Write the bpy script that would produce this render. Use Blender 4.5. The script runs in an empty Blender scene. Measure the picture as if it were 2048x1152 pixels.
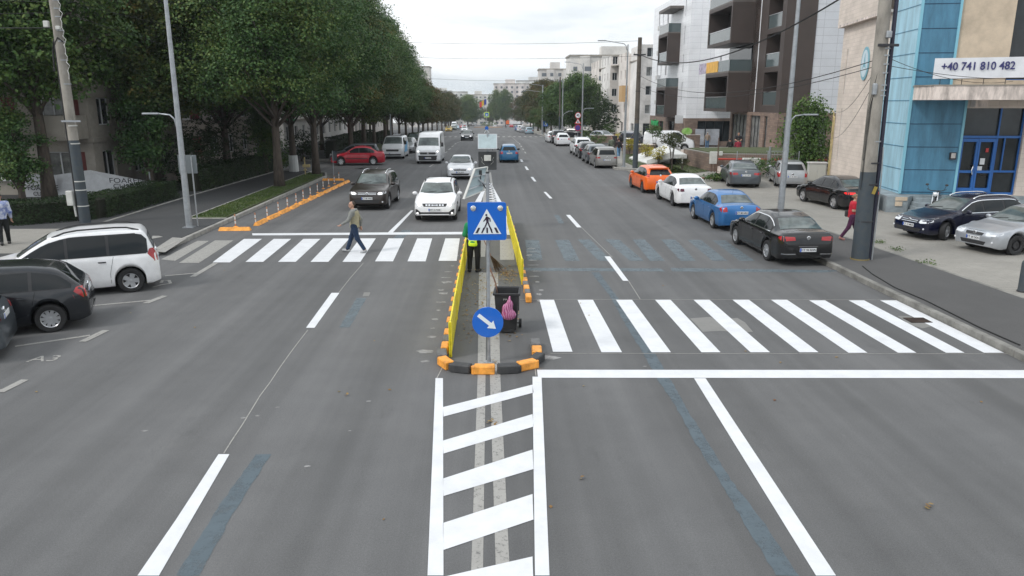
import bpy, bmesh, math, random
import numpy as np
from mathutils import Vector, Matrix, noise
from mathutils.bvhtree import BVHTree
R = math.radians
rnd = random.Random(7)
SC = bpy.context.scene
COL = SC.collection
# ------------------------------------------------------------------ camera
CAMH, FPX, PITCH, YAW = 4.95, 1500.0, R(13.9), R(1.45)
cam = bpy.data.cameras.new('camera'); camo = bpy.data.objects.new('camera', cam); COL.objects.link(camo)
cam.sensor_width = 36; cam.lens = FPX/2048*36; cam.clip_end = 4000; cam.clip_start = .1
camo.location = (0, 0, CAMH); camo.rotation_euler = (R(90)-PITCH, 0, -YAW)
SC.camera = camo
SC.render.resolution_x = 1024; SC.render.resolution_y = 576
# ------------------------------------------------------------------ world + sun
SUN_EL, SUN_AZ = 44, 242          # degrees; azimuth measured from +Y clockwise
w = bpy.data.worlds.new("World"); SC.world = w; w.use_nodes = True
nt = w.node_tree; nt.nodes.clear()
def N(nt, t, **kw):
    n = nt.nodes.new(t)
    for k, v in kw.items(): setattr(n, k, v)
    return n
out = N(nt, 'ShaderNodeOutputWorld'); bg = N(nt, 'ShaderNodeBackground'); bg.inputs[1].default_value = .14
sky = N(nt, 'ShaderNodeTexSky', sky_type='NISHITA', sun_disc=False)
sky.sun_elevation = R(SUN_EL); sky.sun_rotation = R(SUN_AZ); sky.air_density = 1.0; sky.dust_density = 2.0
tc = N(nt, 'ShaderNodeTexCoord'); mp = N(nt, 'ShaderNodeMapping'); mp.inputs['Scale'].default_value = (1, 1, 5.5)
ns = N(nt, 'ShaderNodeTexNoise'); ns.inputs['Scale'].default_value = 1.9; ns.inputs['Detail'].default_value = 7; ns.inputs['Roughness'].default_value = .52
ns.inputs['Distortion'].default_value = .35
cr = N(nt, 'ShaderNodeValToRGB')
cr.color_ramp.elements[0].position = .38; cr.color_ramp.elements[0].color = (4.2, 4.8, 5.3, 1)
cr.color_ramp.elements[1].position = .62; cr.color_ramp.elements[1].color = (8.5, 8.6, 8.7, 1)
e = cr.color_ramp.elements.new(.5); e.color = (6.9, 7.2, 7.4, 1)
mx = N(nt, 'ShaderNodeMix', data_type='RGBA'); mx.inputs[0].default_value = .95
# overcast domes are brighter overhead than at the horizon
sp = N(nt, 'ShaderNodeSeparateXYZ'); mr = N(nt, 'ShaderNodeMapRange')
mr.inputs[1].default_value = .08; mr.inputs[2].default_value = .8; mr.inputs[3].default_value = 1.0; mr.inputs[4].default_value = 1.3
ml = N(nt, 'ShaderNodeVectorMath', operation='SCALE')
L = nt.links.new
L(tc.outputs['Generated'], mp.inputs[0]); L(mp.outputs[0], ns.inputs[0]); L(ns.outputs['Fac'], cr.inputs[0])
L(tc.outputs['Generated'], sp.inputs[0]); L(sp.outputs[2], mr.inputs[0])
L(sky.outputs[0], mx.inputs[6]); L(cr.outputs[0], mx.inputs[7]); L(mx.outputs[2], ml.inputs[0]); L(mr.outputs[0], ml.inputs['Scale'])
L(ml.outputs[0], bg.inputs[0]); L(bg.outputs[0], out.inputs[0])
sl = bpy.data.lights.new('sun', 'SUN'); sl.energy = 1.5; sl.angle = R(12); sl.color = (1, .965, .92)
so = bpy.data.objects.new('sun', sl); COL.objects.link(so)
az, el = R(SUN_AZ), R(SUN_EL)
so.rotation_euler = Vector((math.sin(az)*math.cos(el), math.cos(az)*math.cos(el), math.sin(el))).to_track_quat('Z', 'Y').to_euler()
so.location = (0, -20, 40)
SC.view_settings.view_transform = 'Standard'; SC.view_settings.look = 'None'; SC.view_settings.exposure = .1; SC.view_settings.gamma = 1
# ------------------------------------------------------------------ pixel (of the 2048 px photo) -> world
_F = Vector((math.sin(YAW)*math.cos(PITCH), math.cos(YAW)*math.cos(PITCH), -math.sin(PITCH)))
_Rt = Vector((math.cos(YAW), -math.sin(YAW), 0)); _U = _Rt.cross(_F)
def ray(x, y): return _F + _Rt*((x-1024)/FPX) + _U*((576-y)/FPX)
def G(x, y, z=0.):
    d = ray(x, y); t = (z-CAMH)/d.z
    return Vector((d.x*t, d.y*t, z))
SLOPE, YS = .024, 95.     # beyond YS the road runs gently downhill
def gz(Y): return -SLOPE*max(0., Y-YS)
def G2(x, y):
    """ground point on the downhill stretch, z given relative to the local ground"""
    d = ray(x, y); t = (CAMH-SLOPE*YS)/(-d.z-SLOPE*d.y); return Vector((d.x*t, d.y*t, 0.))
def AY(x, y, Y):
    d = ray(x, y); t = Y/d.y
    return Vector((d.x*t, Y, CAMH+d.z*t))
# ------------------------------------------------------------------ materials
MATS = {}
def mat(name, col, rough=.6, metal=0., var=.0, vscale=3., bump=0., bscale=40., spec=.5, coat=0., emit=None, col2=None, stretch=None, trans=0.):
    if name in MATS: return MATS[name]
    m = bpy.data.materials.new(name); MATS[name] = m; m.use_nodes = True
    nt = m.node_tree; b = nt.nodes['Principled BSDF']; L = nt.links.new
    b.inputs['Base Color'].default_value = (*col, 1); b.inputs['Roughness'].default_value = rough
    b.inputs['Metallic'].default_value = metal; b.inputs['Specular IOR Level'].default_value = spec
    b.inputs['Coat Weight'].default_value = coat; b.inputs['Coat Roughness'].default_value = .04
    if emit: b.inputs['Emission Color'].default_value = (*emit[:3], 1); b.inputs['Emission Strength'].default_value = emit[3]
    if var or bump:
        tc = N(nt, 'ShaderNodeTexCoord'); src = tc.outputs['Object']
        if stretch:
            mp = N(nt, 'ShaderNodeMapping'); mp.inputs['Scale'].default_value = stretch; L(src, mp.inputs[0]); src = mp.outputs[0]
    if var:
        n1 = N(nt, 'ShaderNodeTexNoise'); n1.inputs['Scale'].default_value = vscale; n1.inputs['Detail'].default_value = 6; n1.inputs['Roughness'].default_value = .65
        L(src, n1.inputs[0]); r = N(nt, 'ShaderNodeValToRGB'); c2 = col2 or tuple(c*(1-var) for c in col); c1 = tuple(min(1, c*(1+var*.6)) for c in col) if not col2 else col
        r.color_ramp.elements[0].position = .32; r.color_ramp.elements[0].color = (*c2, 1)
        r.color_ramp.elements[1].position = .62; r.color_ramp.elements[1].color = (*c1, 1)
        L(n1.outputs['Fac'], r.inputs[0]); L(r.outputs[0], b.inputs['Base Color'])
    if bump:
        n2 = N(nt, 'ShaderNodeTexNoise'); n2.inputs['Scale'].default_value = bscale; n2.inputs['Detail'].default_value = 4
        L(src, n2.inputs[0]); bp = N(nt, 'ShaderNodeBump'); bp.inputs['Strength'].default_value = bump; bp.inputs['Distance'].default_value = .02
        L(n2.outputs['Fac'], bp.inputs['Height']); L(bp.outputs[0], b.inputs['Normal'])
    return m
def leafmat(name, cols, rough=.55, oscale=.35):
    """leaf colours: each leaf (mesh island) takes one of cols, plus a slow drift through the crown"""
    if name in MATS: return MATS[name]
    m = bpy.data.materials.new(name); MATS[name] = m; m.use_nodes = True
    nt = m.node_tree; b = nt.nodes['Principled BSDF']; L = nt.links.new
    g = N(nt, 'ShaderNodeNewGeometry'); r = N(nt, 'ShaderNodeValToRGB'); r.color_ramp.interpolation = 'LINEAR'
    oi = N(nt, 'ShaderNodeObjectInfo'); tc = N(nt, 'ShaderNodeTexCoord'); n1 = N(nt, 'ShaderNodeTexNoise'); n1.inputs['Scale'].default_value = oscale
    n1.inputs['Detail'].default_value = 3
    L(tc.outputs['Object'], n1.inputs[0])
    a = N(nt, 'ShaderNodeMath', operation='MULTIPLY_ADD'); a.inputs[1].default_value = .55
    s = N(nt, 'ShaderNodeMath', operation='MULTIPLY_ADD'); s.inputs[1].default_value = 1.5; s.inputs[2].default_value = -.52
    L(g.outputs['Random Per Island'], a.inputs[0]); L(n1.outputs['Fac'], s.inputs[0])
    s2 = N(nt, 'ShaderNodeMath', operation='MULTIPLY_ADD'); s2.inputs[1].default_value = .22; L(oi.outputs['Random'], s2.inputs[0]); L(s.outputs[0], s2.inputs[2])
    L(s2.outputs[0], a.inputs[2]); L(a.outputs[0], r.inputs[0])
    els = r.color_ramp.elements
    for i, c in enumerate(cols):
        e = els[i] if i < 2 else els.new(1.)
        e.position = 0
    for i, c in enumerate(cols): els[i].position = i/(len(cols)-1); els[i].color = (*c, 1)
    L(r.outputs[0], b.inputs['Base Color']); b.inputs['Roughness'].default_value = rough; b.inputs['Specular IOR Level'].default_value = .25
    tr = N(nt, 'ShaderNodeBsdfTranslucent'); L(r.outputs[0], tr.inputs[0]); ms = N(nt, 'ShaderNodeMixShader'); ms.inputs[0].default_value = .22
    o = nt.nodes['Material Output']; L(b.outputs[0], ms.inputs[1]); L(tr.outputs[0], ms.inputs[2]); L(ms.outputs[0], o.inputs[0])
    return m
def brickmat(name, c1, c2, mortar, bw, bh, ms=.012, rough=.8, axis='XZ', var=.5, offset=.5):
    """blocks / tiles laid in rows; coordinates are the object's own, u along the wall, v up"""
    if name in MATS: return MATS[name]
    m = bpy.data.materials.new(name); MATS[name] = m; m.use_nodes = True
    nt = m.node_tree; b = nt.nodes['Principled BSDF']; L = nt.links.new
    tc = N(nt, 'ShaderNodeTexCoord'); sp = N(nt, 'ShaderNodeSeparateXYZ'); cb = N(nt, 'ShaderNodeCombineXYZ'); L(tc.outputs['Object'], sp.inputs[0])
    ad = N(nt, 'ShaderNodeMath', operation='ADD'); L(sp.outputs[0], ad.inputs[0]); L(sp.outputs[1], ad.inputs[1]); L(ad.outputs[0], cb.inputs[0]); L(sp.outputs[2], cb.inputs[1])
    t = N(nt, 'ShaderNodeTexBrick'); L(cb.outputs[0], t.inputs['Vector']); t.offset = offset
    t.inputs['Color1'].default_value = (*c1, 1); t.inputs['Color2'].default_value = (*c2, 1); t.inputs['Mortar'].default_value = (*mortar, 1)
    t.inputs['Scale'].default_value = 1; t.inputs['Mortar Size'].default_value = ms; t.inputs['Brick Width'].default_value = bw; t.inputs['Row Height'].default_value = bh
    n = N(nt, 'ShaderNodeTexNoise'); n.inputs['Scale'].default_value = .9; n.inputs['Detail'].default_value = 8; L(tc.outputs['Object'], n.inputs[0])
    mr = N(nt, 'ShaderNodeMapRange'); mr.inputs[1].default_value = .3; mr.inputs[2].default_value = .7; mr.inputs[3].default_value = 1-var*.4; mr.inputs[4].default_value = 1.05
    L(n.outputs['Fac'], mr.inputs[0]); v = N(nt, 'ShaderNodeVectorMath', operation='SCALE'); L(t.outputs[0], v.inputs[0]); L(mr.outputs[0], v.inputs['Scale'])
    L(v.outputs[0], b.inputs['Base Color']); b.inputs['Roughness'].default_value = rough
    return m
# ------------------------------------------------------------------ mesh building
class MB:
    def __init__(s): s.v = []; s.f = []; s.m = []
    def add(s, vs, fs, mi=0):
        o = len(s.v); s.v += [tuple(p) for p in vs]; s.f += [tuple(o+i for i in f) for f in fs]; s.m += [mi]*len(fs); return s
    def box(s, c, d, rz=0., mi=0, taper=1., rx=0., ry=0.):
        """c centre, d full sizes, taper scales the top"""
        M = Matrix.Rotation(rz, 3, 'Z') @ Matrix.Rotation(ry, 3, 'Y') @ Matrix.Rotation(rx, 3, 'X')
        vs = []
        for z in (-.5, .5):
            k = taper if z > 0 else 1.
            for x, y in ((-.5, -.5), (.5, -.5), (.5, .5), (-.5, .5)):
                vs.append(Vector(c) + M @ Vector((x*d[0]*k, y*d[1]*k, z*d[2])))
        return s.add(vs, [(3, 2, 1, 0), (4, 5, 6, 7), (0, 1, 5, 4), (1, 2, 6, 5), (2, 3, 7, 6), (3, 0, 4, 7)], mi)
    def bb(s, x0, x1, y0, y1, z0, z1, mi=0): return s.box(((x0+x1)/2, (y0+y1)/2, (z0+z1)/2), (abs(x1-x0), abs(y1-y0), abs(z1-z0)), mi=mi)
    def bevbox(s, c, d, b=.02, rz=0., mi=0, M=None):
        """box with chamfered edges"""
        M = (M or Matrix.Rotation(rz, 3, 'Z')); vs = []; idx = {}
        hx, hy, hz = d[0]/2, d[1]/2, d[2]/2
        for sx in (-1, 1):
            for sy in (-1, 1):
                for sz in (-1, 1):
                    for a in range(3):
                        p = [sx*(hx-b), sy*(hy-b), sz*(hz-b)]; p[a] = (sx*hx, sy*hy, sz*hz)[a]
                        idx[(sx, sy, sz, a)] = len(vs); vs.append(Vector(c)+M@Vector(p))
        fs = []
        q = [(-1, -1), (1, -1), (1, 1), (-1, 1)]
        for a in range(3):
            for sg in (-1, 1):
                f = []
                for u, v in q:
                    k = [0, 0, 0]; k[a] = sg; k[(a+1) % 3] = u; k[(a+2) % 3] = v; f.append(idx[(*k, a)])
                fs.append(f if sg > 0 else f[::-1])
        for a in range(3):      # edge chamfers along axis a
            b1, b2 = (a+1) % 3, (a+2) % 3
            for u, v in q:
                lo = [0, 0, 0]; hi = [0, 0, 0]; lo[a] = -1; hi[a] = 1
                for k in (lo, hi): k[b1] = u; k[b2] = v
                f = [idx[(*lo, b1)], idx[(*hi, b1)], idx[(*hi, b2)], idx[(*lo, b2)]]
                fs.append(f if u*v < 0 else f[::-1])
        for sx in (-1, 1):
            for sy in (-1, 1):
                for sz in (-1, 1):
                    f = [idx[(sx, sy, sz, 0)], idx[(sx, sy, sz, 1)], idx[(sx, sy, sz, 2)]]
                    fs.append(f if sx*sy*sz > 0 else f[::-1])
        return s.add(vs, fs, mi)
    def cyl(s, p0, p1, r0, r1=None, n=12, mi=0, cap=True):
        r1 = r0 if r1 is None else r1; p0 = Vector(p0); p1 = Vector(p1); ax = (p1-p0).normalized()
        a = ax.orthogonal().normalized(); b = ax.cross(a); vs = []
        for p, r in ((p0, r0), (p1, r1)):
            for i in range(n):
                t = 2*math.pi*i/n; vs.append(p + a*math.cos(t)*r + b*math.sin(t)*r)
        fs = [(i, (i+1) % n, n+(i+1) % n, n+i) for i in range(n)]
        if cap: fs += [tuple(range(n))[::-1], tuple(range(n, 2*n))]
        return s.add(vs, fs, mi)
    def tube(s, pts, r, n=8, mi=0):
        pts = [Vector(p) for p in pts]; k = len(pts); rs = r if isinstance(r, (list, tuple)) else [r]*k
        up = Vector((0, 0, 1)); vs = []; a = None
        for i, p in enumerate(pts):
            d = (pts[min(i+1, k-1)]-pts[max(i-1, 0)]).normalized()
            if a is None: a = d.orthogonal().normalized()
            else:
                a = (a - d*a.dot(d)); a = a.normalized() if a.length > 1e-6 else d.orthogonal().normalized()
            b = d.cross(a)
            for j in range(n):
                t = 2*math.pi*j/n; vs.append(p + a*math.cos(t)*rs[i] + b*math.sin(t)*rs[i])
        fs = [(i*n+j, i*n+(j+1) % n, (i+1)*n+(j+1) % n, (i+1)*n+j) for i in range(k-1) for j in range(n)]
        fs += [tuple(range(n))[::-1], tuple(range((k-1)*n, k*n))]
        return s.add(vs, fs, mi)
    def lathe(s, prof, c=(0, 0, 0), axis='Z', n=24, mi=0):
        vs = []; k = len(prof); c = Vector(c)
        for r, h in prof:
            for j in range(n):
                t = 2*math.pi*j/n; x, y = r*math.cos(t), r*math.sin(t)
                vs.append(c + Vector({'Z': (x, y, h), 'X': (h, x, y), 'Y': (y, h, x)}[axis]))
        fs = [(i*n+j, i*n+(j+1) % n, (i+1)*n+(j+1) % n, (i+1)*n+j) for i in range(k-1) for j in range(n)]
        return s.add(vs, fs, mi)
    def prism(s, poly, z0, z1, mi=0):
        n = len(poly)
        ar = sum(poly[i][0]*poly[(i+1) % n][1]-poly[(i+1) % n][0]*poly[i][1] for i in range(n))
        if ar < 0: poly = poly[::-1]
        vs = [(p[0], p[1], z0) for p in poly]+[(p[0], p[1], z1) for p in poly]
        return s.add(vs, [tuple(range(n))[::-1], tuple(range(n, 2*n))]+[(i, (i+1) % n, n+(i+1) % n, n+i) for i in range(n)], mi)
    def plate(s, poly, M, t0, t1, mi=0):
        """polygon given in a plane (u, v) extruded along w from t0 to t1; M maps (u, v, w) to the object"""
        n = len(poly); ar = sum(poly[i][0]*poly[(i+1) % n][1]-poly[(i+1) % n][0]*poly[i][1] for i in range(n))
        if ar < 0: poly = poly[::-1]
        vs = [M @ Vector((p[0], p[1], t0)) for p in poly]+[M @ Vector((p[0], p[1], t1)) for p in poly]
        return s.add(vs, [tuple(range(n))[::-1], tuple(range(n, 2*n))]+[(i, (i+1) % n, n+(i+1) % n, n+i) for i in range(n)], mi)
    def ell(s, c, r, n=12, m=8, mi=0, rz=0.):
        M = Matrix.Rotation(rz, 3, 'Z'); vs = []
        for i in range(m+1):
            ph = math.pi*i/m
            for j in range(n):
                t = 2*math.pi*j/n; vs.append(Vector(c)+M@Vector((r[0]*math.sin(ph)*math.cos(t), r[1]*math.sin(ph)*math.sin(t), r[2]*math.cos(ph))))
        return s.add(vs, [(i*n+j, (i+1)*n+j, (i+1)*n+(j+1) % n, i*n+(j+1) % n) for i in range(m) for j in range(n)], mi)
    def build(s, name, mats, parent=None, smooth=False, loc=None, rz=None, kind=None):
        me = bpy.data.meshes.new(name); me.from_pydata(s.v, [], s.f)
        if not isinstance(mats, (list, tuple)): mats = [mats]
        for m in mats: me.materials.append(m)
        if len(mats) > 1: me.polygons.foreach_set('material_index', s.m)
        if smooth:
            me.polygons.foreach_set('use_smooth', [True]*len(s.f))
            if smooth is not True: me.set_sharp_from_angle(angle=R(smooth))
        me.update(); o = bpy.data.objects.new(name, me); COL.objects.link(o)
        if parent: o.parent = parent
        if loc: o.location = loc
        if rz is not None: o.rotation_euler.z = rz
        if kind: o['kind'] = kind
        return o
def tag(o, label, cat, group=None):
    o['label'] = label; o['category'] = cat
    if group: o['group'] = group
    return o
def empty(name, label, cat, loc=(0, 0, 0), rz=0., group=None):
    o = bpy.data.objects.new(name, None); COL.objects.link(o); o.location = loc; o.rotation_euler = (0, 0, rz); o.empty_display_size = .2
    return tag(o, label, cat, group)
def copy_tree(o, parent=None):
    c = o.copy(); COL.objects.link(c); c.parent = parent
    for ch in list(o.children): copy_tree(ch, c)
    return c
def text(s, size, name, m, parent=None, M=None, depth=.003, align='CENTER', bold=0., sx=1.):
    """lettering as a thin solid mesh; M places the (u right, v up, w out) plane"""
    cu = bpy.data.curves.new(name, 'FONT'); cu.body = s; cu.size = size; cu.extrude = depth; cu.align_x = align; cu.align_y = 'CENTER'; cu.offset = bold; cu.resolution_u = 3
    t = bpy.data.objects.new(name, cu); me = bpy.data.meshes.new_from_object(t, depsgraph=bpy.context.evaluated_depsgraph_get())
    bpy.data.objects.remove(t); bpy.data.curves.remove(cu)
    T = Matrix.Diagonal((sx, 1, 1, 1))
    me.transform((M @ T) if M else T); me.materials.clear(); me.materials.append(m)
    o = bpy.data.objects.new(name, me); COL.objects.link(o)
    if parent: o.parent = parent
    return o
def frame(o, u, v):
    """4x4 from origin and two directions"""
    u = Vector(u).normalized(); v = Vector(v).normalized(); w = u.cross(v)
    return Matrix(((u.x, v.x, w.x, o[0]), (u.y, v.y, w.y, o[1]), (u.z, v.z, w.z, o[2]), (0, 0, 0, 1)))
def interp(pts, x):
    if x <= pts[0][0]: return pts[0][1]
    for (a, b), (c, d) in zip(pts, pts[1:]):
        if x <= c:
            return b if c == a else b+(d-b)*(x-a)/(c-a)
    return pts[-1][1]
def smoothprof(pts, L, n=160, it=3):
    xs = np.linspace(0, L, n); zs = np.array([interp(pts, x) for x in xs])
    for _ in range(it):
        z2 = zs.copy(); z2[1:-1] = .25*zs[:-2]+.5*zs[1:-1]+.25*zs[2:]; zs = z2
    return lambda x: float(np.interp(x, xs, zs))
WHITE = (.8, .8, .8)
# ================================================================== CARS
M_TYRE = mat('tyre_rubber', (.018, .018, .019), .8, var=.25, vscale=8)
M_GLASS = mat('car_glass', (.010, .013, .015), .05, spec=.32)
M_GLASS2 = mat('car_windscreen', (.12, .145, .14), .05, spec=.6, var=.5, vscale=1.3, col2=(.028, .034, .035))  # pale mottled base colour stands in for sky reflection and the interior
M_TRIM = mat('black_plastic_trim', (.022, .022, .024), .55, var=.2, vscale=6)
M_UNDER = mat('underbody_black', (.008, .008, .008), .9)
M_ALU = mat('alloy_rim', (.55, .56, .58), .3, .75, var=.12, vscale=9)
M_ALUD = mat('dark_alloy_rim', (.1, .1, .11), .35, .6)
M_CHROME = mat('chrome_trim', (.75, .76, .78), .15, .95)
M_LAMP = mat('headlamp_lens', (.72, .74, .76), .12, .1, spec=.8, coat=.5)
M_LIT = mat('headlamp_lit', (.9, .9, .95), .2, emit=(1., .96, .92, 1.7))
M_RED = mat('tail_lamp_red', (.36, .012, .015), .15, coat=.6, var=.3, vscale=5)
M_REDLIT = mat('tail_lamp_lit', (.6, .01, .01), .2, emit=(1, .03, .03, .8))
M_PLATE = mat('plate_white', (.74, .75, .76), .4)
M_PBLUE = mat('plate_blue', (.02, .09, .45), .4)
M_INK = mat('plate_ink', (.01, .01, .012), .5)
def paint(name, col, metal=.0, rough=.32): return mat('paint_'+name, col, rough, metal, spec=.4, coat=.6, var=.08, vscale=2.5)
PROF = {  # centre-line profile (x from the nose, z), beltline, main sizes
 'sedan': dict(L=4.6, W=1.8, H=1.46, belt=.93, cowl=1.22, rf=2.06, re=3.42, back=4.05, wf=.86, wr=3.6, wra=.325, rw=.56,
   p=[(0, .56), (.05, .70), (.2, .76), (.7, .86), (1.22, .95), (1.6, 1.19), (2.06, 1.41), (2.55, 1.46), (3.0, 1.44), (3.42, 1.35), (3.8, 1.15), (4.05, 1.045), (4.35, 1.03), (4.52, 1.0), (4.57, .9), (4.6, .7)]),
 'hatch': dict(L=4.2, W=1.78, H=1.48, belt=.93, cowl=1.1, rf=1.86, re=3.55, back=4.05, wf=.84, wr=3.42, wra=.315, rw=.57,
   p=[(0, .56), (.05, .70), (.2, .77), (.6, .88), (1.1, .98), (1.5, 1.22), (1.86, 1.42), (2.4, 1.48), (3.1, 1.45), (3.55, 1.38), (3.72, 1.3), (4.03, 1.02), (4.12, .96), (4.17, .8), (4.2, .6)]),
 'supermini': dict(L=3.95, W=1.66, H=1.49, belt=.93, cowl=.98, rf=1.72, re=3.4, back=3.84, wf=.76, wr=3.22, wra=.3, rw=.54,
   p=[(0, .56), (.05, .71), (.2, .78), (.5, .88), (.98, .99), (1.35, 1.22), (1.72, 1.42), (2.2, 1.49), (3.0, 1.46), (3.4, 1.4), (3.55, 1.32), (3.82, 1.0), (3.9, .92), (3.93, .8), (3.95, .6)]),
 'suv': dict(L=4.45, W=1.82, H=1.68, belt=1.05, cowl=1.12, rf=1.86, re=3.85, back=4.3, wf=.88, wr=3.5, wra=.36, rw=.6,
   p=[(0, .62), (.05, .84), (.16, .93), (.6, 1.02), (1.12, 1.1), (1.5, 1.36), (1.86, 1.58), (2.4, 1.67), (3.2, 1.66), (3.85, 1.58), (4.02, 1.47), (4.28, 1.14), (4.38, 1.05), (4.43, .85), (4.45, .62)]),
 'mpv': dict(L=4.4, W=1.77, H=1.69, belt=1.0, cowl=1.04, rf=1.86, re=4.08, back=4.3, wf=.85, wr=3.66, wra=.325, rw=.62,
   p=[(0, .6), (.05, .78), (.18, .85), (.55, .94), (1.04, 1.05), (1.45, 1.33), (1.86, 1.56), (2.5, 1.67), (3.4, 1.69), (4.0, 1.65), (4.12, 1.58), (4.3, 1.1), (4.36, .98), (4.39, .8), (4.4, .6)]),
 'estate': dict(L=4.68, W=1.76, H=1.5, belt=.93, cowl=1.3, rf=2.12, re=4.1, back=4.5, wf=.9, wr=3.62, wra=.325, rw=.58,
   p=[(0, .56), (.05, .7), (.2, .76), (.7, .87), (1.3, .97), (1.7, 1.2), (2.12, 1.42), (2.7, 1.49), (3.5, 1.49), (4.1, 1.44), (4.22, 1.36), (4.5, 1.04), (4.6, .96), (4.65, .8), (4.68, .6)]),
 'van': dict(L=4.97, W=1.98, H=1.97, belt=1.2, cowl=.72, rf=1.5, re=4.75, back=4.9, wf=.92, wr=3.85, wra=.34, rw=.8,
   p=[(0, .66), (.05, .92), (.14, 1.02), (.4, 1.13), (.72, 1.25), (1.1, 1.62), (1.5, 1.88), (1.85, 1.95), (2.6, 1.97), (4.5, 1.95), (4.78, 1.9), (4.9, 1.75), (4.96, 1.0), (4.97, .6)]),
 'bigvan': dict(L=5.4, W=2.05, H=2.5, belt=1.32, cowl=.66, rf=1.42, re=5.2, back=5.36, wf=.92, wr=4.0, wra=.35, rw=.88,
   p=[(0, .72), (.04, 1.02), (.12, 1.14), (.35, 1.26), (.66, 1.38), (1.0, 1.74), (1.42, 2.1), (1.75, 2.36), (2.1, 2.48), (3.2, 2.5), (5.1, 2.5), (5.25, 2.44), (5.36, 2.3), (5.4, 1.0), (5.4, .6)]),
}
def mirror_curve(f): return f
def make_car(kind, pm, name, label, cat='car', group=None, lod=0, front=None, rear=None, rim=None, rimn=7, plate=None, rails=None, roofmat=None, trim=False,
             lit=False, tail_lit=False, cladding=False, chromeline=False, antenna=False, glass=None, panes=3, ws=None, steel=False, steer=0., tailmat=None, sx=1., lights='high', topsign=None, grillemat=None):
    S = PROF[kind]; Lc, W, H = S['L'], S['W'], S['H']; hw = W/2; belt = S['belt']; zt_f = smoothprof(S['p'], Lc)
    rim = rim or M_ALU; glass = glass or M_GLASS; ws = ws or M_GLASS2
    root = empty(name, label, cat, group=group); root['spec'] = kind
    box_like = kind in ('van', 'bigvan')
    wr_, ra = S['wra'], S['wra']+.055
    sill = .2 if kind not in ('suv',) else .26
    # stations
    step = .11 if lod else .07
    xs = set(np.round(np.arange(.12, Lc-.1, step), 3).tolist()) | {0., .015, .04, .08, Lc-.08, Lc-.04, Lc-.015, Lc}
    for xw in (S['wf'], S['wr']):
        xs = {x for x in xs if abs(x-xw) > ra*1.03 or False}
        for k in ((1.002, 1., .97, .9, .78, .6, .4, .2, 0) if not lod else (1.002, 1., .85, .5, 0)):
            xs |= {round(xw-ra*k, 4), round(xw+ra*k, 4)}
    xs = sorted(xs); rc = .3 if not box_like else .27
    def halfw(x):
        d = min(x, Lc-x); cr = rc; w_ = hw
        if d < cr: w_ -= (cr*.62)*(1-math.sqrt(max(0, 1-(1-d/cr)**2)))
        u = abs(2*x/Lc-1); return w_ - .045*u**3*(0 if box_like else 1)
    def section(x):
        w_ = halfw(x); zt = zt_f(x); d = min(x, Lc-x)
        zl = sill + .07*max(0, 1-d/.25)
        inarch = False
        for xw in (S['wf'], S['wr']):
            if abs(x-xw) <= ra+1e-4:
                zl = max(zl, wr_ + math.sqrt(max(0, ra*ra-(x-xw)**2))); inarch = True
        flare = 0.
        for xw in (S['wf'], S['wr']): flare = max(flare, .018*max(0, 1-((x-xw)/(ra*1.35))**2))
        bl = min(belt, zt-.035)
        gh = max(0., zt-bl); full = H-belt
        k = min(1., gh/full)
        yb = w_*.955
        yr = yb-.03 + (S['rw']*W/1.8*1.08 - (yb-.03))*(k**.8) if not box_like else yb-.02+(S['rw']-yb+.02)*k
        yr = min(yr, w_*.93); rz = min(.07, gh*.45)
        zs = [zl, zl+.05, max(.42, zl+.08), max(.62, zl+.11), max(bl-.09, zl+.14), max(bl-.02, zl+.16), bl if bl > zl+.17 else zl+.18]
        ys = [w_*.93, w_*.975+flare, w_*1.+flare, w_*.995+flare, w_*.985+flare*.5, w_*.965, yb]
        pts = [(0., zl)] + [(w_*.6, zl)] + list(zip(ys, zs))
        z0 = pts[-1][1]; ztop = max(zt, z0+.01)
        for t in (.25, .5, .75, 1.):
            pts.append((yb+(yr-yb)*t + .012*math.sin(math.pi*t)*k, z0+(ztop-rz-z0)*t))
        pts += [(yr-.025-.02*k, ztop-rz*.45), (yr-.09, ztop-rz*.12), (yr*.72, ztop+.004), (yr*.38, ztop+.012), (0, ztop+.016)]
        return pts
    secs = [section(x) for x in xs]; npt = len(secs[0])
    mb = MB(); vs = []; ring = 2*npt-2
    for x, sc in zip(xs, secs):
        vs += [(y, x-Lc/2, z) for y, z in sc] + [(-y, x-Lc/2, z) for y, z in sc[-2:0:-1]]
    fs = []; 
    for i in range(len(xs)-1):
        for j in range(ring):
            fs.append((i*ring+j, (i+1)*ring+j, (i+1)*ring+(j+1) % ring, i*ring+(j+1) % ring))
    fs.append(tuple(range(ring))); fs.append(tuple(range((len(xs)-1)*ring, len(xs)*ring))[::-1])
    mb.add(vs, fs)
    body = mb.build('body', pm, root, smooth=50)
    if roofmat:
        body.data.materials.append(roofmat)
        for p in body.data.polygons:
            c = p.center
            if c.z > belt+.3 and p.normal.z > .7: p.material_index = 1
    bvh = BVHTree.FromPolygons([Vector(v) for v in vs], fs)
    def cast(p, d, off):
        h = bvh.ray_cast(Vector(p)-Vector(d)*3, Vector(d))
        return None if h[0] is None else h[0] - Vector(d)*off
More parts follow.
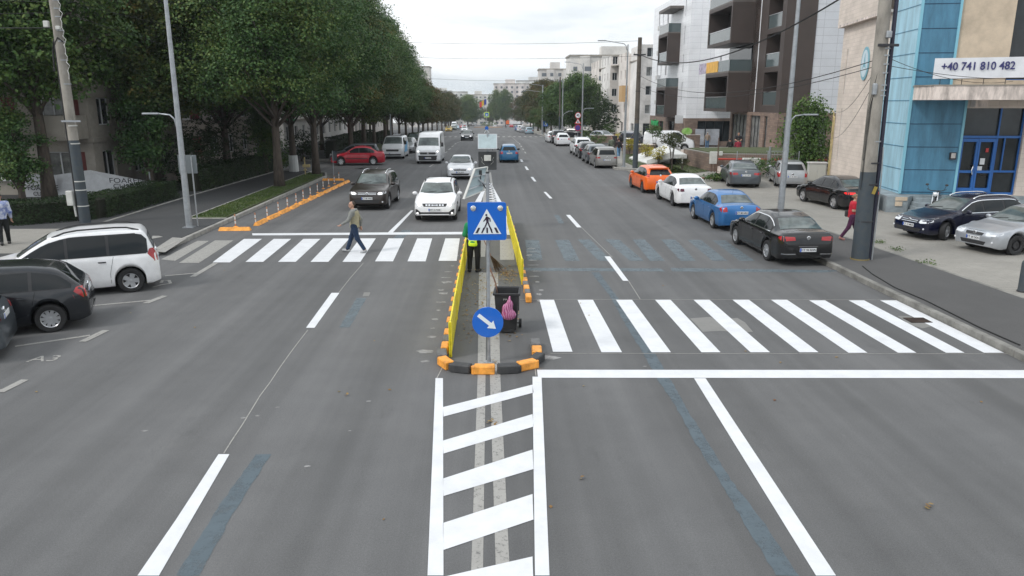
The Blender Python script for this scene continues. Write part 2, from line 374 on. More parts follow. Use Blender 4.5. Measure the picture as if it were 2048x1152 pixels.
    def patch(nm, m, lo, hi, view, off=.006, n=6, k=3, parent=None, smooth=True, side=0):
        """strip between curves lo and hi given in the view plane: 'F' (y,z) front, 'B' (y,z) rear, 'S' (x,z) side, 'T' (y,x) top"""
        sides = (1, -1) if side == 0 and view == 'S' else (side or 1,); mb = MB()
        for sd in sides:
            g = []
            for i in range(n+1):
                t = i/n; a = _at(lo, t); b = _at(hi, t); row = []
                for j in range(k+1):
                    u = a[0]+(b[0]-a[0])*j/k; v = a[1]+(b[1]-a[1])*j/k
                    if view == 'F': p = cast((u, -2., v), (0, 1, 0), off)
                    elif view == 'B': p = cast((u, 2., v), (0, -1, 0), off)
                    elif view == 'S': p = cast((sd*2., u-Lc/2, v), (-sd, 0, 0), off)
                    else: p = cast((u, v-Lc/2, 3.), (0, 0, -1), off)
                    row.append(p)
                g.append(row)
            for i in range(n):
                for j in range(k):
                    q = [g[i][j], g[i+1][j], g[i+1][j+1], g[i][j+1]]
                    if any(p is None for p in q): continue
                    # skip quads that bridge a silhouette
                    if max((q[0]-q[2]).length, (q[1]-q[3]).length) > 1. or (view == 'S' and max(p.x for p in q)-min(p.x for p in q) > .12): continue
                    nrm = (q[1]-q[0]).cross(q[3]-q[0])
                    dd = {'F': Vector((0, -1, 0)), 'B': Vector((0, 1, 0)), 'S': Vector((sd, 0, 0)), 'T': Vector((0, 0, 1))}[view]
                    mb.add(q, [(0, 1, 2, 3)] if nrm.dot(dd) > 0 else [(3, 2, 1, 0)])
        if not mb.f: return None
        # weld
        o = mb.build(nm, m, parent or root, smooth=smooth)
        bm = bmesh.new(); bm.from_mesh(o.data); bmesh.ops.remove_doubles(bm, verts=bm.verts, dist=.0008); bm.to_mesh(o.data); bm.free()
        return o
    def both(nm, m, lo, hi, view, **kw):
        a = patch(nm, m, lo, hi, view, **kw); b = patch(nm, m, [(-p[0], p[1]) for p in lo], [(-p[0], p[1]) for p in hi], view, **kw); return a, b
    # --- glass
    cw, rf, re_, bk = S['cowl'], S['rf'], S['re'], S['back']
    def zside(x): return max(belt+.02, min(zt_f(x)-.085, H-.12))
    xa = cw+(.28 if not box_like else .42); xe = bk-.02 if kind in ('hatch', 'supermini', 'suv', 'mpv', 'estate') else (re_+.30 if kind == 'sedan' else S['wf']+1.25)
    if kind == 'sedan': xe = re_+.28
    xsw = np.linspace(xa, xe, 13)
    def strip(x0, x1, n=8, dz=.0, shrink=0.):
        q = np.linspace(x0, x1, n+1); lo = [(x, belt+.025+shrink) for x in q]; hi = [(x, max(belt+.03+shrink, zside(x)-shrink)) for x in q]; return lo, hi
    lo, hi = strip(xa-.05, xe+.03)
    if not lod: patch('window_surround', M_TRIM, lo, hi, 'S', off=.004, n=14, k=4)
    cuts = {'sedan': [xa+.0, 2.42, 3.2, xe-.02], 'hatch': [xa, 2.3, 3.12, xe-.1], 'supermini': [xa, 2.25, xe-.15], 'suv': [xa, 2.3, 3.2, xe-.08], 'mpv': [xa, 2.25, 3.2, xe-.1],
            'estate': [xa, 2.5, 3.45, xe-.06], 'van': [xa, xe], 'bigvan': [xa, xe]}[kind]
    for i in range(len(cuts)-1):
        lo, hi = strip(cuts[i]+.035, cuts[i+1]-.035, shrink=.02)
        for sd in (1, -1): patch('side_window', glass, lo, hi, 'S', off=.009, n=8 if not lod else 4, k=4 if not lod else 2, side=sd)
    wy0 = hw*.80 if not box_like else hw*.84; wy1 = S['rw']*W/1.8*.98 if not box_like else S['rw']*.9
    x0, x1 = cw+.06, rf-.02
    if box_like:
        patch('windscreen', ws, [(-wy0, x0), (wy0, x0)], [(-wy1, x1), (wy1, x1)], 'T', off=.008, n=10, k=6)
    else:
        patch('windscreen', ws, [(-wy0, x0+.08), (-wy0*.5, x0), (0, x0-.03), (wy0*.5, x0), (wy0, x0+.08)], [(-wy1, x1+.01), (0, x1-.05), (wy1, x1+.01)], 'T', off=.008, n=12 if not lod else 6, k=6 if not lod else 3)
    if not lod and not box_like:
        wp = MB()
        for a, b in (((-.55, x0+.02), (-.02, x0+.1)), ((.05, x0+.02), (.6, x0+.1))):
            pa = cast((a[0], a[1]-Lc/2, 3), (0, 0, -1), .02); pb = cast((b[0], b[1]-Lc/2, 3), (0, 0, -1), .02)
            if pa and pb: wp.tube([pa, pb], .009, 5)
        if wp.v: wp.build('wiper', M_TRIM, root)
    if kind == 'sedan':
        patch('rear_window', ws, [(-wy1*.98, re_+.06), (wy1*.98, re_+.06)], [(-wy0*.93, bk-.03), (wy0*.93, bk-.03)], 'T', off=.008, n=10, k=5)
    elif not box_like:
        zt0 = zt_f(re_+.05)-.06
        patch('rear_window', glass, [(-wy0*.88, belt+.1), (wy0*.88, belt+.1)], [(-wy1*.88, zt0), (wy1*.88, zt0)], 'B', off=.008, n=10, k=4)
    # --- wheels
    for xw, fr in ((S['wf'], 1), (S['wr'], 0)):
        for sd in (1, -1):
            tw = .21; cy = sd*(hw-.105-.012)
            t = MB(); r = wr_
            t.lathe([(r*.62, -tw/2+.01), (r*.66, -tw/2), (r*.93, -tw/2), (r*.985, -tw/2+.025), (r, -tw/2+.05), (r, tw/2-.05), (r*.985, tw/2-.025), (r*.93, tw/2), (r*.66, tw/2), (r*.62, tw/2-.01), (r*.62, -tw/2+.01)], axis='X', n=28 if not lod else 16)
            wo = t.build('wheel', M_TYRE, root, smooth=40, loc=(cy, xw-Lc/2, r))
            if fr and steer: wo.rotation_euler.z = steer
            g = MB(); rr = r*.645; s_ = sd
            g.lathe([(rr, s_*.085), (rr*.96, s_*.1), (rr*.9, s_*.088), (rr*.88, s_*.03), (.001, s_*.03)], axis='X', n=28 if not lod else 16)
            mi_back = 1
            for f in range(len(g.f)): 
                pass
            ms = [M_TRIM if not steel else rim, rim]
            g.m = [0]*len(g.f)
            nr = 28 if not lod else 16
            for q in range(2*nr): g.m[q] = 1
            if steel:
                g.lathe([(rr*.62, s_*.06), (rr*.55, s_*.085), (rr*.3, s_*.085), (.001, s_*.07)], axis='X', n=16, mi=1)
            else:
                for q in range(rimn):
                    a = 2*math.pi*q/rimn; w0, w1 = rr*.13*7/rimn+.012, rr*.2*7/rimn+.008
                    ca, sa = math.cos(a), math.sin(a); v = []
                    for rad, ww, hx in ((rr*.12, w0, .085), (rr*.92, w1, .092)):
                        for sg in (-1, 1):
                            for dx in (0, -.04): v.append((s_*(hx+dx), rad*ca-sg*ww*sa, rad*sa+sg*ww*ca))
                    g.add(v, [(0, 2, 6, 4), (0, 4, 5, 1), (2, 3, 7, 6), (1, 5, 7, 3)], 1)
                g.lathe([(rr*.24, s_*.075), (rr*.22, s_*.1), (.001, s_*.102)], axis='X', n=12, mi=1)
            g.build('rim', ms, wo)
    ub = MB(); ub.bb(-hw*.62, hw*.62, -Lc/2+.3, Lc/2-.3, .17, .55); ub.build('underbody', M_UNDER, root)
    # --- mirrors
    mx_ = cw+.38 if not box_like else cw+.36; mz = belt+.07 if not box_like else belt+.12
    for sd in (1, -1):
        m_ = MB()
        if box_like: m_.bevbox((sd*(hw+.1), mx_-Lc/2, mz+.1), (.17, .1, .34), .03)
        else: m_.ell((sd*(hw+.075), mx_-Lc/2, mz), (.115, .06, .08), 10, 8)
        m_.cyl((sd*(hw-.1), mx_-Lc/2, mz-.05), (sd*(hw+.05), mx_-Lc/2, mz-.04), .025, n=6)
        m_.build('wing_mirror', M_TRIM if (box_like or (front or {}).get('blackmirror')) else pm, root, smooth=40)
    # --- front
    fz = zt_f(.05)-.02; F_ = dict(y0=.36, y1=.82, z0=.62, z1=.76, grille=[(.44, .60, .74)], low=(.62, .3, .42), style='')
    if kind == 'suv': F_.update(z0=.74, z1=.88, grille=[(.46, .74, .86)], low=(.6, .36, .52))
    if kind == 'mpv': F_.update(z0=.64, z1=.8, grille=[(.46, .66, .78)])
    if kind == 'van': F_.update(y0=.5, y1=.93, z0=.78, z1=1.02, grille=[(.55, .68, .86)], low=(.75, .32, .45))
    if kind == 'bigvan': F_.update(y0=.55, y1=.96, z0=.88, z1=1.16, grille=[(.62, .78, .96)], low=(.9, .3, .7))
    F_.update(front or {})
    hl = M_LIT if lit else M_LAMP
    sc = hw/.9
    y0, y1 = F_['y0']*sc, F_['y1']*sc*.985; z0, z1 = F_['z0'], F_['z1']
    la, lb = both('headlight', M_LAMP, [(y0, z0+.03), (y0+.2*(y1-y0), z0), (y1, z0+.03)], [(y0, z1-.07), (y0+.5*(y1-y0), z1-.02), (y1, z1+.02)], 'F', n=6, k=3)
    if lit:
        for sg, h in ((1, la), (-1, lb)):
            if h:
                c = cast((sg*(y0*.62+y1*.38), -2, (z0+z1)/2), (0, 1, 0), .012); bl_ = MB(); bl_.ell(c, (.085, .02, .06), 10, 6); bl_.build('lamp_bulb', M_LIT, h)
    for gy, ga, gb in F_['grille']:
        gy *= sc; gr = patch('grille', grillemat or M_TRIM, [(-gy*.88, ga), (gy*.88, ga)], [(-gy, gb), (gy, gb)], 'F', n=8, k=2)
        if gr and not lod and F_['style'] in ('bars', 'chrome'):
            for q in range(2): patch('grille_bar', M_CHROME, [(-gy*.92, ga+.02+q*.06), (gy*.92, ga+.02+q*.06)], [(-gy*.93, ga+.038+q*.06), (gy*.93, ga+.038+q*.06)], 'F', off=.014, n=8, k=1, parent=gr)
        if gr and F_['style'] == 'blocks':
            for yy in (-.34, -.22, .22, .34): patch('grille_bar', M_CHROME, [(yy*sc-.04, ga+.03), (yy*sc+.04, ga+.03)], [(yy*sc-.04, gb-.03), (yy*sc+.04, gb-.03)], 'F', off=.012, n=1, k=1, parent=gr)
            patch('emblem', M_CHROME, [(-.13, ga+.03), (-.04, ga+.05), (.04, ga+.05), (.13, ga+.03)], [(-.13, gb-.03), (-.04, gb-.05), (.04, gb-.05), (.13, gb-.03)], 'F', off=.014, n=6, k=1, parent=gr)
        if gr and F_['style'] in ('chrome', 'badge', 'bars') :
            c = cast((0, -2, (ga+gb)/2), (0, 1, 0), .02)
            e_ = MB(); e_.lathe([(.001, -.012), (.055, -.012), (.07, -.004), (.07, .02)], c, 'Y', 16); e_.build('emblem', M_CHROME, gr)
    ly, lz0, lz1 = F_['low']; ly *= sc
    lo_ = patch('lower_intake', M_TRIM, [(-ly*.86, lz0), (ly*.86, lz0)], [(-ly, lz1), (ly, lz1)], 'F', n=8, k=2)
    if F_.get('pods'):
        both('fog_pod', M_TRIM, [(.6*sc, .36), (.7*sc, .3), (.86*sc, .36)], [(.6*sc, .47), (.72*sc, .58), (.86*sc, .6)], 'F', n=6, k=3)
    if not lod and F_.get('fog', 1):
        for sg in (1, -1):
            c = cast((sg*.72*sc, -2, .42), (0, 1, 0), .012)
            if c: e_ = MB(); e_.ell(c, (.04, .015, .035), 8, 6); e_.build('fog_lamp', M_LAMP if not F_.get('pods') else M_LIT, root)
    if cladding:
        patch('bumper_cladding', M_TRIM, [(-.8*sc, .24), (.8*sc, .24)], [(-.8*sc, .34), (.8*sc, .34)], 'F', n=10, k=1, off=.01)
    # --- rear
    B_ = dict(y0=.5, y1=.86, z0=.72, z1=.92)
    if kind in ('sedan',): B_.update(y0=.44, z0=.76, z1=.93)
    if kind in ('hatch', 'supermini', 'estate'): B_.update(y0=.56, z0=.72, z1=.98)
    if kind == 'suv': B_.update(y0=.5, z0=.84, z1=1.04)
    if kind == 'mpv': B_.update(y0=.6, z0=.78, z1=1.06)
    if box_like: B_.update(y0=.84, y1=.97, z0=.9, z1=1.4)
    B_.update(rear or {}); y0, y1 = B_['y0']*sc, B_['y1']*sc; z0, z1 = B_['z0'], B_['z1']; tm = tailmat or (M_REDLIT if tail_lit else M_RED)
    both('tail_light', tm, [(y0, z0+.03), (y1, z0)], [(y0+.02, z1-.02), (y1, z1)], 'B', n=5, k=3)
    if not box_like: # wrap of the lamp round the corner
        for sd in (1, -1):
            patch('tail_light', tm, [(Lc-.27, (z0*.4+z1*.6)), (Lc-.10, z0+.01)], [(Lc-.22, z1-.02), (Lc-.12, z1-.0)], 'S', n=4, k=3, side=sd)
            patch('headlight', M_LAMP, [(.05, F_['z0']+.03), (.3, F_['z0']+.09)], [(.05, F_['z1']-.0), (.3, F_['z1']-.0)], 'S', n=4, k=2, side=sd)
    patch('rear_valance', M_TRIM if not B_.get('paintval') else pm, [(-.62*sc, .25), (.62*sc, .25)], [(-.72*sc, B_.get('valz', .36)), (.72*sc, B_.get('valz', .36))], 'B', n=8, k=1)
    if not lod or B_.get('badge'):
        c = cast((0, 2, B_.get('bz', (z0+z1)/2+.02)), (0, -1, 0), .014); e_ = MB(); e_.lathe([(.001, .012), (.045, .012), (.06, .004), (.06, -.02)], c, 'Y', 14); e_.build('emblem', M_CHROME, root)
    if B_.get('chromebar'):
        patch('chrome_strip', M_CHROME, [(-.3, B_['chromebar']), (.3, B_['chromebar'])], [(-.3, B_['chromebar']+.018), (.3, B_['chromebar']+.018)], 'B', n=6, k=1, off=.012)
        both('chrome_strip', M_CHROME, [(.38, .38), (.8, .38)], [(.38, .41), (.8, .41)], 'B', n=5, k=1, off=.012)
    if B_.get('spoiler'):
        sp_ = MB(); sp_.bevbox((0, re_+.14-Lc/2, zt_f(re_+.05)+.03), (S['rw']*2*.95, .3, .04), .012); sp_.build('spoiler', pm, root)
    # --- plates
    def mkplate(y, fr, txt, z):
        c = cast((0, -2 if fr else 2, z), (0, 1 if fr else -1, 0), .012)
        if not c: return
        s_ = 1 if fr else -1; p_ = MB(); p_.bevbox(c, (.52, .014, .112), .004); po = p_.build('number_plate', M_PLATE, root)
        b_ = MB(); b_.box((c.x-s_*.235, c.y-s_*.008, c.z), (.045, .005, .108)); b_.build('plate_band', M_PBLUE, po)
        if txt: text(txt, .092, 'plate_text', M_INK, po, frame((c.x+s_*.02, c.y-s_*.009, c.z), (s_, 0, 0), (0, 0, 1)), .0015, bold=.002, sx=1.0)
    if plate is not None:
        mkplate(0, True, plate, F_.get('pz', .5)); mkplate(0, False, plate, B_.get('pz', .6 if kind in ('sedan', 'suv') else .8))
    # --- side trim
    if not lod:
        for sd in (1, -1):
            dl = MB()
            doors = {'sedan': (1.42, 2.42, 3.3), 'hatch': (1.3, 2.3, 3.1), 'supermini': (1.2, 2.25), 'suv': (1.4, 2.3, 3.15), 'mpv': (1.3, 2.25, 3.2), 'estate': (1.5, 2.5, 3.3), 'van': (1.2, 2.3), 'bigvan': (1.2, 2.3, 3.5)}[kind]
            for q, dx in enumerate(doors):
                ps = []
                for z in np.linspace(.3, belt+.0, 9):
                    # the rear door edge curves round the wheel arch
                    xx = dx
                    if q == len(doors)-1 and abs(dx-S['wr']) < .6: xx = min(dx+.25*max(0, (z-.55)), S['wr']+.2) if z > .5 else min(dx, S['wr']-ra-.04)
                    p = cast((sd*2, xx-Lc/2, z), (-sd, 0, 0), -.002)
                    if p: ps.append(p)
                if len(ps) > 2: dl.tube(ps, .006, 4)
            if dl.v: dl.build('door_seam', M_UNDER, root)
            for dx in doors[1:]:
                c = cast((sd*2, dx-.16-Lc/2, belt-.12), (-sd, 0, 0), .018)
                if c: h = MB(); h.bevbox(c, (.03, .19, .03), .008); h.build('door_handle', pm if not F_.get('blackhandle') else M_TRIM, root)
            if trim: patch('side_moulding', M_TRIM, [(S['wf']+ra+.06, .50), (S['wr']-ra-.06, .50)], [(S['wf']+ra+.06, .56), (S['wr']-ra-.06, .56)], 'S', n=8, k=1, off=.012, side=sd)
            if cladding:
                patch('sill_cladding', M_TRIM, [(S['wf']+ra+.02, sill+.02), (S['wr']-ra-.02, sill+.02)], [(S['wf']+ra+.02, .4), (S['wr']-ra-.02, .4)], 'S', n=8, k=1, off=.01, side=sd)
                for xw in (S['wf'], S['wr']):
                    an = [R(a) for a in range(0, 181, 15)]
                    patch('arch_cladding', M_TRIM, [(xw-(ra+.004)*math.cos(a), wr_+(ra+.004)*math.sin(a)) for a in an], [(xw-(ra+.065)*math.cos(a), wr_+(ra+.065)*math.sin(a)) for a in an], 'S', n=14, k=1, off=.012, side=sd)
            if chromeline:
                q = np.linspace(xa-.02, xe, 12)
                patch('chrome_line', M_CHROME, [(x, belt+.012) for x in q], [(x, belt+.034) for x in q], 'S', n=12, k=1, off=.014, side=sd)
                patch('chrome_line', M_CHROME, [(x, zside(x)-.012) for x in q], [(x, zside(x)+.012) for x in q], 'S', n=12, k=1, off=.014, side=sd)
    if rails:
        for sd in (1, -1):
            yy = S['rw']*W/1.8*1.0; q = np.linspace(rf+.1, re_-.1, 8); r_ = MB()
            ps = []
            for i, x in enumerate(q):
                p = cast((sd*yy*.94, x-Lc/2, 3), (0, 0, -1), .055 if 0 < i < 7 else -.005)
                if p: ps.append(p)
            r_.tube(ps, .022, 6); r_.build('roof_rail', rails, root, smooth=True)
    if antenna:
        c = cast((.0, (re_-.1 if kind != 'sedan' else re_-.05)-Lc/2, 3), (0, 0, -1), 0); a_ = MB(); a_.cyl(c, c+Vector((0, .12, .35)), .006, .003, 5); a_.build('aerial', M_TRIM, root)
    if topsign:
        c = cast((0, (rf+re_)/2-.4-Lc/2, 3), (0, 0, -1), 0); a_ = MB(); a_.bevbox(c+Vector((0, 0, .08)), (.6, .18, .16), .03); a_.build('roof_sign', topsign, root)
    root['_L'] = Lc; root['_W'] = W; root['_wf'] = S['wf']; root['_wr'] = S['wr']
    return root
def _at(pts, t):
    if len(pts) == 1: return pts[0]
    f = t*(len(pts)-1); i = min(int(f), len(pts)-2); u = f-i
    return (pts[i][0]+(pts[i+1][0]-pts[i][0])*u, pts[i][1]+(pts[i+1][1]-pts[i][1])*u)
def place(o, x, y, head, z=0.):
    """head: heading in degrees from +X; the car's nose is local -Y"""
    o.location = (x, y, z); o.rotation_euler = (0, 0, R(head+90)); return o
def place_wheel(o, p, head, which='RL', z=0.):
    """put the outer contact point of one wheel at ground point p"""
    hd = Vector((math.cos(R(head)), math.sin(R(head)))); lf = Vector((-hd.y, hd.x)); Lc, W = o['_L'], o['_W']
    xw = o['_wr'] if which[0] == 'R' else o['_wf']; al = Lc/2-xw; sg = 1 if which[1] == 'L' else -1
    c = Vector((p[0], p[1])) - hd*al - lf*sg*(W/2-.02); return place(o, c.x, c.y, head, z)
def place_front(o, p, head, z=0.):
    hd = Vector((math.cos(R(head)), math.sin(R(head)))); c = Vector((p[0], p[1]))-hd*(o['_L']/2-.05); return place(o, c.x, c.y, head, z)
def place_rear(o, p, head, z=0.):
    hd = Vector((math.cos(R(head)), math.sin(R(head)))); c = Vector((p[0], p[1]))+hd*(o['_L']/2-.05); return place(o, c.x, c.y, head, z)
# ================================================================== PEOPLE (signed-distance bodies)
def surfnet(f, lo, hi, h):
    """surface nets of f(P)->distance on a grid; returns verts, quads"""
    lo = np.array(lo); n = np.ceil((np.array(hi)-lo)/h).astype(int)+1
    ax = [lo[i]+h*np.arange(n[i]) for i in range(3)]; P = np.stack(np.meshgrid(*ax, indexing='ij'), -1)
    V = f(P); S = V < 0
    nc = n-1; acc = np.zeros((*nc, 3)); cnt = np.zeros(nc)
    corners = [(i, j, k) for i in (0, 1) for j in (0, 1) for k in (0, 1)]
    sl = lambda c: tuple(slice(c[i], c[i]+nc[i]) for i in range(3))
    for a in corners:
        for d in range(3):
            if a[d]: continue
            b = list(a); b[d] = 1; va, vb = V[sl(a)], V[sl(b)]; cr = (va < 0) != (vb < 0)
            t = np.where(cr, va/np.where(va == vb, 1, va-vb), 0)
            for q in range(3): acc[..., q] += np.where(cr, a[q]+(t if q == d else 0), 0)
            cnt += cr
    act = cnt > 0; idx = -np.ones(nc, int); idx[act] = np.arange(act.sum()); cells = np.argwhere(act)
    verts = lo+h*(cells+acc[act]/cnt[act][:, None]); quads = []
    for d in range(3):
        a, b = (d+1) % 3, (d+2) % 3
        s0 = [slice(None)]*3; s1 = [slice(None)]*3; s0[d] = slice(0, -1); s1[d] = slice(1, None)
        x0, x1 = S[tuple(s0)], S[tuple(s1)]; e = np.argwhere(x0 != x1); e = e[(e[:, a] > 0) & (e[:, b] > 0) & (e[:, a] < nc[a]) & (e[:, b] < nc[b])]
        fl = x0[tuple(e.T)]; q = []
        for da, db in ((0, 0), (-1, 0), (-1, -1), (0, -1)):
            c = e.copy(); c[:, a] += da; c[:, b] += db; q.append(idx[tuple(c.T)])
        q = np.stack(q, 1); q[~fl] = q[~fl][:, ::-1]; quads.append(q)
    return verts, np.concatenate(quads)
def cone(P, a, b, ra, rb):
    a = np.array(a); b = np.array(b); d = b-a; t = np.clip(((P-a)@d)/max(1e-9, d@d), 0, 1)
    return np.linalg.norm(P-(a+t[..., None]*d), axis=-1)-(ra+(rb-ra)*t)
def elli(P, c, r):
    k = np.linalg.norm((P-np.array(c))/np.array(r), axis=-1); return (k-1)*min(r)
def smin(a, b, k=.03):
    h = np.clip(.5+.5*(b-a)/k, 0, 1); return b+(a-b)*h-k*h*(1-h)
def usm(P, prims, k=.03):
    d = None
    for p in prims:
        q = cone(P, *p) if len(p) == 4 else elli(P, *p)
        d = q if d is None else smin(d, q, k)
    return d
def sdfmesh(mb, prims, h, k=.03, mi=0, cut=None, pad=.05):
    lo = np.full(3, 9e9); hi = -lo
    for p in prims:
        if len(p) == 4:
            for c, r in ((p[0], p[2]), (p[1], p[3])): lo = np.minimum(lo, np.array(c)-r); hi = np.maximum(hi, np.array(c)+r)
        else: lo = np.minimum(lo, np.array(p[0])-p[1]); hi = np.maximum(hi, np.array(p[0])+p[1])
    f = (lambda P: np.maximum(usm(P, prims, k), cut(P))) if cut else (lambda P: usm(P, prims, k))
    v, q = surfnet(f, lo-pad, hi+pad, h); mb.add([tuple(x) for x in v], [tuple(int(i) for i in x) for x in q], mi)
def lerp(a, b, t): return tuple(np.array(a)+(np.array(b)-np.array(a))*t)
SKIN = mat('skin', (.42, .24, .17), .55, var=.12, vscale=12)
M_EYE = mat('eye_dark', (.03, .02, .015), .2)
def person(name, label, loc, rz, J=None, h=1.75, top=(.3, .3, .3), legs=(.03, .04, .08), shoes=(.05, .05, .05), hair=(.03, .02, .015), hairstyle='short', fine=True, extra=None, group=None, sleeves='long', bulk=1., vest=None, skirt=False, topmat=None, legwidth=1.):
    """standing pose faces -Y; J overrides joints (metres for a 1.75 m body)"""
    j = dict(pel=(0, 0, .95), waist=(0, 0, 1.1), chest=(0, 0, 1.3), neck=(0, .01, 1.47), head=(0, -.02, 1.63), look=0.,
             lsh=(.19, 0, 1.41), rsh=(-.19, 0, 1.41), lel=(.25, .02, 1.12), rel=(-.25, .02, 1.12), lwr=(.26, -.06, .88), rwr=(-.26, -.06, .88),
             lhip=(.09, 0, .92), rhip=(-.09, 0, .92), lkn=(.1, -.01, .5), rkn=(-.1, -.01, .5), lan=(.1, .03, .09), ran=(-.1, .03, .09), ltoe=(.12, -.15, .035), rtoe=(-.12, -.15, .035))
    j.update(J or {}); s = h/1.75
    o = empty(name, label, 'person', loc, rz, group); o.scale = (s, s, s)
    hd = np.array(j['head']); b = bulk; lw = legwidth
    fx, fy = math.sin(j['look']), -math.cos(j['look']); fwd = np.array((fx, fy, 0)); sd = np.array((fy, -fx, 0))*-1
    H = .012 if fine else .02
    torso = [(j['pel'], j['waist'], .135*b, .125*b), (j['waist'], j['chest'], .125*b, .14*b), (lerp(j['lsh'], j['chest'], .5), lerp(j['rsh'], j['chest'], .5), .1*b, .1*b), (j['chest'], j['neck'], .12*b, .06)]
    arms = []; 
    for q in 'lr': arms += [(j[q+'sh'], j[q+'el'], .062*b, .046*b), (j[q+'el'], j[q+'wr'], .044*b, .028)]
    lg = []
    for q in 'lr': lg += [(j[q+'hip'], j[q+'kn'], .092*lw, .062*lw), (j[q+'kn'], j[q+'an'], .06*lw, .042*lw)]
    feet = []
    for q in 'lr':
        a, t = np.array(j[q+'an']), np.array(j[q+'toe']); heel = a+(a-t)*np.array((.25, .25, 0)); heel[2] = min(a[2]-.045, .05) if a[2] < .12 else a[2]-.05
        feet += [(tuple(heel), tuple(t), .04, .034), (tuple(a), tuple(heel), .04, .038)]
    mb = MB(); sdfmesh(mb, torso+[(j['neck'], tuple(hd-(0, 0, .06)), .055, .05)]+arms+lg+feet, .02, .04)
    # head
    nose = hd+fwd*.1-np.array((0, 0, .005))
    head = [(tuple(hd+(0, 0, .03)-fwd*.01), (.078, .095 if abs(fy) > .7 else .088, .098)), (tuple(hd-(0, 0, .045)+fwd*.03), (.056, .06, .065)), (tuple(hd+fwd*.085+np.array((0, 0, .02))), tuple(nose-np.array((0, 0, .02))), .012, .017),
            (tuple(hd+sd*.078), (.014, .024, .034)), (tuple(hd-sd*.078), (.014, .024, .034)), (j['neck'], tuple(hd-(0, 0, .05)), .056, .052), (tuple(hd+fwd*.075+sd*.03+np.array((0, 0, .035))), tuple(hd+fwd*.075-sd*.03+np.array((0, 0, .035))), .014, .014)]
    sdfmesh(mb, head, .009 if fine else .018, .018)
    # hands: palm, four fingers, thumb
    for q in 'lr':
        el, wr = np.array(j[q+'el']), np.array(j[q+'wr']); d = (wr-el)/np.linalg.norm(wr-el); side = np.cross(d, (0, 0, 1.) if abs(d[2]) < .8 else (0, -1., 0)); side /= np.linalg.norm(side); nn = np.cross(side, d)
        if abs(d[2]) >= .8: side, nn = nn, side
        pal = wr+d*.09; pr = [(tuple(wr), tuple(pal+side*.012), .028, .03), (tuple(wr), tuple(pal-side*.02), .026, .026)]
        if fine:
            for i, ln in enumerate((.07, .08, .075, .058)):
                b0 = pal+side*(.03-.02*i); m1 = b0+d*ln*.55+nn*.012; pr += [(tuple(b0), tuple(m1), .0095, .009), (tuple(m1), tuple(m1+d*ln*.4+nn*.028), .009, .0075)]
            t0 = wr+d*.035+side*.028; t1 = t0+d*.035+side*.028; pr += [(tuple(t0), tuple(t1), .013, .011), (tuple(t1), tuple(t1+d*.032+nn*.01), .011, .009)]
            sdfmesh(mb, pr, .006, .006)
        else: sdfmesh(mb, pr+[(tuple(pal), tuple(pal+d*.07+nn*.02), .024, .014)], .012, .01)
    body = mb.build('body', SKIN, o, smooth=True)
    e = 0.016
    tm = topmat or mat(name+'_top_%02x%02x%02x' % tuple(int(c*255) for c in top), top, .85, var=.25, vscale=9, bump=.3, bscale=30)
    m = MB(); low = j['pel'][2]-.06
    tp = [(lerp(j['pel'], j['waist'], -.25), j['waist'], .155*b, .148*b), (j['waist'], j['chest'], .148*b, .16*b), (lerp(j['lsh'], j['chest'], .4), lerp(j['rsh'], j['chest'], .4), .118*b, .118*b), (j['chest'], lerp(j['chest'], j['neck'], .85), .13*b, .075)]
    for q in 'lr':
        if sleeves == 'long': tp += [(j[q+'sh'], j[q+'el'], .078*b, .062*b), (j[q+'el'], lerp(j[q+'el'], j[q+'wr'], .93), .06*b, .045)]
        elif sleeves == 'short': tp += [(j[q+'sh'], lerp(j[q+'sh'], j[q+'el'], .6), .078*b, .07*b)]
        else: tp += [(lerp(j['chest'], j[q+'sh'], .7), j[q+'sh'], .08, .075)]
    sdfmesh(m, tp, H, .035, cut=lambda P: low-P[..., 2]); m.build('jacket' if sleeves == 'long' else 'shirt', tm, o, smooth=True)
    lm = mat(name+'_legs_%02x%02x%02x' % tuple(int(c*255) for c in legs), legs, .9, var=.3, vscale=10, bump=.3, bscale=25)
    m = MB(); tr = [(j['pel'], lerp(j['pel'], j['waist'], .6), .145*b, .138*b)]
    for q in 'lr': tr += [(j[q+'hip'], j[q+'kn'], .105*lw, .076*lw), (j[q+'kn'], lerp(j[q+'kn'], j[q+'an'], .95), .073*lw, .06*lw)]
    sdfmesh(m, tr, H, .035); m.build('trousers', lm, o, smooth=True)
    sm = mat('shoes_%02x%02x%02x' % tuple(int(c*255) for c in shoes), shoes, .6)
    for i in (0, 2):
        m = MB(); a, t, r0, r1 = feet[i]; sdfmesh(m, [(a, t, r0+.012, r1+.012), (feet[i+1][0], feet[i+1][1], .05, .048)], .012, .02); m.build('shoe', sm, o, smooth=True)
    hm = mat('hair_%02x%02x%02x' % tuple(int(c*255) for c in hair), hair, .7, var=.3, vscale=30)
    if hairstyle != 'none':
        m = MB(); hp = [(tuple(hd+(0, 0, .045)-fwd*.02), (.086, .1, .096))]
        if hairstyle == 'long': hp += [(tuple(hd-fwd*.06), tuple(hd-fwd*.09-np.array((0, 0, .16))), .07, .05)]
        if hairstyle == 'bun': hp += [(tuple(hd-fwd*.11+np.array((0, 0, .03))), (.045, .045, .045))]
        fr = {'short': .035, 'bald': .0, 'long': .035, 'bun': .03, 'cap': .03}[hairstyle]
        sdfmesh(m, hp, .012, .02, cut=lambda P: np.maximum(((P-hd)@fwd)-fr-.9*np.maximum(0, P[..., 2]-hd[2]-.05)*(hairstyle != 'bald'), hd[2]-.02-P[..., 2] if hairstyle != 'long' else hd[2]-.25-P[..., 2]))
        m.build('hair' if hairstyle != 'cap' else 'cap', hm, o, smooth=True)
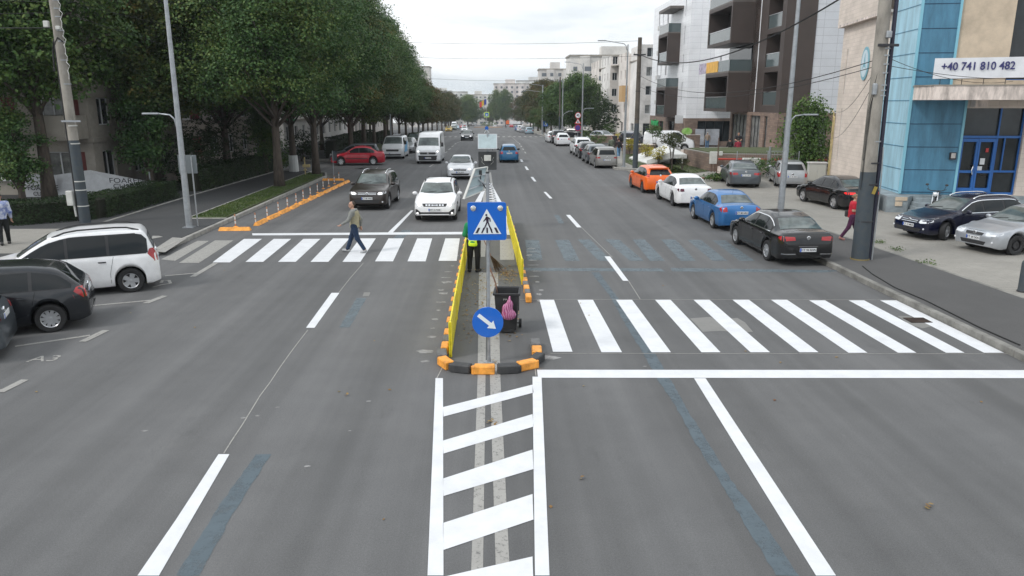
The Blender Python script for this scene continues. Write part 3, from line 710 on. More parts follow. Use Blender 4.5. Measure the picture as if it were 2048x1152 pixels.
    if fine:
        for sg in (1, -1):
            m = MB(); c = hd+fwd*.087+sd*sg*.03+np.array((0, 0, .018)); m.ell(tuple(c), (.011, .011, .008), 8, 6); m.build('eye', M_EYE, body)
    if extra: extra(o, j)
    return o
# ================================================================== TREES
BARK = mat('bark', (.085, .068, .055), .95, var=.45, vscale=7, bump=.8, bscale=18, stretch=(1, 1, .25))
L_LIME = leafmat('leaves_lime', [(.022, .052, .021), (.040, .090, .032), (.062, .128, .042), (.094, .168, .050), (.15, .195, .052)])
L_AUT = leafmat('leaves_turning', [(.018, .032, .012), (.034, .056, .018), (.058, .074, .022), (.088, .082, .024), (.13, .07, .028)])
L_GREEN = leafmat('leaves_green', [(.018, .045, .015), (.035, .078, .022), (.058, .115, .03), (.09, .15, .038), (.14, .18, .05)])
L_DARK = leafmat('leaves_hedge', [(.008, .018, .007), (.014, .03, .01), (.022, .044, .014), (.04, .065, .02)], oscale=1.2)
L_YEL = leafmat('leaves_yellow', [(.1, .12, .02), (.3, .27, .03), (.42, .35, .04), (.5, .42, .08)], oscale=1.)
def leaves_mesh(name, m, pts, nrm, size, seed=0, parent=None, aspect=.75):
    """one diamond leaf per point, its face turned roughly along nrm"""
    r = np.random.RandomState(seed); n = len(pts); nr = nrm+r.normal(0, .55, (n, 3)); nr /= np.linalg.norm(nr, axis=1)[:, None]+1e-9
    a = np.cross(nr, r.normal(0, 1, (n, 3))); a /= np.linalg.norm(a, axis=1)[:, None]+1e-9; b = np.cross(nr, a)
    s = size*r.uniform(.65, 1.35, (n, 1)); v = np.empty((n, 4, 3))
    v[:, 0] = pts-a*s*.5; v[:, 1] = pts+b*s*.5*aspect+nr*s*.06; v[:, 2] = pts+a*s*.5; v[:, 3] = pts-b*s*.5*aspect+nr*s*.06
    me = bpy.data.meshes.new(name); me.vertices.add(n*4); me.vertices.foreach_set('co', v.reshape(-1)); me.loops.add(n*4)
    me.loops.foreach_set('vertex_index', np.arange(n*4, dtype=np.int32)); me.polygons.add(n); me.polygons.foreach_set('loop_start', np.arange(0, n*4, 4, dtype=np.int32))
    me.polygons.foreach_set('loop_total', np.full(n, 4, dtype=np.int32)); me.materials.append(m); me.update(calc_edges=True); me.validate()
    o = bpy.data.objects.new(name, me); COL.objects.link(o)
    if parent: o.parent = parent
    return o
def crown_points(lobes, ntwig, per, spray, seed, droop=.25, inner=.35):
    """twigs sit on the outside of the lobes (some inside), leaves in sprays about each twig"""
    r = np.random.RandomState(seed); lob = np.array(lobes); w_ = (lob[:, 3]*lob[:, 4]); w_ = w_/w_.sum()
    k = r.choice(len(lob), ntwig, p=w_); d = r.normal(0, 1, (ntwig, 3)); d /= np.linalg.norm(d, axis=1)[:, None]
    rad = np.where(r.rand(ntwig) < inner, r.uniform(.35, .9, ntwig), r.uniform(.8, 1.28, ntwig))
    c = lob[k, :3]; rr = lob[k][:, [3, 3, 4]]; tw = c+d*rr*rad[:, None]
    # twigs that would sit deep inside another lobe are dropped, so leaves gather on the outline
    keep = np.ones(ntwig, bool)
    for q in range(len(lob)):
        dist = np.linalg.norm((tw-lob[q, :3])/lob[q][[3, 3, 4]], axis=1); keep &= ~((dist < .62) & (r.rand(ntwig) < .75))
    tw, d = tw[keep], d[keep]; n = len(tw)
    off = r.normal(0, 1, (n, per, 3))*np.array((spray, spray, spray*.45)); off[..., 2] -= droop*np.linalg.norm(off[..., :2], axis=-1)
    P = (tw[:, None, :]+off).reshape(-1, 3); nr = np.repeat(d*.6+np.array((0, 0, .75)), per, 0)
    return P, nr
def tree_mesh(name, label, seed, H=14., R0=4., base=3.2, nl=22, leaf=.17, ntwig=2600, per=14, lm=None, trunk=.24, shape='oval', lean=.3, spray=.34, bark=None, droop=.25, inner=.35, cat='tree'):
    r = random.Random(seed); o = empty(name, label, cat); lobes = []; hc = H-base
    for i in range(nl):
        t = (i+.5)/nl; z = base+hc*(.08+.84*t)
        if shape == 'oval': env = math.sin(math.pi*min(1, .16+.78*t)**.82)**.75*(1 if t < .5 else 1-.35*(t-.5))
        elif shape == 'cone': env = (1-t)**.55*1.0+.12
        else: env = math.sqrt(max(.05, 1-(2*t-1)**2))
        a = i*2.4+r.uniform(-.4, .4); rad = R0*env*r.uniform(.42, .84); lr = R0*r.uniform(.2, .36)*(.55+.45*env)
        lobes.append((math.cos(a)*rad, math.sin(a)*rad, z, lr*1.1, lr*r.uniform(.45, .8)))
    for i in range(max(3, nl//4)):
        t = i/max(3, nl//4); lobes.append((r.uniform(-.4, .4), r.uniform(-.4, .4), base+hc*(.25+.62*t), R0*.42*(1-.35*t), R0*.42))
    P, nr = crown_points(lobes, ntwig, per, spray, seed, droop, inner*.6); k_ = P[:, 2] > base*.62; P = P[k_]; nr = nr[k_]
    leaves_mesh('crown', lm or L_LIME, P, nr, leaf, seed+1, o)
    t = MB(); top = base+hc*.75; sp = [(0, 0, -.1)]; 
    for q in range(1, 8): sp.append((lean*math.sin(q*.9+seed)*.12*q/3, lean*math.cos(q*1.1+seed)*.12*q/3, top*q/7))
    t.tube(sp, [trunk*1.35]+[trunk*(1-.78*q/7) for q in range(1, 8)], 10)
    for lb in lobes[::1]:
        z0 = max(base*.8, lb[2]-abs(lb[3])-1.2); z0 = min(z0, top*.95); f = z0/top*7; i = min(6, int(f)); u = f-i
        st = [sp[i][k]+(sp[i+1][k]-sp[i][k])*u for k in range(3)]; mid = [(st[0]+lb[0])/2, (st[1]+lb[1])/2, (st[2]*.4+lb[2]*.6)]
        rr = trunk*.36*(1-.5*z0/H); t.tube([st, mid, (lb[0], lb[1], lb[2])], [rr, rr*.65, rr*.25], 6)
    t.build('trunk', bark or BARK, o, smooth=True)
    return o
def put_tree(proto, x, y, s=1., rz=0., label=None, name=None, group=None, z=0., sz=None, lm=None):
    o = copy_tree(proto) if proto.get('used') else proto; proto['used'] = 1
    if o is not proto and 'used' in o: del o['used']
    o.location = (x, y, z); o.scale = (s, s, sz or s); o.rotation_euler = (0, 0, rz)
    if label: o['label'] = label
    if group: o['group'] = group
    return o
def leafy_box(name, label, path, width, height, n, lm=None, leaf=.07, seed=3, z0=0., cat='hedge', wob=.12):
    """clipped hedge along a path of (x, y): leaves on and just under every face, dark boxes inside painted as inner shade"""
    o = empty(name, label, cat, (path[0][0], path[0][1], z0)); r = np.random.RandomState(seed); pts = []; nr = []
    segs = [(np.array(a), np.array(b)) for a, b in zip(path, path[1:])]; ln = [np.linalg.norm(b-a) for a, b in segs]; tot = sum(ln)
    core = MB(); x0, y0 = path[0]
    for (a, b), l in zip(segs, ln):
        d = (b-a)/l; nn = np.array((-d[1], d[0])); k = int(n*l/tot); u = r.uniform(-.1, l+.1, k); f = r.rand(k)
        side = np.where(f < .36, -1, np.where(f < .72, 1, 0)); z = r.uniform(.02, 1, k)*height; v = side*width/2; top = side == 0
        v = np.where(top, r.uniform(-.5, .5, k)*width, v); z = np.where(top, height, z); ndx = np.stack([nn[0]*side, nn[1]*side, top*1.], 1)
        p = a[None]+d[None]*u[:, None]+nn[None]*v[:, None]; wv = np.array([noise.noise(Vector((q[0]*1.1, q[1]*1.1, zz*1.5)))*wob for q, zz in zip(p, z)])
        dep = -np.abs(r.normal(0, .06, k))+wv; P = np.stack([p[:, 0]-x0, p[:, 1]-y0, z], 1)+ndx*dep[:, None]; pts.append(P); nr.append(ndx+np.array((0, 0, .4)))
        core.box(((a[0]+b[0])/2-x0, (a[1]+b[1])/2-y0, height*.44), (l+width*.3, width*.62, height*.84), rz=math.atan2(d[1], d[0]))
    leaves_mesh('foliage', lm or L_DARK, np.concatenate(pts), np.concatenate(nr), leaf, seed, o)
    core.build('shade_core', mat('hedge_shade', (.02, .022, .012), 1.), o)  # solid near-black boxes: the hedge's inner shade put into their colour
    return o
def bush(name, label, x, y, r0, h, lm, seed=0, leaf=.08, n=2500, stem=True, z=0., cat='shrub', flat=.9, group=None, lift=0.):
    r = random.Random(seed); o = empty(name, label, cat, (x, y, z), group=group); lb = []
    for i in range(9):
        a = i*2.4; k = r.uniform(.2, .6); lb.append((math.cos(a)*r0*k, math.sin(a)*r0*k, lift+(h-lift)*r.uniform(.35, .75), r0*r.uniform(.35, .55), (h-lift)*r.uniform(.2, .34)))
    P, nr = crown_points(lb, n//10, 10, .1, seed, .1, .3); P[:, 2] = np.maximum(P[:, 2], .03)
    leaves_mesh('foliage', lm, P, nr, leaf, seed, o)
    if stem:
        t = MB()
        for i in range(5): t.tube([(r.uniform(-.05, .05), r.uniform(-.05, .05), 0), (lb[i][0]*.4, lb[i][1]*.4, lb[i][2]*.6), lb[i][:3]], [.03, .022, .01], 5)
        t.build('stem', BARK, o)
    return o
# ================================================================== GROUND
def asphalt(name, c_lo, c_hi, rough=.85, tracks=False, stains=True, joints=False):
    m = bpy.data.materials.new(name); m.use_nodes = True; nt = m.node_tree; b = nt.nodes['Principled BSDF']; L = nt.links.new
    tc = N(nt, 'ShaderNodeTexCoord')
    def noi(scale, detail=5, st=None, rough=.6):
        n = N(nt, 'ShaderNodeTexNoise'); n.inputs['Scale'].default_value = scale; n.inputs['Detail'].default_value = detail; n.inputs['Roughness'].default_value = rough
        src = tc.outputs['Object']
        if st: mp = N(nt, 'ShaderNodeMapping'); mp.inputs['Scale'].default_value = st; L(src, mp.inputs[0]); src = mp.outputs[0]
        L(src, n.inputs[0]); return n.outputs['Fac']
    def rng(s, a, b_, c, d):
        r = N(nt, 'ShaderNodeMapRange'); r.inputs[1].default_value = a; r.inputs[2].default_value = b_; r.inputs[3].default_value = c; r.inputs[4].default_value = d; L(s, r.inputs[0]); return r.outputs[0]
    def mul(a, b_):
        q = N(nt, 'ShaderNodeMath', operation='MULTIPLY'); L(a, q.inputs[0]); L(b_, q.inputs[1]); return q.outputs[0]
    f = rng(noi(.22, 4), .3, .7, .91, 1.07)
    f = mul(f, rng(noi(1.6, 6), .3, .7, .95, 1.05))
    f = mul(f, rng(noi(90, 2), .25, .75, .72, 1.30))
    f = mul(f, rng(noi(38, 3), .25, .75, .88, 1.14))
    if tracks:
        f = mul(f, rng(noi(1., 3, (.75, .016, 1)), .35, .65, .82, 1.16)); f = mul(f, rng(noi(7, 6, (1, .4, 1), .7), .66, .72, 1., 1.25)); f = mul(f, rng(noi(3.3, 7, None, .75), .62, .70, 1., .86))
        f = mul(f, rng(noi(1., 4, (3.2, .05, 1)), .35, .65, .95, 1.06))
        f = mul(f, rng(noi(.9, 8, (1, .35, 1), .75), .60, .72, 1., .82))
    if stains: f = mul(f, rng(noi(2.6, 9, None, .7), .60, .76, 1., .86))
    if joints:
        for bw, bh, lo in ((.4, .2, .86), (3.2, 3.2, .8)):
            t = N(nt, 'ShaderNodeTexBrick'); L(tc.outputs['Object'], t.inputs['Vector']); t.inputs['Color1'].default_value = (1, 1, 1, 1); t.inputs['Color2'].default_value = (.93, .93, .93, 1); t.inputs['Mortar'].default_value = (lo, lo, lo, 1)
            t.inputs['Scale'].default_value = 1; t.inputs['Mortar Size'].default_value = .012; t.inputs['Brick Width'].default_value = bw; t.inputs['Row Height'].default_value = bh; f = mul(f, t.outputs[0])
    mx = N(nt, 'ShaderNodeMix', data_type='RGBA'); mx.inputs[6].default_value = (*c_lo, 1); mx.inputs[7].default_value = (*c_hi, 1); L(noi(.35, 6), mx.inputs[0])
    v = N(nt, 'ShaderNodeVectorMath', operation='SCALE'); L(mx.outputs[2], v.inputs[0]); L(f, v.inputs['Scale']); L(v.outputs[0], b.inputs['Base Color'])
    b.inputs['Roughness'].default_value = rough; b.inputs['Specular IOR Level'].default_value = .35
    bp = N(nt, 'ShaderNodeBump'); bp.inputs['Strength'].default_value = .35; bp.inputs['Distance'].default_value = .01; L(noi(140, 2), bp.inputs['Height']); L(bp.outputs[0], b.inputs['Normal'])
    return m
A_ROAD = asphalt('asphalt', (.103, .104, .106), (.127, .126, .126), tracks=True)
A_PAVE = asphalt('pavement_asphalt', (.075, .074, .074), (.095, .093, .092))
A_PAVEL = asphalt('pavement_asphalt_dark', (.05, .051, .053), (.064, .065, .067))
A_LOT = asphalt('concrete_paving', (.255, .243, .22), (.32, .305, .277), joints=True)
A_BAY = asphalt('bay_asphalt', (.10, .098, .094), (.13, .126, .118))
M_KERB = mat('kerb_concrete', (.3, .29, .27), .85, var=.3, vscale=2.2, bump=.2)
M_KERB2 = mat('kerb_concrete_old', (.2, .195, .18), .9, var=.4, vscale=2.2, bump=.2)
M_GRASS = mat('grass_ground', (.07, .1, .03), .95, var=.55, vscale=3.2, col2=(.055, .05, .03), bump=.5, bscale=30)
def worn(name, col, cut, base=(.12, .118, .114), scale=9., rough=.6, amt=1., veil=None):
    """road paint: worn through to the asphalt where a fine noise is high"""
    m = bpy.data.materials.new(name); m.use_nodes = True; nt = m.node_tree; b = nt.nodes['Principled BSDF']; L = nt.links.new
    tc = N(nt, 'ShaderNodeTexCoord'); n = N(nt, 'ShaderNodeTexNoise'); n.inputs['Scale'].default_value = scale; n.inputs['Detail'].default_value = 9; n.inputs['Roughness'].default_value = .8
    L(tc.outputs['Object'], n.inputs[0]); r = N(nt, 'ShaderNodeMapRange'); r.inputs[1].default_value = cut; r.inputs[2].default_value = cut+.09; r.inputs[3].default_value = 0; r.inputs[4].default_value = amt
    L(n.outputs['Fac'], r.inputs[0]); mx = N(nt, 'ShaderNodeMix', data_type='RGBA'); mx.inputs[6].default_value = (*col, 1); mx.inputs[7].default_value = (*base, 1)
    L(r.outputs[0], mx.inputs[0]); n2 = N(nt, 'ShaderNodeTexNoise'); n2.inputs['Scale'].default_value = 2.6; n2.inputs['Detail'].default_value = 8; n2.inputs['Roughness'].default_value = .7; L(tc.outputs['Object'], n2.inputs[0])
    r2 = N(nt, 'ShaderNodeMapRange'); r2.inputs[1].default_value = .3; r2.inputs[2].default_value = .7; r2.inputs[3].default_value = .86; r2.inputs[4].default_value = 1.03; L(n2.outputs['Fac'], r2.inputs[0])
    v = N(nt, 'ShaderNodeVectorMath', operation='SCALE'); L(mx.outputs[2], v.inputs[0]); L(r2.outputs[0], v.inputs['Scale']); L(v.outputs[0], b.inputs['Base Color']); b.inputs['Roughness'].default_value = rough
    if veil is not None:      # thin film: the road shows through, fully where the noise is high
        mx.inputs[0].default_value = 0; nt.links.remove(mx.inputs[0].links[0]); r.inputs[2].default_value = cut+.36; r.inputs[3].default_value = 1-veil; r.inputs[4].default_value = 1
        tb = N(nt, 'ShaderNodeBsdfTransparent'); ms = N(nt, 'ShaderNodeMixShader'); L(r.outputs[0], ms.inputs[0]); L(b.outputs[0], ms.inputs[1]); L(tb.outputs[0], ms.inputs[2]); L(ms.outputs[0], nt.nodes['Material Output'].inputs[0])
    return m
P_NEW = worn('paint_white_fresh', (.68, .69, .71), .66)
P_OLD = worn('paint_white_worn', (.33, .32, .30), .53, scale=14)
P_FADE = worn('paint_white_faded', (.25, .245, .235), .47, scale=12)
P_BLUE = worn('masked_marking', (.150, .192, .218), .46, scale=2.2, veil=.72)
P_TAR = worn('tar_seal', (.104, .140, .165), .47, scale=2.2, veil=.8)
P_DUST = worn('dust_marks', (.34, .335, .33), .44, scale=6, veil=.85)
P_PATCH = worn('patched_asphalt', (.2, .195, .185), .58, scale=6, amt=.5)
def sheet(name, m, poly, z, kind='structure'):
    mb = MB(); n = len(poly); ar = sum(poly[i][0]*poly[(i+1) % n][1]-poly[(i+1) % n][0]*poly[i][1] for i in range(n))
    if ar < 0: poly = poly[::-1]
    mb.add([(p[0], p[1], z) for p in poly], [tuple(range(n))]); return mb.build(name, m, kind=kind)
def quads(name, m, polys, z):
    mb = MB()
    for poly in polys:
        if m in (P_BLUE, P_TAR):      # ragged rim
            q_ = []
            for a, b in zip(poly, list(poly[1:])+[poly[0]]):
                k = max(1, int(math.hypot(b[0]-a[0], b[1]-a[1])/.12)); q_ += [(a[0]+(b[0]-a[0])*i/k+rnd.uniform(-.012, .012), a[1]+(b[1]-a[1])*i/k+rnd.uniform(-.015, .015)) for i in range(k)]
            poly = q_
        n = len(poly); ar = sum(poly[i][0]*poly[(i+1) % n][1]-poly[(i+1) % n][0]*poly[i][1] for i in range(n))
        if ar < 0: poly = poly[::-1]
        mb.add([(p[0], p[1], z) for p in poly], [tuple(range(n))])
    return mb.build(name, m, kind='structure')
def px(*pts): return [tuple(G(*p)[:2]) for p in pts]
def pxz(z, *pts): return [tuple(G(*p, z)[:2]) for p in pts]
def stripe(pts, w_, ragged=0.):
    """world polyline -> one polygon of the given width"""
    l = []; r_ = []
    for i, p in enumerate(pts):
        a = Vector(pts[max(0, i-1)][:2]); b = Vector(pts[min(len(pts)-1, i+1)][:2]); d = (b-a).normalized(); n = Vector((-d.y, d.x)); k = w_/2*(1+rnd.uniform(-ragged, ragged))
        l.append(tuple(Vector(p[:2])+n*k)); r_.append(tuple(Vector(p[:2])-n*k))
    return l+r_[::-1]
sheet('ground', mat('far_ground', (.13, .125, .11), .95, var=.3, vscale=.05), [(-800, -60), (800, -60), (800, 1500), (-800, 1500)], -.03)
sheet('road', A_ROAD, [(-11.2, -12), (10.45, -12), (10.45, 26), (10.0, 40), (10.0, 56), (10.6, 58), (10.6, 84), (40, 84), (40, 100), (9.6, 102), (9.8, 260), (60, 290), (60, 380), (12, 400), (12, 900), (-12, 900), (-12, 400), (-60, 380), (-60, 290), (-12.4, 260), (-12.4, 130), (-11.2, 120), (-11.2, 66), (-30, 64), (-30, 56), (-11.2, 54)], 0)
sheet('parking_road', A_BAY, [(-11.2, -12), (-11.2, 24.3), (-15.2, 24.3), (-15.2, -12)], 0)
KH = .13
def kerbed(name, m, poly, h=KH): mb = MB(); mb.prism(poly, -.1, h); return mb.build(name, m, kind='structure')
# left side: pavement, grass strip, kerb
kerbed('pavement', A_PAVEL, [(-15.4, -12), (-30, -12), (-30, 55.6), (-13.2, 55.6), (-13.2, 32.1), (-11.45, 32.1), (-11.45, 24.5), (-15.4, 24.5)])
sheet('pavement_slabs', A_LOT, [(-15.5, 24.6), (-15.5, 29.6), (-29, 29.6), (-29, 24.6)], KH+.004)
kerbed('verge', M_GRASS, [(-13.05, 32.3), (-11.55, 32.3), (-11.55, 51.5), (-12.0, 53.6), (-13.05, 53.8)], KH+.01)
mb = MB()
def kerbline(mb, pts, w_=.15, h=KH+.02, seg=1.0):
    for a, b in zip(pts, pts[1:]):
        a, b = Vector(a), Vector(b); l = (b-a).length; n = max(1, int(l/seg)); d = (b-a)/l
        for i in range(n):
            c = a+d*(l*(i+.5)/n); mb.bevbox((c.x, c.y, (h-.1)/2), (l/n-.008, w_, h+.1), .015, rz=math.atan2(d.y, d.x))
kerbline(mb, [(-11.3, 24.6), (-11.3, 51.4), (-11.8, 53.7), (-13.1, 55.5), (-30, 55.6)]); kerbline(mb, [(-15.3, 24.42), (-11.3, 24.42)]); kerbline(mb, [(-15.28, -12), (-15.28, 24.4)])
kerbline(mb, [(-13.12, 32.2), (-13.12, 55)], .08); kerbline(mb, [(-13.1, 32.22), (-11.4, 32.22)], .08)
kerbline(mb, [(-16.1, 31), (-16.05, 41), (-15.6, 55)], .07, KH+.04)
mb.build('kerb', M_KERB, kind='structure')
kerbed('pavement', A_PAVEL, [(-11.35, 67), (-11.35, 119), (-12.55, 130), (-12.55, 260), (-30, 260), (-30, 67)])
kerbed('verge', M_GRASS, [(-13.6, 68), (-11.9, 68), (-11.9, 118), (-13.6, 118)], KH+.01)
mb = MB(); kerbline(mb, [(-30, 66.9), (-11.3, 66.9), (-11.3, 95), (-11.3, 119), (-12.5, 130), (-12.5, 260)], .15, KH+.02, 4.); mb.build('kerb', M_KERB, kind='structure')
# right side
kerbed('pavement', A_PAVE, [(10.55, -12), (10.55, 22), (10.35, 30), (9.75, 41), (12.1, 43.4), (12.45, 36), (12.9, 28.2), (13.5, 18), (14.4, -12)])
kerbed('forecourt', A_LOT, [(14.4, -12), (13.5, 18), (12.9, 28.2), (12.45, 36), (12.1, 43.4), (9.9, 43.6), (9.9, 55), (13.5, 55.5), (22, 56.5), (60, 56.5), (60, -12)], KH-.005)
mb = MB(); kerbline(mb, [(10.48, -12), (10.48, 22), (10.28, 30), (9.68, 41)], .16, KH+.015); kerbline(mb, [(13.52, 17), (12.92, 28.2), (12.47, 36)], .1, KH+.012); mb.build('kerb', M_KERB2, kind='structure')
kerbed('pavement', A_LOT, [(9.35, 57), (9.5, 83), (16, 84), (36, 84), (36, 57), (13, 56.4), (10, 56.3)], KH+.004)
mb = MB(); kerbline(mb, [(13.4, 56.3), (10.2, 56.2), (9.3, 57), (9.42, 83), (16, 84)], .16, KH+.025); mb.build('kerb', M_KERB, kind='structure')
kerbed('pavement', A_LOT, [(9.3, 103), (9.9, 260), (36, 260), (36, 103)]); mb = MB(); kerbline(mb, [(34, 102.9), (9.3, 102.9), (9.9, 260)], .16, KH+.025, 4.); mb.build('kerb', M_KERB, kind='structure')
# lawns of the right corner (raised a few centimetres over the paving)
def lawn(poly, z=KH+.03, n=1500, seed=1, name='lawn'):
    kerbed(name, M_GRASS, poly, z); r = np.random.RandomState(seed); P = np.array(poly); lo, hi = P.min(0), P.max(0); q = r.uniform(0, 1, (n*4, 2))*(hi-lo)+lo
    def inside(p):
        c = False; k = len(poly)
        for i in range(k):
            a, b = poly[i], poly[(i+1) % k]
            if (a[1] > p[1]) != (b[1] > p[1]) and p[0] < (b[0]-a[0])*(p[1]-a[1])/(b[1]-a[1])+a[0]: c = not c
        return c
    q = np.array([p for p in q if inside(p)])[:n]; pts = np.concatenate([q, np.full((len(q), 1), z+.012)], 1); nr = np.tile(np.array((.8, -.8, .2)), (len(q), 1))*r.choice([-1, 1], (len(q), 1))
    o = leaves_mesh('grass_tufts', L_TUFT, pts, nr, .065, seed); o['kind'] = 'stuff'; o['label'] = 'short grass blades growing in the verge and lawns'; return o
L_TUFT = leafmat('grass_blades', [(.05, .06, .025), (.05, .085, .02), (.075, .12, .028), (.12, .15, .04)], oscale=.8)
lawn([(-13.0, 32.5), (-11.6, 32.5), (-11.6, 51.4), (-12.1, 53.4), (-13.0, 53.6)], KH+.014, 6000, 4, 'verge_turf')
lawn(pxz(.16, (1310, 318), (1380, 345), (1300, 345), (1245, 322), (1245, 300)), n=1500)
lawn(pxz(.16, (1300, 330), (1395, 325), (1480, 333), (1372, 348), (1326, 344)), n=1800, seed=2)
# ------------------------------------------------------------------ markings (photo pixels -> ground)
zeb = [((1079, 600), (1108, 600), (1145, 704), (1106, 704)), ((1155, 600), (1186, 600), (1244, 705), (1203, 705)), ((1232, 600), (1264, 600), (1342, 705), (1303, 705)), ((1310, 600), (1341, 600), (1441, 705), (1403, 705)),
       ((1387, 600), (1419, 600), (1540, 705), (1501, 705)), ((1465, 600), (1498, 600), (1637, 705), (1599, 705)), ((1542, 600), (1574, 600), (1735, 706), (1697, 706)), ((1618, 601), (1650, 601), (1833, 706), (1796, 706)),
       ((1697, 601), (1728, 601), (1929, 706), (1892, 706)), ((1760, 601), (1793, 601), (2008, 706), (1968, 706))]
quads('zebra_crossing', P_NEW, [px(*q) for q in zeb], .006)
zl = [(425, 525, 480, 478), (491, 524, 525, 478), (556, 524, 590, 478), (621, 524, 657, 477), (685, 524, 720, 477), (750, 523, 773, 477), (815, 523, 828, 477), (877, 522, 888, 477)]
quads('zebra_crossing', P_NEW, [px((a, b), (a+35+i*.2, b), (c+44-i*1.6, d), (c+8-i*.6, d)) for i, (a, b, c, d) in enumerate([(425, 525, 480, 478), (491, 524, 540, 478), (556, 524, 600, 478), (621, 524, 660, 477), (685, 524, 714, 477), (750, 523, 772, 477), (815, 523, 830, 477), (877, 522, 887, 477)])], .006)
quads('zebra_crossing_worn', P_OLD, [px((358, 526), (398, 526), (467, 481), (430, 481)), px((322, 519), (350, 522), (418, 482), (395, 482))]+[pxz(0, (948, 478), (973, 478), (970, 514), (944, 514)), px((1000, 478), (1026, 478), (1029, 520), (1000, 520))], .006)
quads('zebra_crossing_worn', P_OLD, [pxz(KH, (303, 502), (330, 505), (373, 477), (345, 475)), pxz(KH, (303, 478), (326, 474), (318, 472), (305, 472))], KH+.008)
quads('stop_line', P_NEW, [px((505, 471), (504, 467), (925, 464), (924, 469)), px((1074, 740), (2300, 741), (2400, 757), (1076, 756))], .006)
quads('lane_line', P_NEW, [px((437, 909), (459, 909), (318, 1152), (275, 1152), (352, 1040)), px((663, 586), (679, 586), (629, 656), (612, 656)), px((822, 421), (827, 421), (786, 465), (776, 465)),
      px((1388, 757), (1411, 757), (1672, 1152), (1632, 1152)), px((1209, 513), (1220, 513), (1257, 562), (1246, 562)), px((1132, 430), (1140, 430), (1163, 455), (1154, 455)), px((1087, 384), (1092, 384), (1105, 397), (1099, 397)),
      px((1061, 354), (1066, 354), (1073, 363), (1068, 363)), px((1040, 319), (1044, 319), (1047, 324), (1042, 324)), px((1049, 333), (1053, 333), (1058, 340), (1053, 340))], .006)
far = []
for i in range(14): far.append(stripe([(-5.0+i*.06, 60+i*5.5), (-4.9+i*.06, 62.5+i*5.5)], .14)); far.append(stripe([(3.3, 76+i*5.5), (3.3, 78.5+i*5.5)], .14))
quads('lane_line', P_OLD, far, .006)
thin = [stripe([tuple(G(*p)) for p in q], .02) for q in [[(616, 660), (598, 683), (580, 707), (560, 735), (541, 764), (520, 792), (503, 820), (484, 851), (462, 884), (447, 908)], [(727, 526), (700, 557), (678, 585)], [(1225, 515), (1163, 455)], [(1280, 598), (1257, 562)], [(1100, 707), (2015, 708)], [(1040, 599), (1800, 600)], [(873, 758), (885, 735)], [(1072, 752), (1070, 735)]]]
quads('setting_out_line', P_OLD, thin, .005)
quads('masked_marking', P_BLUE, [px((713, 596), (733, 596), (700, 655), (679, 655)), px((1050, 480), (1078, 480), (1085, 520), (1055, 520)), px((1110, 480), (1138, 480), (1160, 522), (1130, 522)),
      px((1155, 479), (1180, 479), (1225, 522), (1198, 522)), px((1210, 479), (1238, 479), (1288, 522), (1260, 522)), px((1265, 479), (1290, 479), (1330, 522), (1300, 522)), px((1322, 479), (1350, 479), (1392, 522), (1362, 522)), px((1375, 480), (1402, 480), (1455, 522), (1425, 522)),
      px((1425, 481), (1450, 481), (1510, 522), (1480, 522)), px((1045, 536), (1320, 537), (1330, 543), (1045, 542)), px((1340, 536), (1690, 541), (1650, 545), (1345, 543)), px((1108, 430), (1118, 430), (1128, 447), (1118, 447)), px((805, 460), (825, 460), (800, 482), (778, 484))], .004)
quads('tar_seal', P_TAR, [px((512, 909), (543, 909), (470, 1020), (400, 1152), (352, 1152), (440, 1010)), stripe([tuple(G(*p)) for p in [(1190, 545), (1225, 590), (1262, 650), (1300, 710), (1330, 762), (1362, 815), (1400, 880), (1450, 960), (1510, 1050), (1575, 1152)]], .2, .25)], .0045)
quads('masked_marking', P_PATCH, [px((728, 585), (741, 585), (738, 593), (725, 593))], .006)
# double line and hatched median
quads('median_line_worn', P_OLD, [px((958, 545), (973, 545), (971, 760), (966, 1152), (942, 1152), (955, 760)), px((975, 545), (996, 545), (1001, 760), (1020, 1152), (992, 1152), (980, 760)), px((968, 345), (972, 345), (972, 478), (962, 478)), px((978, 345), (982, 345), (996, 440), (988, 440))], .004)
hz = [px((871, 757), (886, 757), (887, 1152), (855, 1152)), px((1065, 754), (1083, 754), (1099, 1152), (1070, 1152))]
for a, b in (((815, 834), (770, 786)), ((882, 908), (829, 854)), ((958, 993), (900, 939)), ((1047, 1101), (989, 1040)), ((1155, 1215), (1114, 1175))):
    hz.append(px((886, a[0]), (1065, b[0]), (1067, b[1]), (887, a[1])))
quads('median_hatching', P_NEW, hz, .0075)
hz = [px((973, 366), (975, 366), (962, 404), (950, 404)), px((980, 366), (982, 366), (1003, 404), (990, 404))]
for i in range(8): y = 366+i*5; hz.append(px((978-i*.6, y), (984+i*1.2, y), (985+i*1.4, y+2), (978-i*.6, y+2)))
hz += [px((945, 430), (925, 470), (932, 470), (950, 432)), px((1005, 425), (1012, 428), (1022, 470), (1014, 470))]
quads('median_hatching', P_NEW, hz, .0075)
# far crossings
q = []
for i in range(22):
    x = -10.6+i*.95
    if abs(x+.1) > .8: q.append([(x, 133), (x+.45, 133), (x+.45, 138.5), (x, 138.5)])
quads('zebra_crossing_worn', P_OLD, q, .006)
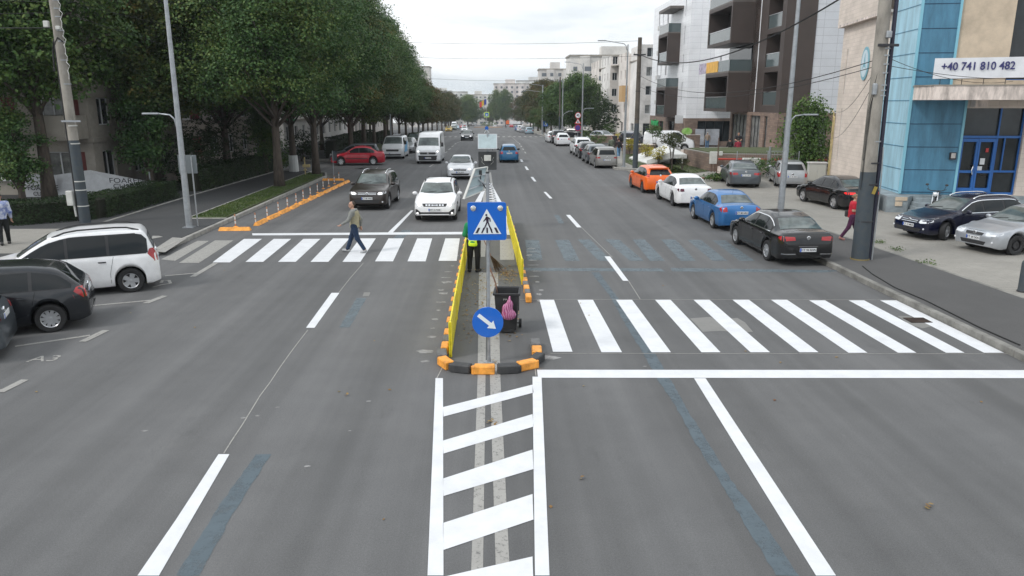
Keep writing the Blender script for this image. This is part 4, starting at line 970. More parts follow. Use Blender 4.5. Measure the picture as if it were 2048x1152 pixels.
# parking bays, left
bays = [stripe([tuple(G(*p)) for p in q], w_) for q, w_ in [([(190, 611), (300, 601)], .1), ([(291, 607), (330, 592)], .17), ([(330, 552), (398, 546)], .1), ([(385, 554), (432, 526)], .17), ([(30, 693), (180, 671)], .1), ([(165, 684), (212, 661)], .17), ([(-60, 802), (40, 768)], .1), ([(0, 785), (50, 760)], .15)]]
bays += [stripe([tuple(G(*p)) for p in q], .09) for q in [[(305, 575), (322, 570), (341, 567), (338, 561), (325, 561), (322, 566)]]]
bays += [stripe([tuple(G(*p)) for p in q], .1) for q in [[(540, 355), (690, 352)], [(530, 340), (640, 337)], [(580, 347), (700, 346)], [(668, 336), (720, 338), (700, 338), (757, 333), (752, 338)], [(700, 339), (757, 334)], [(790, 321), (798, 320)], [(815, 316), (822, 315)]]]
quads('bay_line_worn', P_OLD, [b for i, b in enumerate(bays) if i not in (1, 3, 5, 7)], .006); quads('bay_mark_worn', P_OLD, [bays[i] for i in (1, 3, 5, 7)], .009)
text('A3', .5, 'bay_number', P_OLD, None, frame((*G(90, 718)[:2], .006), (1, .1, 0), (-.1, 1, 0)), .001)['kind'] = 'structure'
# dust prints beside the island, manhole patch, gully
q = []
for i in range(17):
    y = 14.2+i*.72+rnd.uniform(-.3, .3)
    for sgn, x in ((-1, -1.27), (1, 1.18)):
        if sgn > 0 and y < 17.8: continue
        n = 9; cx, cy = x+sgn*rnd.uniform(.05, .22)-sgn*(y-14)*.006, y+rnd.uniform(-.1, .1); rx, ry = rnd.uniform(.06, .2), rnd.uniform(.05, .16)
        q.append([(cx+rx*math.cos(2*math.pi*k/n)*rnd.uniform(.6, 1.2), cy+ry*math.sin(2*math.pi*k/n)*rnd.uniform(.6, 1.2)) for k in range(n)])
for (a, b, c) in ((737, 803, .06), (487, 836, .07), (613, 933, .06), (1100, 716, .25), (516, 832, .05), (290, 862, .06), (1290, 733, .05), (700, 862, .03), (555, 815, .05)):
    p = G(a, b); q.append([(p.x+c*math.cos(k)*rnd.uniform(.5, 1.2), p.y+c*.6*math.sin(k)*rnd.uniform(.5, 1.2)) for k in range(6)])
quads('dust_marks', P_DUST, q, .0048)
quads('asphalt_patch', P_PATCH, [px((1380, 637), (1420, 634), (1436, 640), (1475, 636), (1490, 645), (1506, 664), (1470, 664), (1440, 662), (1405, 664), (1395, 652)), px((1795, 632), (1818, 632), (1868, 652), (1845, 657), (1820, 650))], .0035)
mb = MB(); p = G(1445, 649); mb.lathe([(.001, .0048), (.28, .0048), (.285, .0042), (.30, .0042), (.305, .0054), (.34, .0054), (.35, .003)], (p.x, p.y, 0), 'Z', 28); tag(mb.build('manhole_cover', P_PATCH), 'round flush manhole cover in the pale cracked patch on the zebra crossing', 'manhole')
d = empty('drain_grate', 'rusty drain grate set beside the kerb between the last zebra stripes', 'drain', (*G(1835, 641)[:2], .004)); mb = MB(); mb.bb(-.25, .25, -.2, .2, .001, .006); mb.build('pit', M_UNDER, d)
mb = MB()
for i in range(7): mb.bb(-.24, .24, -.19+i*.058, -.165+i*.058, .006, .016)
mb.build('grate', mat('drain_iron', (.07, .05, .042), .8, .3, var=.4), d)

def drape(o):
    """lay a world-space structure mesh over the downhill stretch"""
    if max((v.co.y for v in o.data.vertices), default=0) <= YS: return
    bm = bmesh.new(); bm.from_mesh(o.data); bmesh.ops.bisect_plane(bm, geom=bm.verts[:]+bm.edges[:]+bm.faces[:], plane_co=(0, YS, 0), plane_no=(0, 1, 0))
    for v in bm.verts: v.co.z += gz(v.co.y)
    bm.to_mesh(o.data); bm.free()
for o in list(COL.objects):
    if o.get('kind') == 'structure' and o.type == 'MESH': drape(o); o['draped'] = 1
# ================================================================== BUILDINGS
M_WHITE = brickmat('white_facade_tiles', (.83, .84, .86), (.80, .81, .835), (.55, .56, .59), 1.2, .6, .012, .35, offset=0., var=.15)
M_GREYT = brickmat('grey_facade_tiles', (.60, .62, .66), (.57, .59, .63), (.38, .39, .42), 1.2, .6, .014, .35, offset=0., var=.15)
M_BROWN = mat('brown_cladding', (.058, .043, .038), .55, var=.12, vscale=.8)
M_BROWN2 = mat('brown_soffit', (.13, .115, .105), .6, var=.15, vscale=.8)
M_STONE = brickmat('brown_stone', (.28, .20, .155), (.19, .135, .11), (.15, .12, .105), .45, .16, .01, .8, var=.6)
M_CREAM = brickmat('cream_blocks', (.72, .63, .56), (.65, .57, .50), (.60, .52, .46), .62, .21, .014, .85, var=.35)
M_PLAST = mat('beige_plaster', (.56, .46, .35), .9, var=.22, vscale=.9, bump=.15)
M_SLAB = mat('stained_slab', (.64, .56, .51), .9, var=.42, vscale=2.2, stretch=(1.6, 1.6, .5))
M_BL1 = mat('light_blue_panels', (.34, .56, .67), .5, var=.24, vscale=1.4, stretch=(1.6, 1.6, .3))
M_BL2 = mat('deep_blue_panels', (.07, .205, .315), .5, var=.32, vscale=1.4, stretch=(1.6, 1.6, .3))
M_BLF = mat('blue_window_frame', (.02, .13, .42), .4)
M_WF = mat('white_window_frame', (.6, .61, .62), .5)
M_DF = mat('dark_window_frame', (.025, .026, .03), .4)
M_WG = mat('window_glass', (.02, .026, .03), .06, spec=.5, var=.6, vscale=.7)
M_WG2 = mat('window_glass_curtain', (.16, .165, .16), .12, spec=.5, var=.6, vscale=1.2)
M_RAIL = mat('smoked_glass_rail', (.085, .11, .115), .08, spec=.6)
M_IN = mat('balcony_inside', (.035, .03, .03), .8)
M_GREYW = mat('grey_render', (.56, .54, .52), .9, var=.25, vscale=.6)
M_OLDW = mat('weathered_concrete', (.30, .275, .24), .9, var=.35, vscale=.5)
M_REDP = mat('dark_red_panel', (.11, .022, .02), .7, var=.3, vscale=1.5)
M_IRON = mat('painted_iron', (.03, .03, .035), .6)
def unit(u): return Vector((u[0], u[1], 0)).normalized()
def facade(root, O, u, Lw, z0, z1, opens, m, fm=None, gm=None, depth=.22, name='wall', parts=True, through=.0):
    """a wall from O along u (outward side is to the right of u) with real recesses; opens = (u0, u1, v0, v1[, kind])"""
    u = unit(u); n = Vector((u.y, -u.x, 0)); O = Vector((O[0], O[1], 0)); W = lambda a, v, d=0.: tuple(O+u*a-n*d+Vector((0, 0, v)))
    us = sorted({0., Lw}|{x for o in opens for x in (max(0, o[0]), min(Lw, o[1]))}); vs = sorted({z0, z1}|{x for o in opens for x in (o[2], o[3])})
    mb = MB(); idx = {}
    def P(a, v):
        if (a, v) not in idx: idx[(a, v)] = len(mb.v); mb.v.append(W(a, v))
        return idx[(a, v)]
    for a, b in zip(us, us[1:]):
        for c, d in zip(vs, vs[1:]):
            mu, mv = (a+b)/2, (c+d)/2
            if any(o[0] < mu < o[1] and o[2] < mv < o[3] for o in opens): continue
            mb.f.append((P(a, c), P(b, c), P(b, d), P(a, d))); mb.m.append(0)
    for o in opens:
        a, b, c, d = o[:4]; dp = o[5] if len(o) > 5 else depth
        mb.add([W(a, c), W(b, c), W(b, d), W(a, d), W(a, c, dp), W(b, c, dp), W(b, d, dp), W(a, d, dp)], [(0, 4, 5, 1), (1, 5, 6, 2), (2, 6, 7, 3), (3, 7, 4, 0)])
        if len(o) > 4 and o[4] == 'void': mb.add([W(a, c, dp), W(b, c, dp), W(b, d, dp), W(a, d, dp)], [(0, 1, 2, 3)], 1 if gm == 'x' else 0)
    wall = mb.build(name, m, root)
    for o in opens:
        kind = o[4] if len(o) > 4 else 'win'
        if kind in ('void', 'hole'): continue
        a, b, c, d = o[:4]; dp = o[5] if len(o) > 5 else depth; f = MB(); g = MB(); t = .06; e = .004
        def bx(q, a0, a1, c0, c1, d0, d1, mi=0):
            q.add([W(a0, c0, d0), W(a1, c0, d0), W(a1, c1, d0), W(a0, c1, d0), W(a0, c0, d1), W(a1, c0, d1), W(a1, c1, d1), W(a0, c1, d1)], [(0, 1, 2, 3), (5, 4, 7, 6), (4, 0, 3, 7), (1, 5, 6, 2), (3, 2, 6, 7), (4, 5, 1, 0)], mi)
        bx(g, a, b, c, d, dp-.03, dp)
        bx(f, a+e, b-e, c+e, c+t, dp-.08, dp-.035); bx(f, a+e, b-e, d-t, d-e, dp-.08, dp-.035); bx(f, a+e, a+t, c+t, d-t, dp-.08, dp-.035); bx(f, b-t, b-e, c+t, d-t, dp-.08, dp-.035)
        k = {'win': 1 if b-a > .8 else 0, 'shop': max(1, int((b-a)/1.1)), 'one': 0, 'tri': 2}.get(kind, 0)
        for q in range(k): xx = a+(b-a)*(q+1)/(k+1); bx(f, xx-.03, xx+.03, c+t, d-t, dp-.08, dp-.035)
        if kind == 'one' and d-c > 1.2: bx(f, a+t, b-t, c+(d-c)*.72, c+(d-c)*.72+.05, dp-.08, dp-.035)
        fo = f.build('window', fm or M_WF, root); g.build('pane', (rnd.choice([M_WG, M_WG, M_WG2]) if gm is None or gm == 'x' else gm), fo)
    return wall, W
def slab(root, name, m, pts, z0, z1): mb = MB(); mb.prism(pts, z0, z1); return mb.build(name, m, root)
# ---------------- building A: office with blue panels
A = empty('office_building', 'office building with blue panel volume, cream block wing and beige plaster front', 'building', (18.8, 34.2, 0))
def loc(o):   # keep world coordinates while parenting under an offset empty
    return o
us = Vector((-.149, -.989, 0)); vf = Vector((.989, -.149, 0)); E0 = Vector((18.8, 34.2, 0)); F0 = E0-us*3.5; BR = F0-us*7.9
AR = bpy.data.objects.new('tmp', None)
def fin(root, before):
    """children were modelled in world space: shift them so the root sits at the thing's base"""
    inv = Matrix.Translation(-Vector(root.location))
    for o in [c for c in root.children]: o.data.transform(inv) if o.type == 'MESH' else None
    done = set()
    def rec(o):
        for c in o.children:
            if c.type == 'MESH' and c.data.name not in done: c.data.transform(inv); done.add(c.data.name)
            rec(c)
    for c in root.children:
        done.add(c.data.name); rec(c)
# cream wing: street face with slits, upper storey overhanging
facade(A, BR, us, 7.9, .1, 9.3, [(1.0, 1.22, 1.6, 4.6, 'one'), (1.0, 1.22, 5.4, 7.9, 'one')], M_CREAM, M_GREYW, depth=.12)
facade(A, BR-us*.35-vf*.28, us, 8.25, 9.3, 15.5, [(2.6, 3.5, 11.2, 13.4, 'one')], M_CREAM, M_BLF, name='upper_wall')
slab(A, 'soffit', M_SLAB, [tuple((BR-us*.35-vf*.28)[:2]), tuple((F0-vf*.28)[:2]), tuple((F0+vf*.2)[:2]), tuple((BR-us*.35+vf*.2)[:2])], 9.16, 9.296)
facade(A, BR+vf*14, -vf, 14, .1, 15.5, [], M_CREAM, name='back_wall')
# blue volume
facade(A, F0-vf*.06, us, 3.56, .85, 16, [], M_BL1, name='blue_wall')
facade(A, E0-vf*.06+us*.06, vf, 1.62, 5.7, 16, [], M_BL2, name='blue_wall')
facade(A, E0-vf*.06+us*.06, vf, 2.36, .85, 5.05, [], M_BL2, name='blue_wall')
for i in range(15):                       # panel joints, and the pale corner trim
    z = .95+i*1.02
    mb = MB(); c = (F0+E0)/2-vf*.068; mb.box((c.x, c.y, z), (3.5, .012, .035), rz=math.atan2(us.y, us.x)); mb.build('panel_joint', M_BL2, A)
    if z < 5 or z > 5.8:
        ln = 2.2 if z < 5.2 else 1.5; c = E0+vf*(ln/2)+us*.066; mb = MB(); mb.box((c.x, c.y, z), (ln, .012, .03), rz=math.atan2(vf.y, vf.x)); mb.build('panel_joint', mat('joint_dark', (.012, .05, .1), .6), A)
mb = MB(); c = E0-vf*.06+us*.06; mb.box((c.x, c.y, 8.43), (.1, .1, 15.1), rz=math.atan2(us.y, us.x)); mb.build('corner_trim', mat('corner_blue', (.22, .5, .62), .5), A)
mb = MB(); c = E0+vf*1.53+us*.05; mb.box((c.x, c.y, 10.8), (.1, .1, 10.2), rz=math.atan2(us.y, us.x)); c = E0+vf*2.28+us*.05; mb.box((c.x, c.y, 2.95), (.1, .1, 4.2), rz=math.atan2(us.y, us.x)); mb.build('edge_trim', mat('corner_blue', (.22, .5, .62), .5), A)
# plaster front above the balcony, glazed entrance below
facade(A, E0+vf*1.55, vf, 12.8, 5.05, 16, [(2.25, 5.0, 5.9, 9.6, 'tri'), (2.25, 5.0, 11.0, 14.5, 'tri'), (6.6, 9.4, 5.9, 9.6, 'tri')], M_PLAST, M_BLF, name='plaster_wall', depth=.3)
facade(A, E0+vf*2.3, vf, 12, .1, 5.05, [(.02, 2.6, .86, 4.7, 'hole')], M_CREAM, M_BLF, name='entrance_wall', depth=.25)
D = E0+vf*2.3-us*.2; KD = .69; KZ = 1.13
g = MB(); c = D+vf*1.3-us*.06; g.box((c.x, c.y, 2.78), (2.56, .03, 3.84), rz=math.atan2(vf.y, vf.x)); gl = g.build('entrance_glazing', M_WG, A)
f = MB()
def vb(a0, a1, z0, z1, d0=.0, d1=.07, q=f):
    a0, a1 = a0*KD, a1*KD; z0 = .86+(z0-.86)*KZ; z1 = .86+(z1-.86)*KZ
    c = D+vf*((a0+a1)/2)+us*((d0+d1)/2); q.box((c.x, c.y, (z0+z1)/2), (a1-a0, d1-d0, z1-z0), rz=math.atan2(vf.y, vf.x))
for a in (0.03, 2.28, 3.67): vb(a, a+.08, .86, 4.35)
for z in (.86, 3.1, 4.27): vb(.11, 2.28, z, z+.09); vb(2.36, 3.67, z, z+.09)
vb(2.36, 3.67, 1.75, 1.83); vb(2.75, 2.82, 1.83, 3.1)
f.build('window_frame', M_BLF, A)
for i, a in enumerate((.13, 1.2)):
    d_ = MB(); x0, x1 = a, a+1.05
    for p in ((x0, x0+.12, .97, 3.08), (x1-.12, x1, .97, 3.08), (x0+.12, x1-.12, .97, 1.12), (x0+.12, x1-.12, 2.95, 3.08), (x0+.12, x1-.12, 1.72, 1.82)): vb(*p, .01, .1, d_)
    do = d_.build('door', M_BLF, A); h_ = MB(); c = D+vf*((a+(.92 if i == 0 else .12))*KD)+us*.1
    ps = [c+Vector((0, 0, 1.7)), c+us*.1+Vector((0, 0, 1.78))-vf*.05, c+us*.12-vf*.1+Vector((0, 0, 1.95)), c+us*.1+Vector((0, 0, 2.12))-vf*.05, c+Vector((0, 0, 2.2))]
    if i == 0: h_.tube(ps, .022, 6); h_.build('handle', M_CHROME, do)
    if i == 1:
        for (dx, z, w_, hh, mm) in ((.42, 2.35, .2, .28, M_PLATE), (.3, 2.0, .22, .26, M_PLATE), (.62, 2.85, .12, .18, mat('red_sticker', (.5, .04, .04), .5))):
            s_ = MB(); c = D+vf*((a+dx)*KD)+us*.015; s_.box((c.x, c.y, z), (w_, .01, hh), rz=math.atan2(vf.y, vf.x)); s_.build('notice', mm, do)
# balcony slab and rail
B0 = E0+us*2.25-vf*.02
mb = MB(); c = B0+vf*6-us*1.07; mb.box((c.x, c.y, 5.34), (12, 2.14, .58), rz=math.atan2(vf.y, vf.x)); mb.build('balcony_slab', M_SLAB, A)
mb = MB(); c = B0+vf*6-us*1.07; mb.box((c.x, c.y, 5.65), (12.1, 2.2, .04), rz=math.atan2(vf.y, vf.x)); mb.build('coping', M_OLDW, A)
mb = MB()
for i in range(14): c = B0+vf*(.25+i*.85)-us*.1; mb.cyl((c.x, c.y, 5.66), (c.x, c.y, 6.6), .014, n=6)
for z in (5.9, 6.12, 6.36, 6.6): a = B0+vf*.05-us*.1; b = B0+vf*11.8-us*.1; mb.cyl((a.x, a.y, z), (b.x, b.y, z), .012, n=6)
mb.build('railing', M_IRON, A)
mb = MB(); c = E0+vf*2.6-us*-.55; mb.box((c.x, c.y, 4.9), (.5, .5, .3), rz=math.atan2(vf.y, vf.x)); mb.build('downstand', M_SLAB, A)
mb = MB(); c = E0+vf*2.0+us*.12; mb.box((c.x, c.y, 2.6), (.26, .1, .32), rz=math.atan2(vf.y, vf.x)); io = mb.build('intercom', M_IRON, A); mb = MB(); c = E0+vf*2.0+us*.175; mb.box((c.x, c.y, 2.62), (.18, .02, .22), rz=math.atan2(vf.y, vf.x)); mb.build('intercom_panel', M_GREYW, io)
# round emblem on the cream wall
C0 = BR+us*4.5-vf*.03; M_ = frame(C0+Vector((0, 0, 6.95)), us, (0, 0, 1)); em = MB(); em.plate([(.62*math.cos(R(a*11.25)), .86*math.sin(R(a*11.25))) for a in range(32)], M_, -.01, .03); eo = em.build('round_emblem', mat('emblem_teal', (.2, .42, .5), .6), A)
em = MB(); em.plate([(.5*math.cos(R(a*11.25)), .7*math.sin(R(a*11.25))) for a in range(32)], M_, .032, .04); em.build('emblem_disc', mat('emblem_pale', (.55, .66, .72), .5), eo)
em = MB()
for k in range(3):
    a = R(90+120*k); ca, sa = math.cos(a), math.sin(a); em.plate([(.40*ca*.8, .52*sa), (.1*ca-.1*sa, .14*sa+.1*ca), (0, 0), (.1*ca+.1*sa, .14*sa-.1*ca)], M_, .042, .05)
em.build('emblem_star', mat('emblem_teal', (.2, .42, .5), .6), eo)
mb = MB()
for z in (0.,): 
    a = BR-us*.05-vf*.1; mb.tube([a+Vector((0, 0, .2)), a+Vector((0, 0, 4.4))], .035, 8); mb.tube([a+Vector((0, 0, 4.35)), a+us*-.35+Vector((0, 0, 4.45))], .035, 8); a2 = a+us*.25; mb.tube([a2+Vector((0, 0, .2)), a2+Vector((0, 0, 4.1)), a+Vector((0, 0, 4.15))], .03, 6)
mb.build('gas_pipe', mat('gas_pipe_yellow', (.5, .40, .2), .6, var=.3), A)
# plinth with worn corner, steps
mb = MB(); mb.prism([tuple((E0+us*1.0-vf*.9)[:2]), tuple((E0+us*1.0+vf*.0)[:2]), tuple((E0+us*.55+vf*.35)[:2]), tuple((E0+us*.55+vf*14)[:2]), tuple((E0-us*.3+vf*14)[:2]), tuple((F0-vf*.02)[:2]), tuple((F0-vf*.7)[:2])], 0, .84); mb.build('plinth', mat('grey_blue_plinth', (.25, .29, .31), .8, var=.3, vscale=1.5), A)
for i in range(4):
    mb = MB(); a, b = E0+us*(.7+.33*(4-i))+vf*(1.2-.25*i*0), E0+us*(.7+.33*(4-i))+vf*9; mb.prism([tuple((E0+us*.56+vf*(.05+.1*i))[:2]), tuple((E0+us*(.7+.33*(4-i)-.005)+vf*(.05+.1*i))[:2]), tuple(b[:2]), tuple((E0+us*.56+vf*9)[:2])], .1+.165*i if i else 0, .1+.165*(i+1)-.004*(i == 3)); mb.build('step', mat('grey_blue_plinth', (.25, .29, .31), .8), A)
mb = MB(); c = E0+us*1.02-vf*.3; mb.box((c.x, c.y, .74), (.5, .04, .16), rz=math.atan2(vf.y, vf.x)); mb.box((c.x-.1, c.y+.0, .52), (.3, .036, .2), rz=math.atan2(vf.y, vf.x)); mb.build('bare_brick_patch', M_PLAST, A)
slab(A, 'roof', M_OLDW, [tuple((BR-vf*.25)[:2]), tuple((E0+us*.05)[:2]), tuple((E0+vf*14.3)[:2]), tuple((BR+vf*14)[:2])], 15.5, 15.7)
fin(A, None)
bn = empty('banner', 'white banner with a blue phone number hung on the balcony railing', 'banner', tuple(B0+Vector((0, 0, 5.95))))
Mb = frame(B0-vf*.12+us*.05+Vector((0, 0, 5.9)), vf+Vector((0, 0, .012)), (0, 0, 1)); inv = Matrix.Translation(-Vector(bn.location))
mb = MB(); nn = 24
for i in range(nn):
    for j in range(4):
        pass
g_ = [[inv @ (Mb @ Vector((5.6*i/nn, .82*j/4, .018*math.sin(i*1.3)*math.sin(j*.9)))) for j in range(5)] for i in range(nn+1)]
mb.add([p for r_ in g_ for p in r_], [(i*5+j, (i+1)*5+j, (i+1)*5+j+1, i*5+j+1) for i in range(nn) for j in range(4)]); mb.build('cloth', mat('banner_white', (.72, .73, .76), .6, var=.06), bn, smooth=True)
text('+40 741 810 482', .445, 'phone_number', mat('banner_blue', (.035, .035, .15), .6), bn, inv @ Mb @ Matrix.Translation((.27, .47, .03)), .003, 'LEFT', .007, .93)
# ---------------- building B: white and brown apartments
Bd = empty('apartment_block', 'white tiled apartment block with brown box balconies and stone ground floor', 'building', (22, 75, 0))
X0 = 22.0; dn = (0, -1); rt = (1, 0); z1 = 17.2
def rows(u0, u1, h=1.5, zs=(4.3, 7.4, 10.5, 13.6), kind='one', dv=.9): return [(u0, u1, z+dv, z+dv+h, kind) for z in zs]
facade(Bd, (X0, 107), dn, 20, 3.2, z1, rows(3.2, 3.8, 1.9)+rows(8.1, 8.9, 2.0)+rows(17.2, 17.6, 2.0)+rows(5.6, 6.0, 1.4), M_WHITE, M_DF, M_WG)
facade(Bd, (X0, 87), rt, 7.6, 3.2, z1, [(5.2, 6.0, 10.0, 12.0, 'one')], M_WHITE, M_DF)
facade(Bd, (X0, 107), dn, 20, 0, 3.2, [(2.6, 4.2, .2, 2.6, 'shop'), (6, 8.5, .2, 2.6, 'shop'), (11.5, 14.5, .2, 2.7, 'shop')], M_STONE, M_DF, M_WG, name='ground_floor_wall')
facade(Bd, (X0-.03, 87.0), rt, 7.6, 0, 3.2, [(1.4, 7.4, .6, 2.9, 'shop')], M_STONE, M_DF, M_WG, name='ground_floor_wall')
# brown boxes of the street face (z from/to)
def box_balcony(x0, x1, ya, yb, z0, z1_, open_side='S', mm=M_BROWN):
    """cantilevered frame box: solid towards the camera, open on the street side, glass rail"""
    mb = MB(); t = .28
    mb.bb(x0, x1, ya, ya+t, z0, z1_); mb.bb(x0, x1, yb-t, yb, z0, z1_); mb.bb(x0, x1, ya+t, yb-t, z0, z0+t); mb.bb(x0, x1, ya+t, yb-t, z1_-t, z1_)
    o = mb.build('balcony_box', mm, Bd); q = MB(); q.bb(x1-.15, x1-.02, ya+t, yb-t, z0+t, z1_-t); q.build('balcony_back', M_IN, o)
    g = MB(); g.bb(x0+.08, x0+.12, ya+t, yb-t, z0+t+.02, z0+t+1.05); g.build('glass_rail', M_RAIL, o); h = MB(); h.bb(x0+.05, x0+.15, ya+t, yb-t, z0+t+1.05, z0+t+1.1); h.build('handrail', M_ALU, o)
    return o
for z in (3.25, 9.4): box_balcony(X0-1.5, X0+.02, 91.5, 96.5, z, z+3.4)
for z in (6.65, 12.8):
    mb = MB(); mb.bb(X0-1.5, X0, 91.5, 96.5, z, z+.12); o = mb.build('balcony_slab', M_BROWN2, Bd); g = MB(); g.bb(X0-1.45, X0-1.4, 91.5, 96.5, z+.12, z+1.1); g.bb(X0-1.4, X0, 91.52, 91.56, z+.12, z+1.1); g.build('glass_rail', M_RAIL, o)
mb = MB(); mb.bb(X0-1.6, X0, 90.5, 96.5, 15.4, 15.7); mb.build('canopy', M_BROWN2, Bd)
for z in (5.0, 8.1, 11.2, 14.3):
    mb = MB(); mb.bevbox((X0-.25, 101.9, z), (.4, .85, .62), .03); ac = mb.build('air_conditioner', M_WF, Bd); q = MB(); q.lathe([(.001, -.02), (.24, -.02), (.26, 0)], (X0-.46, 101.9, z), 'X', 16); q.build('fan_guard', M_GREYW, ac)
# second, nearer stepped volume
facade(Bd, (24.9, 87), dn, 15.6, 4.1, z1, [(2, 2.6, z, z+1.9, 'one') for z in (4.9, 8, 11.1, 14.2)], M_WHITE, M_DF, name='recessed_wall')
for z in (4.1, 10.2):
    o = box_balcony(21.6, 23.7, 70.8, 78.4, z, z+3.5)
for z in (7.6, 13.7):
    mb = MB(); mb.bb(21.6, 24.9, 70.8, 78.4, z, z+.15); o = mb.build('balcony_slab', M_BROWN2, Bd); g = MB(); g.bb(21.65, 21.7, 70.8, 78.4, z+.15, z+1.15); g.bb(21.7, 24.6, 70.85, 70.9, z+.15, z+1.15); g.build('glass_rail', M_RAIL, o)
    mb = MB(); mb.bb(23.75, 24.85, 71.3, 78, z+.15, z+2.6); mb.build('terrace_glazing', M_WG, Bd)
mb = MB(); mb.bb(21.66, 21.6, 74.4, 78.3, 7.78, 8.8); y_ = mb.build('terrace_banner', mat('banner_orange', (.75, .42, .08), .6, var=.2, vscale=2), Bd)
mb = MB(); mb.bb(21.66, 21.59, 78.32, 81, 7.78, 8.8); mb.build('terrace_banner', mat('banner_print', (.45, .4, .5), .6, var=.6, vscale=2.5), Bd)
mb = MB(); mb.bb(23.7, 24.9, 69.4, 70.78, 4.1, z1); mb.build('infill_wall', M_BROWN, Bd)
facade(Bd, (23.7, 70.78), dn, 1.9, 4.1, z1, [(.6, 1.3, z, z+1.95, 'one') for z in (4.8, 8, 11.1, 14.2)], M_WHITE, M_WF, M_WG2, name='slim_white_wall', depth=.1)
Y1, Y2, XB = 68.9, 63.0, 23.6
ops = [(1.8, 5.0, z, z+2.75, 'void', 1.6) for z in (4.7, 7.85, 11.0, 14.15)]
facade(Bd, (XB, Y1), dn, Y1-Y2, 4.1, z1, ops, M_BROWN, name='brown_wall')
for o in ops:
    q = MB(); q.bb(XB+.08, XB+.12, Y1-5.0, Y1-1.8, o[2]+.05, o[2]+1.1); g = q.build('glass_rail', M_RAIL, Bd); q = MB(); q.bb(XB+.05, XB+.16, Y1-5.0, Y1-1.8, o[2]+1.1, o[2]+1.15); q.build('handrail', M_ALU, g)
    q = MB(); q.bb(XB+.02, XB+1.6, Y1-4.98, Y1-1.82, o[2]-.005, o[2]+.04); q.build('balcony_floor', M_BROWN2, Bd)
facade(Bd, (XB, Y2), rt, 2.5, 4.1, z1, [], M_BROWN, name='brown_wall')
facade(Bd, (XB+2.5, Y2+.05), rt, 14, 4.1, z1, [], M_GREYT, name='grey_end_wall')
facade(Bd, (XB, 70.8), dn, 7.8, .1, 4.1, [(.9, 3.6, .75, 3.8, 'shop'), (4.6, 5.4, .75, 3.8, 'one')], M_STONE, M_DF, M_WG2, name='ground_floor_wall')
facade(Bd, (XB, 63.02), rt, 12, .1, 4.1, [(.5, 4.2, .75, 3.8, 'shop')], M_STONE, M_DF, M_WG2, name='ground_floor_wall')
facade(Bd, (XB+.8, 78.4), dn, 7.6, .1, 4.1, [(.6, 6.9, .45, 3.8, 'shop')], M_STONE, M_DF, M_WG2, name='ground_floor_wall')
mb = MB(); mb.bb(XB+.1, XB+15, 63.1, 70.7, 4.0, 4.09); mb.build('soffit', M_BROWN2, Bd)
slab(Bd, 'roof', M_OLDW, [(22.02, 106.9), (22.02, 87.1), (25, 86.9), (25, 70.9), (23.7, 70.7), (23.7, 63.1), (40, 63.1), (40, 106.9)], z1-.2, z1-.02)
facade(Bd, (40, 107), (-1, 0), 18, 0, z1, [], M_WHITE, name='back_wall')
# green shop lettering and light boxes
mb = MB(); mb.bb(X0-.1, X0-.04, 100.3, 105.6, 1.5, 2.9)
text('twist', 1.15, 'shop_letters', mat('sign_green', (.01, .36, .1), .5), Bd, frame((X0-.12, 103.2, 2.3), (0, -1, 0), (0, 0, 1)), .04, bold=.05, sx=1.9)
text('caf', .7, 'shop_letters', mat('sign_green', (.01, .36, .1), .5), Bd, frame((X0-.12, 103.2, 1.4), (0, -1, 0), (0, 0, 1)), .04, bold=.04, sx=1.4)
mb = MB(); mb.bb(X0-.9, X0+.35, 88.2, 88.4, 2.6, 3.5); mb.build('light_box_sign', M_WF, Bd)
c = AY(1373, 263, 86.88); mb = MB(); mb.ell((c.x+.05, 86.9, c.z), (.62, .02, .42), 24, 8); mb.build('lime_window_sticker', mat('lime_green', (.16, .5, .03), .4, var=.7, vscale=2.2, col2=(.5, .65, .3)), Bd)
mb = MB(); mb.bb(23.15, 24.2, 86.86, 86.9, .2, 2.0); mb.bb(24.35, 25.9, 86.86, 86.9, .2, 2.0); mb.build('window_film', mat('film_grey', (.42, .44, .48), .4, var=.4, vscale=.8), Bd)
fin(Bd, None)
# ---------------- building C: pale stepped apartment block
C = empty('apartment_block', 'pale pink and grey stepped apartment block with a small tan balcony', 'building', (22, 135, 0))
M_PALE = mat('pale_render', (.70, .65, .61), .9, var=.2, vscale=.35); M_PALE2 = mat('pale_render_white', (.78, .755, .73), .9, var=.15, vscale=.35)
zs = (3.3, 6.1, 8.9, 11.7)
def winrow(us_, w_=1.1, h=1.35): return [(a, a+w_, z+.9, z+.9+h, 'win') for z in zs for a in us_]
facade(C, (22.6, 118), rt, 8, 0, 14.4, winrow([.8, 3.3, 5.6], 1.5)+[(.6, 6, .3, 2.8, 'shop')], M_GREYW)
facade(C, (22.6, 127), dn, 9, 0, 14.4, winrow([5.5])+[(2, 4.5, .2, 2.6, 'shop')], M_PALE2)
facade(C, (22.3, 127), rt, 2, 0, 13.6, [], M_PALE)
facade(C, (22.3, 137), dn, 10, 0, 13.6, winrow([2.2, 6.5], .8)+[(4, 6, .2, 2.6, 'one')], M_PALE, M_DF)
facade(C, (21.4, 141), rt, 2, 0, 13, winrow([.4], .9), M_PALE); facade(C, (21.4, 153), dn, 12, 0, 13, winrow([1.5, 5, 8.6], .9), M_PALE2, M_DF)
facade(C, (21.8, 153), rt, 1, 0, 12.4, [], M_PALE); facade(C, (21.0, 165), dn, 12, 0, 12.4, winrow([1.5, 5, 8.6], .9), M_PALE, M_DF)
mb = MB(); mb.bb(21.3, 22.3, 127.2, 130, 6.0, 8.6); mb.build('tan_balcony', mat('tan_render', (.52, .34, .17), .9), C)
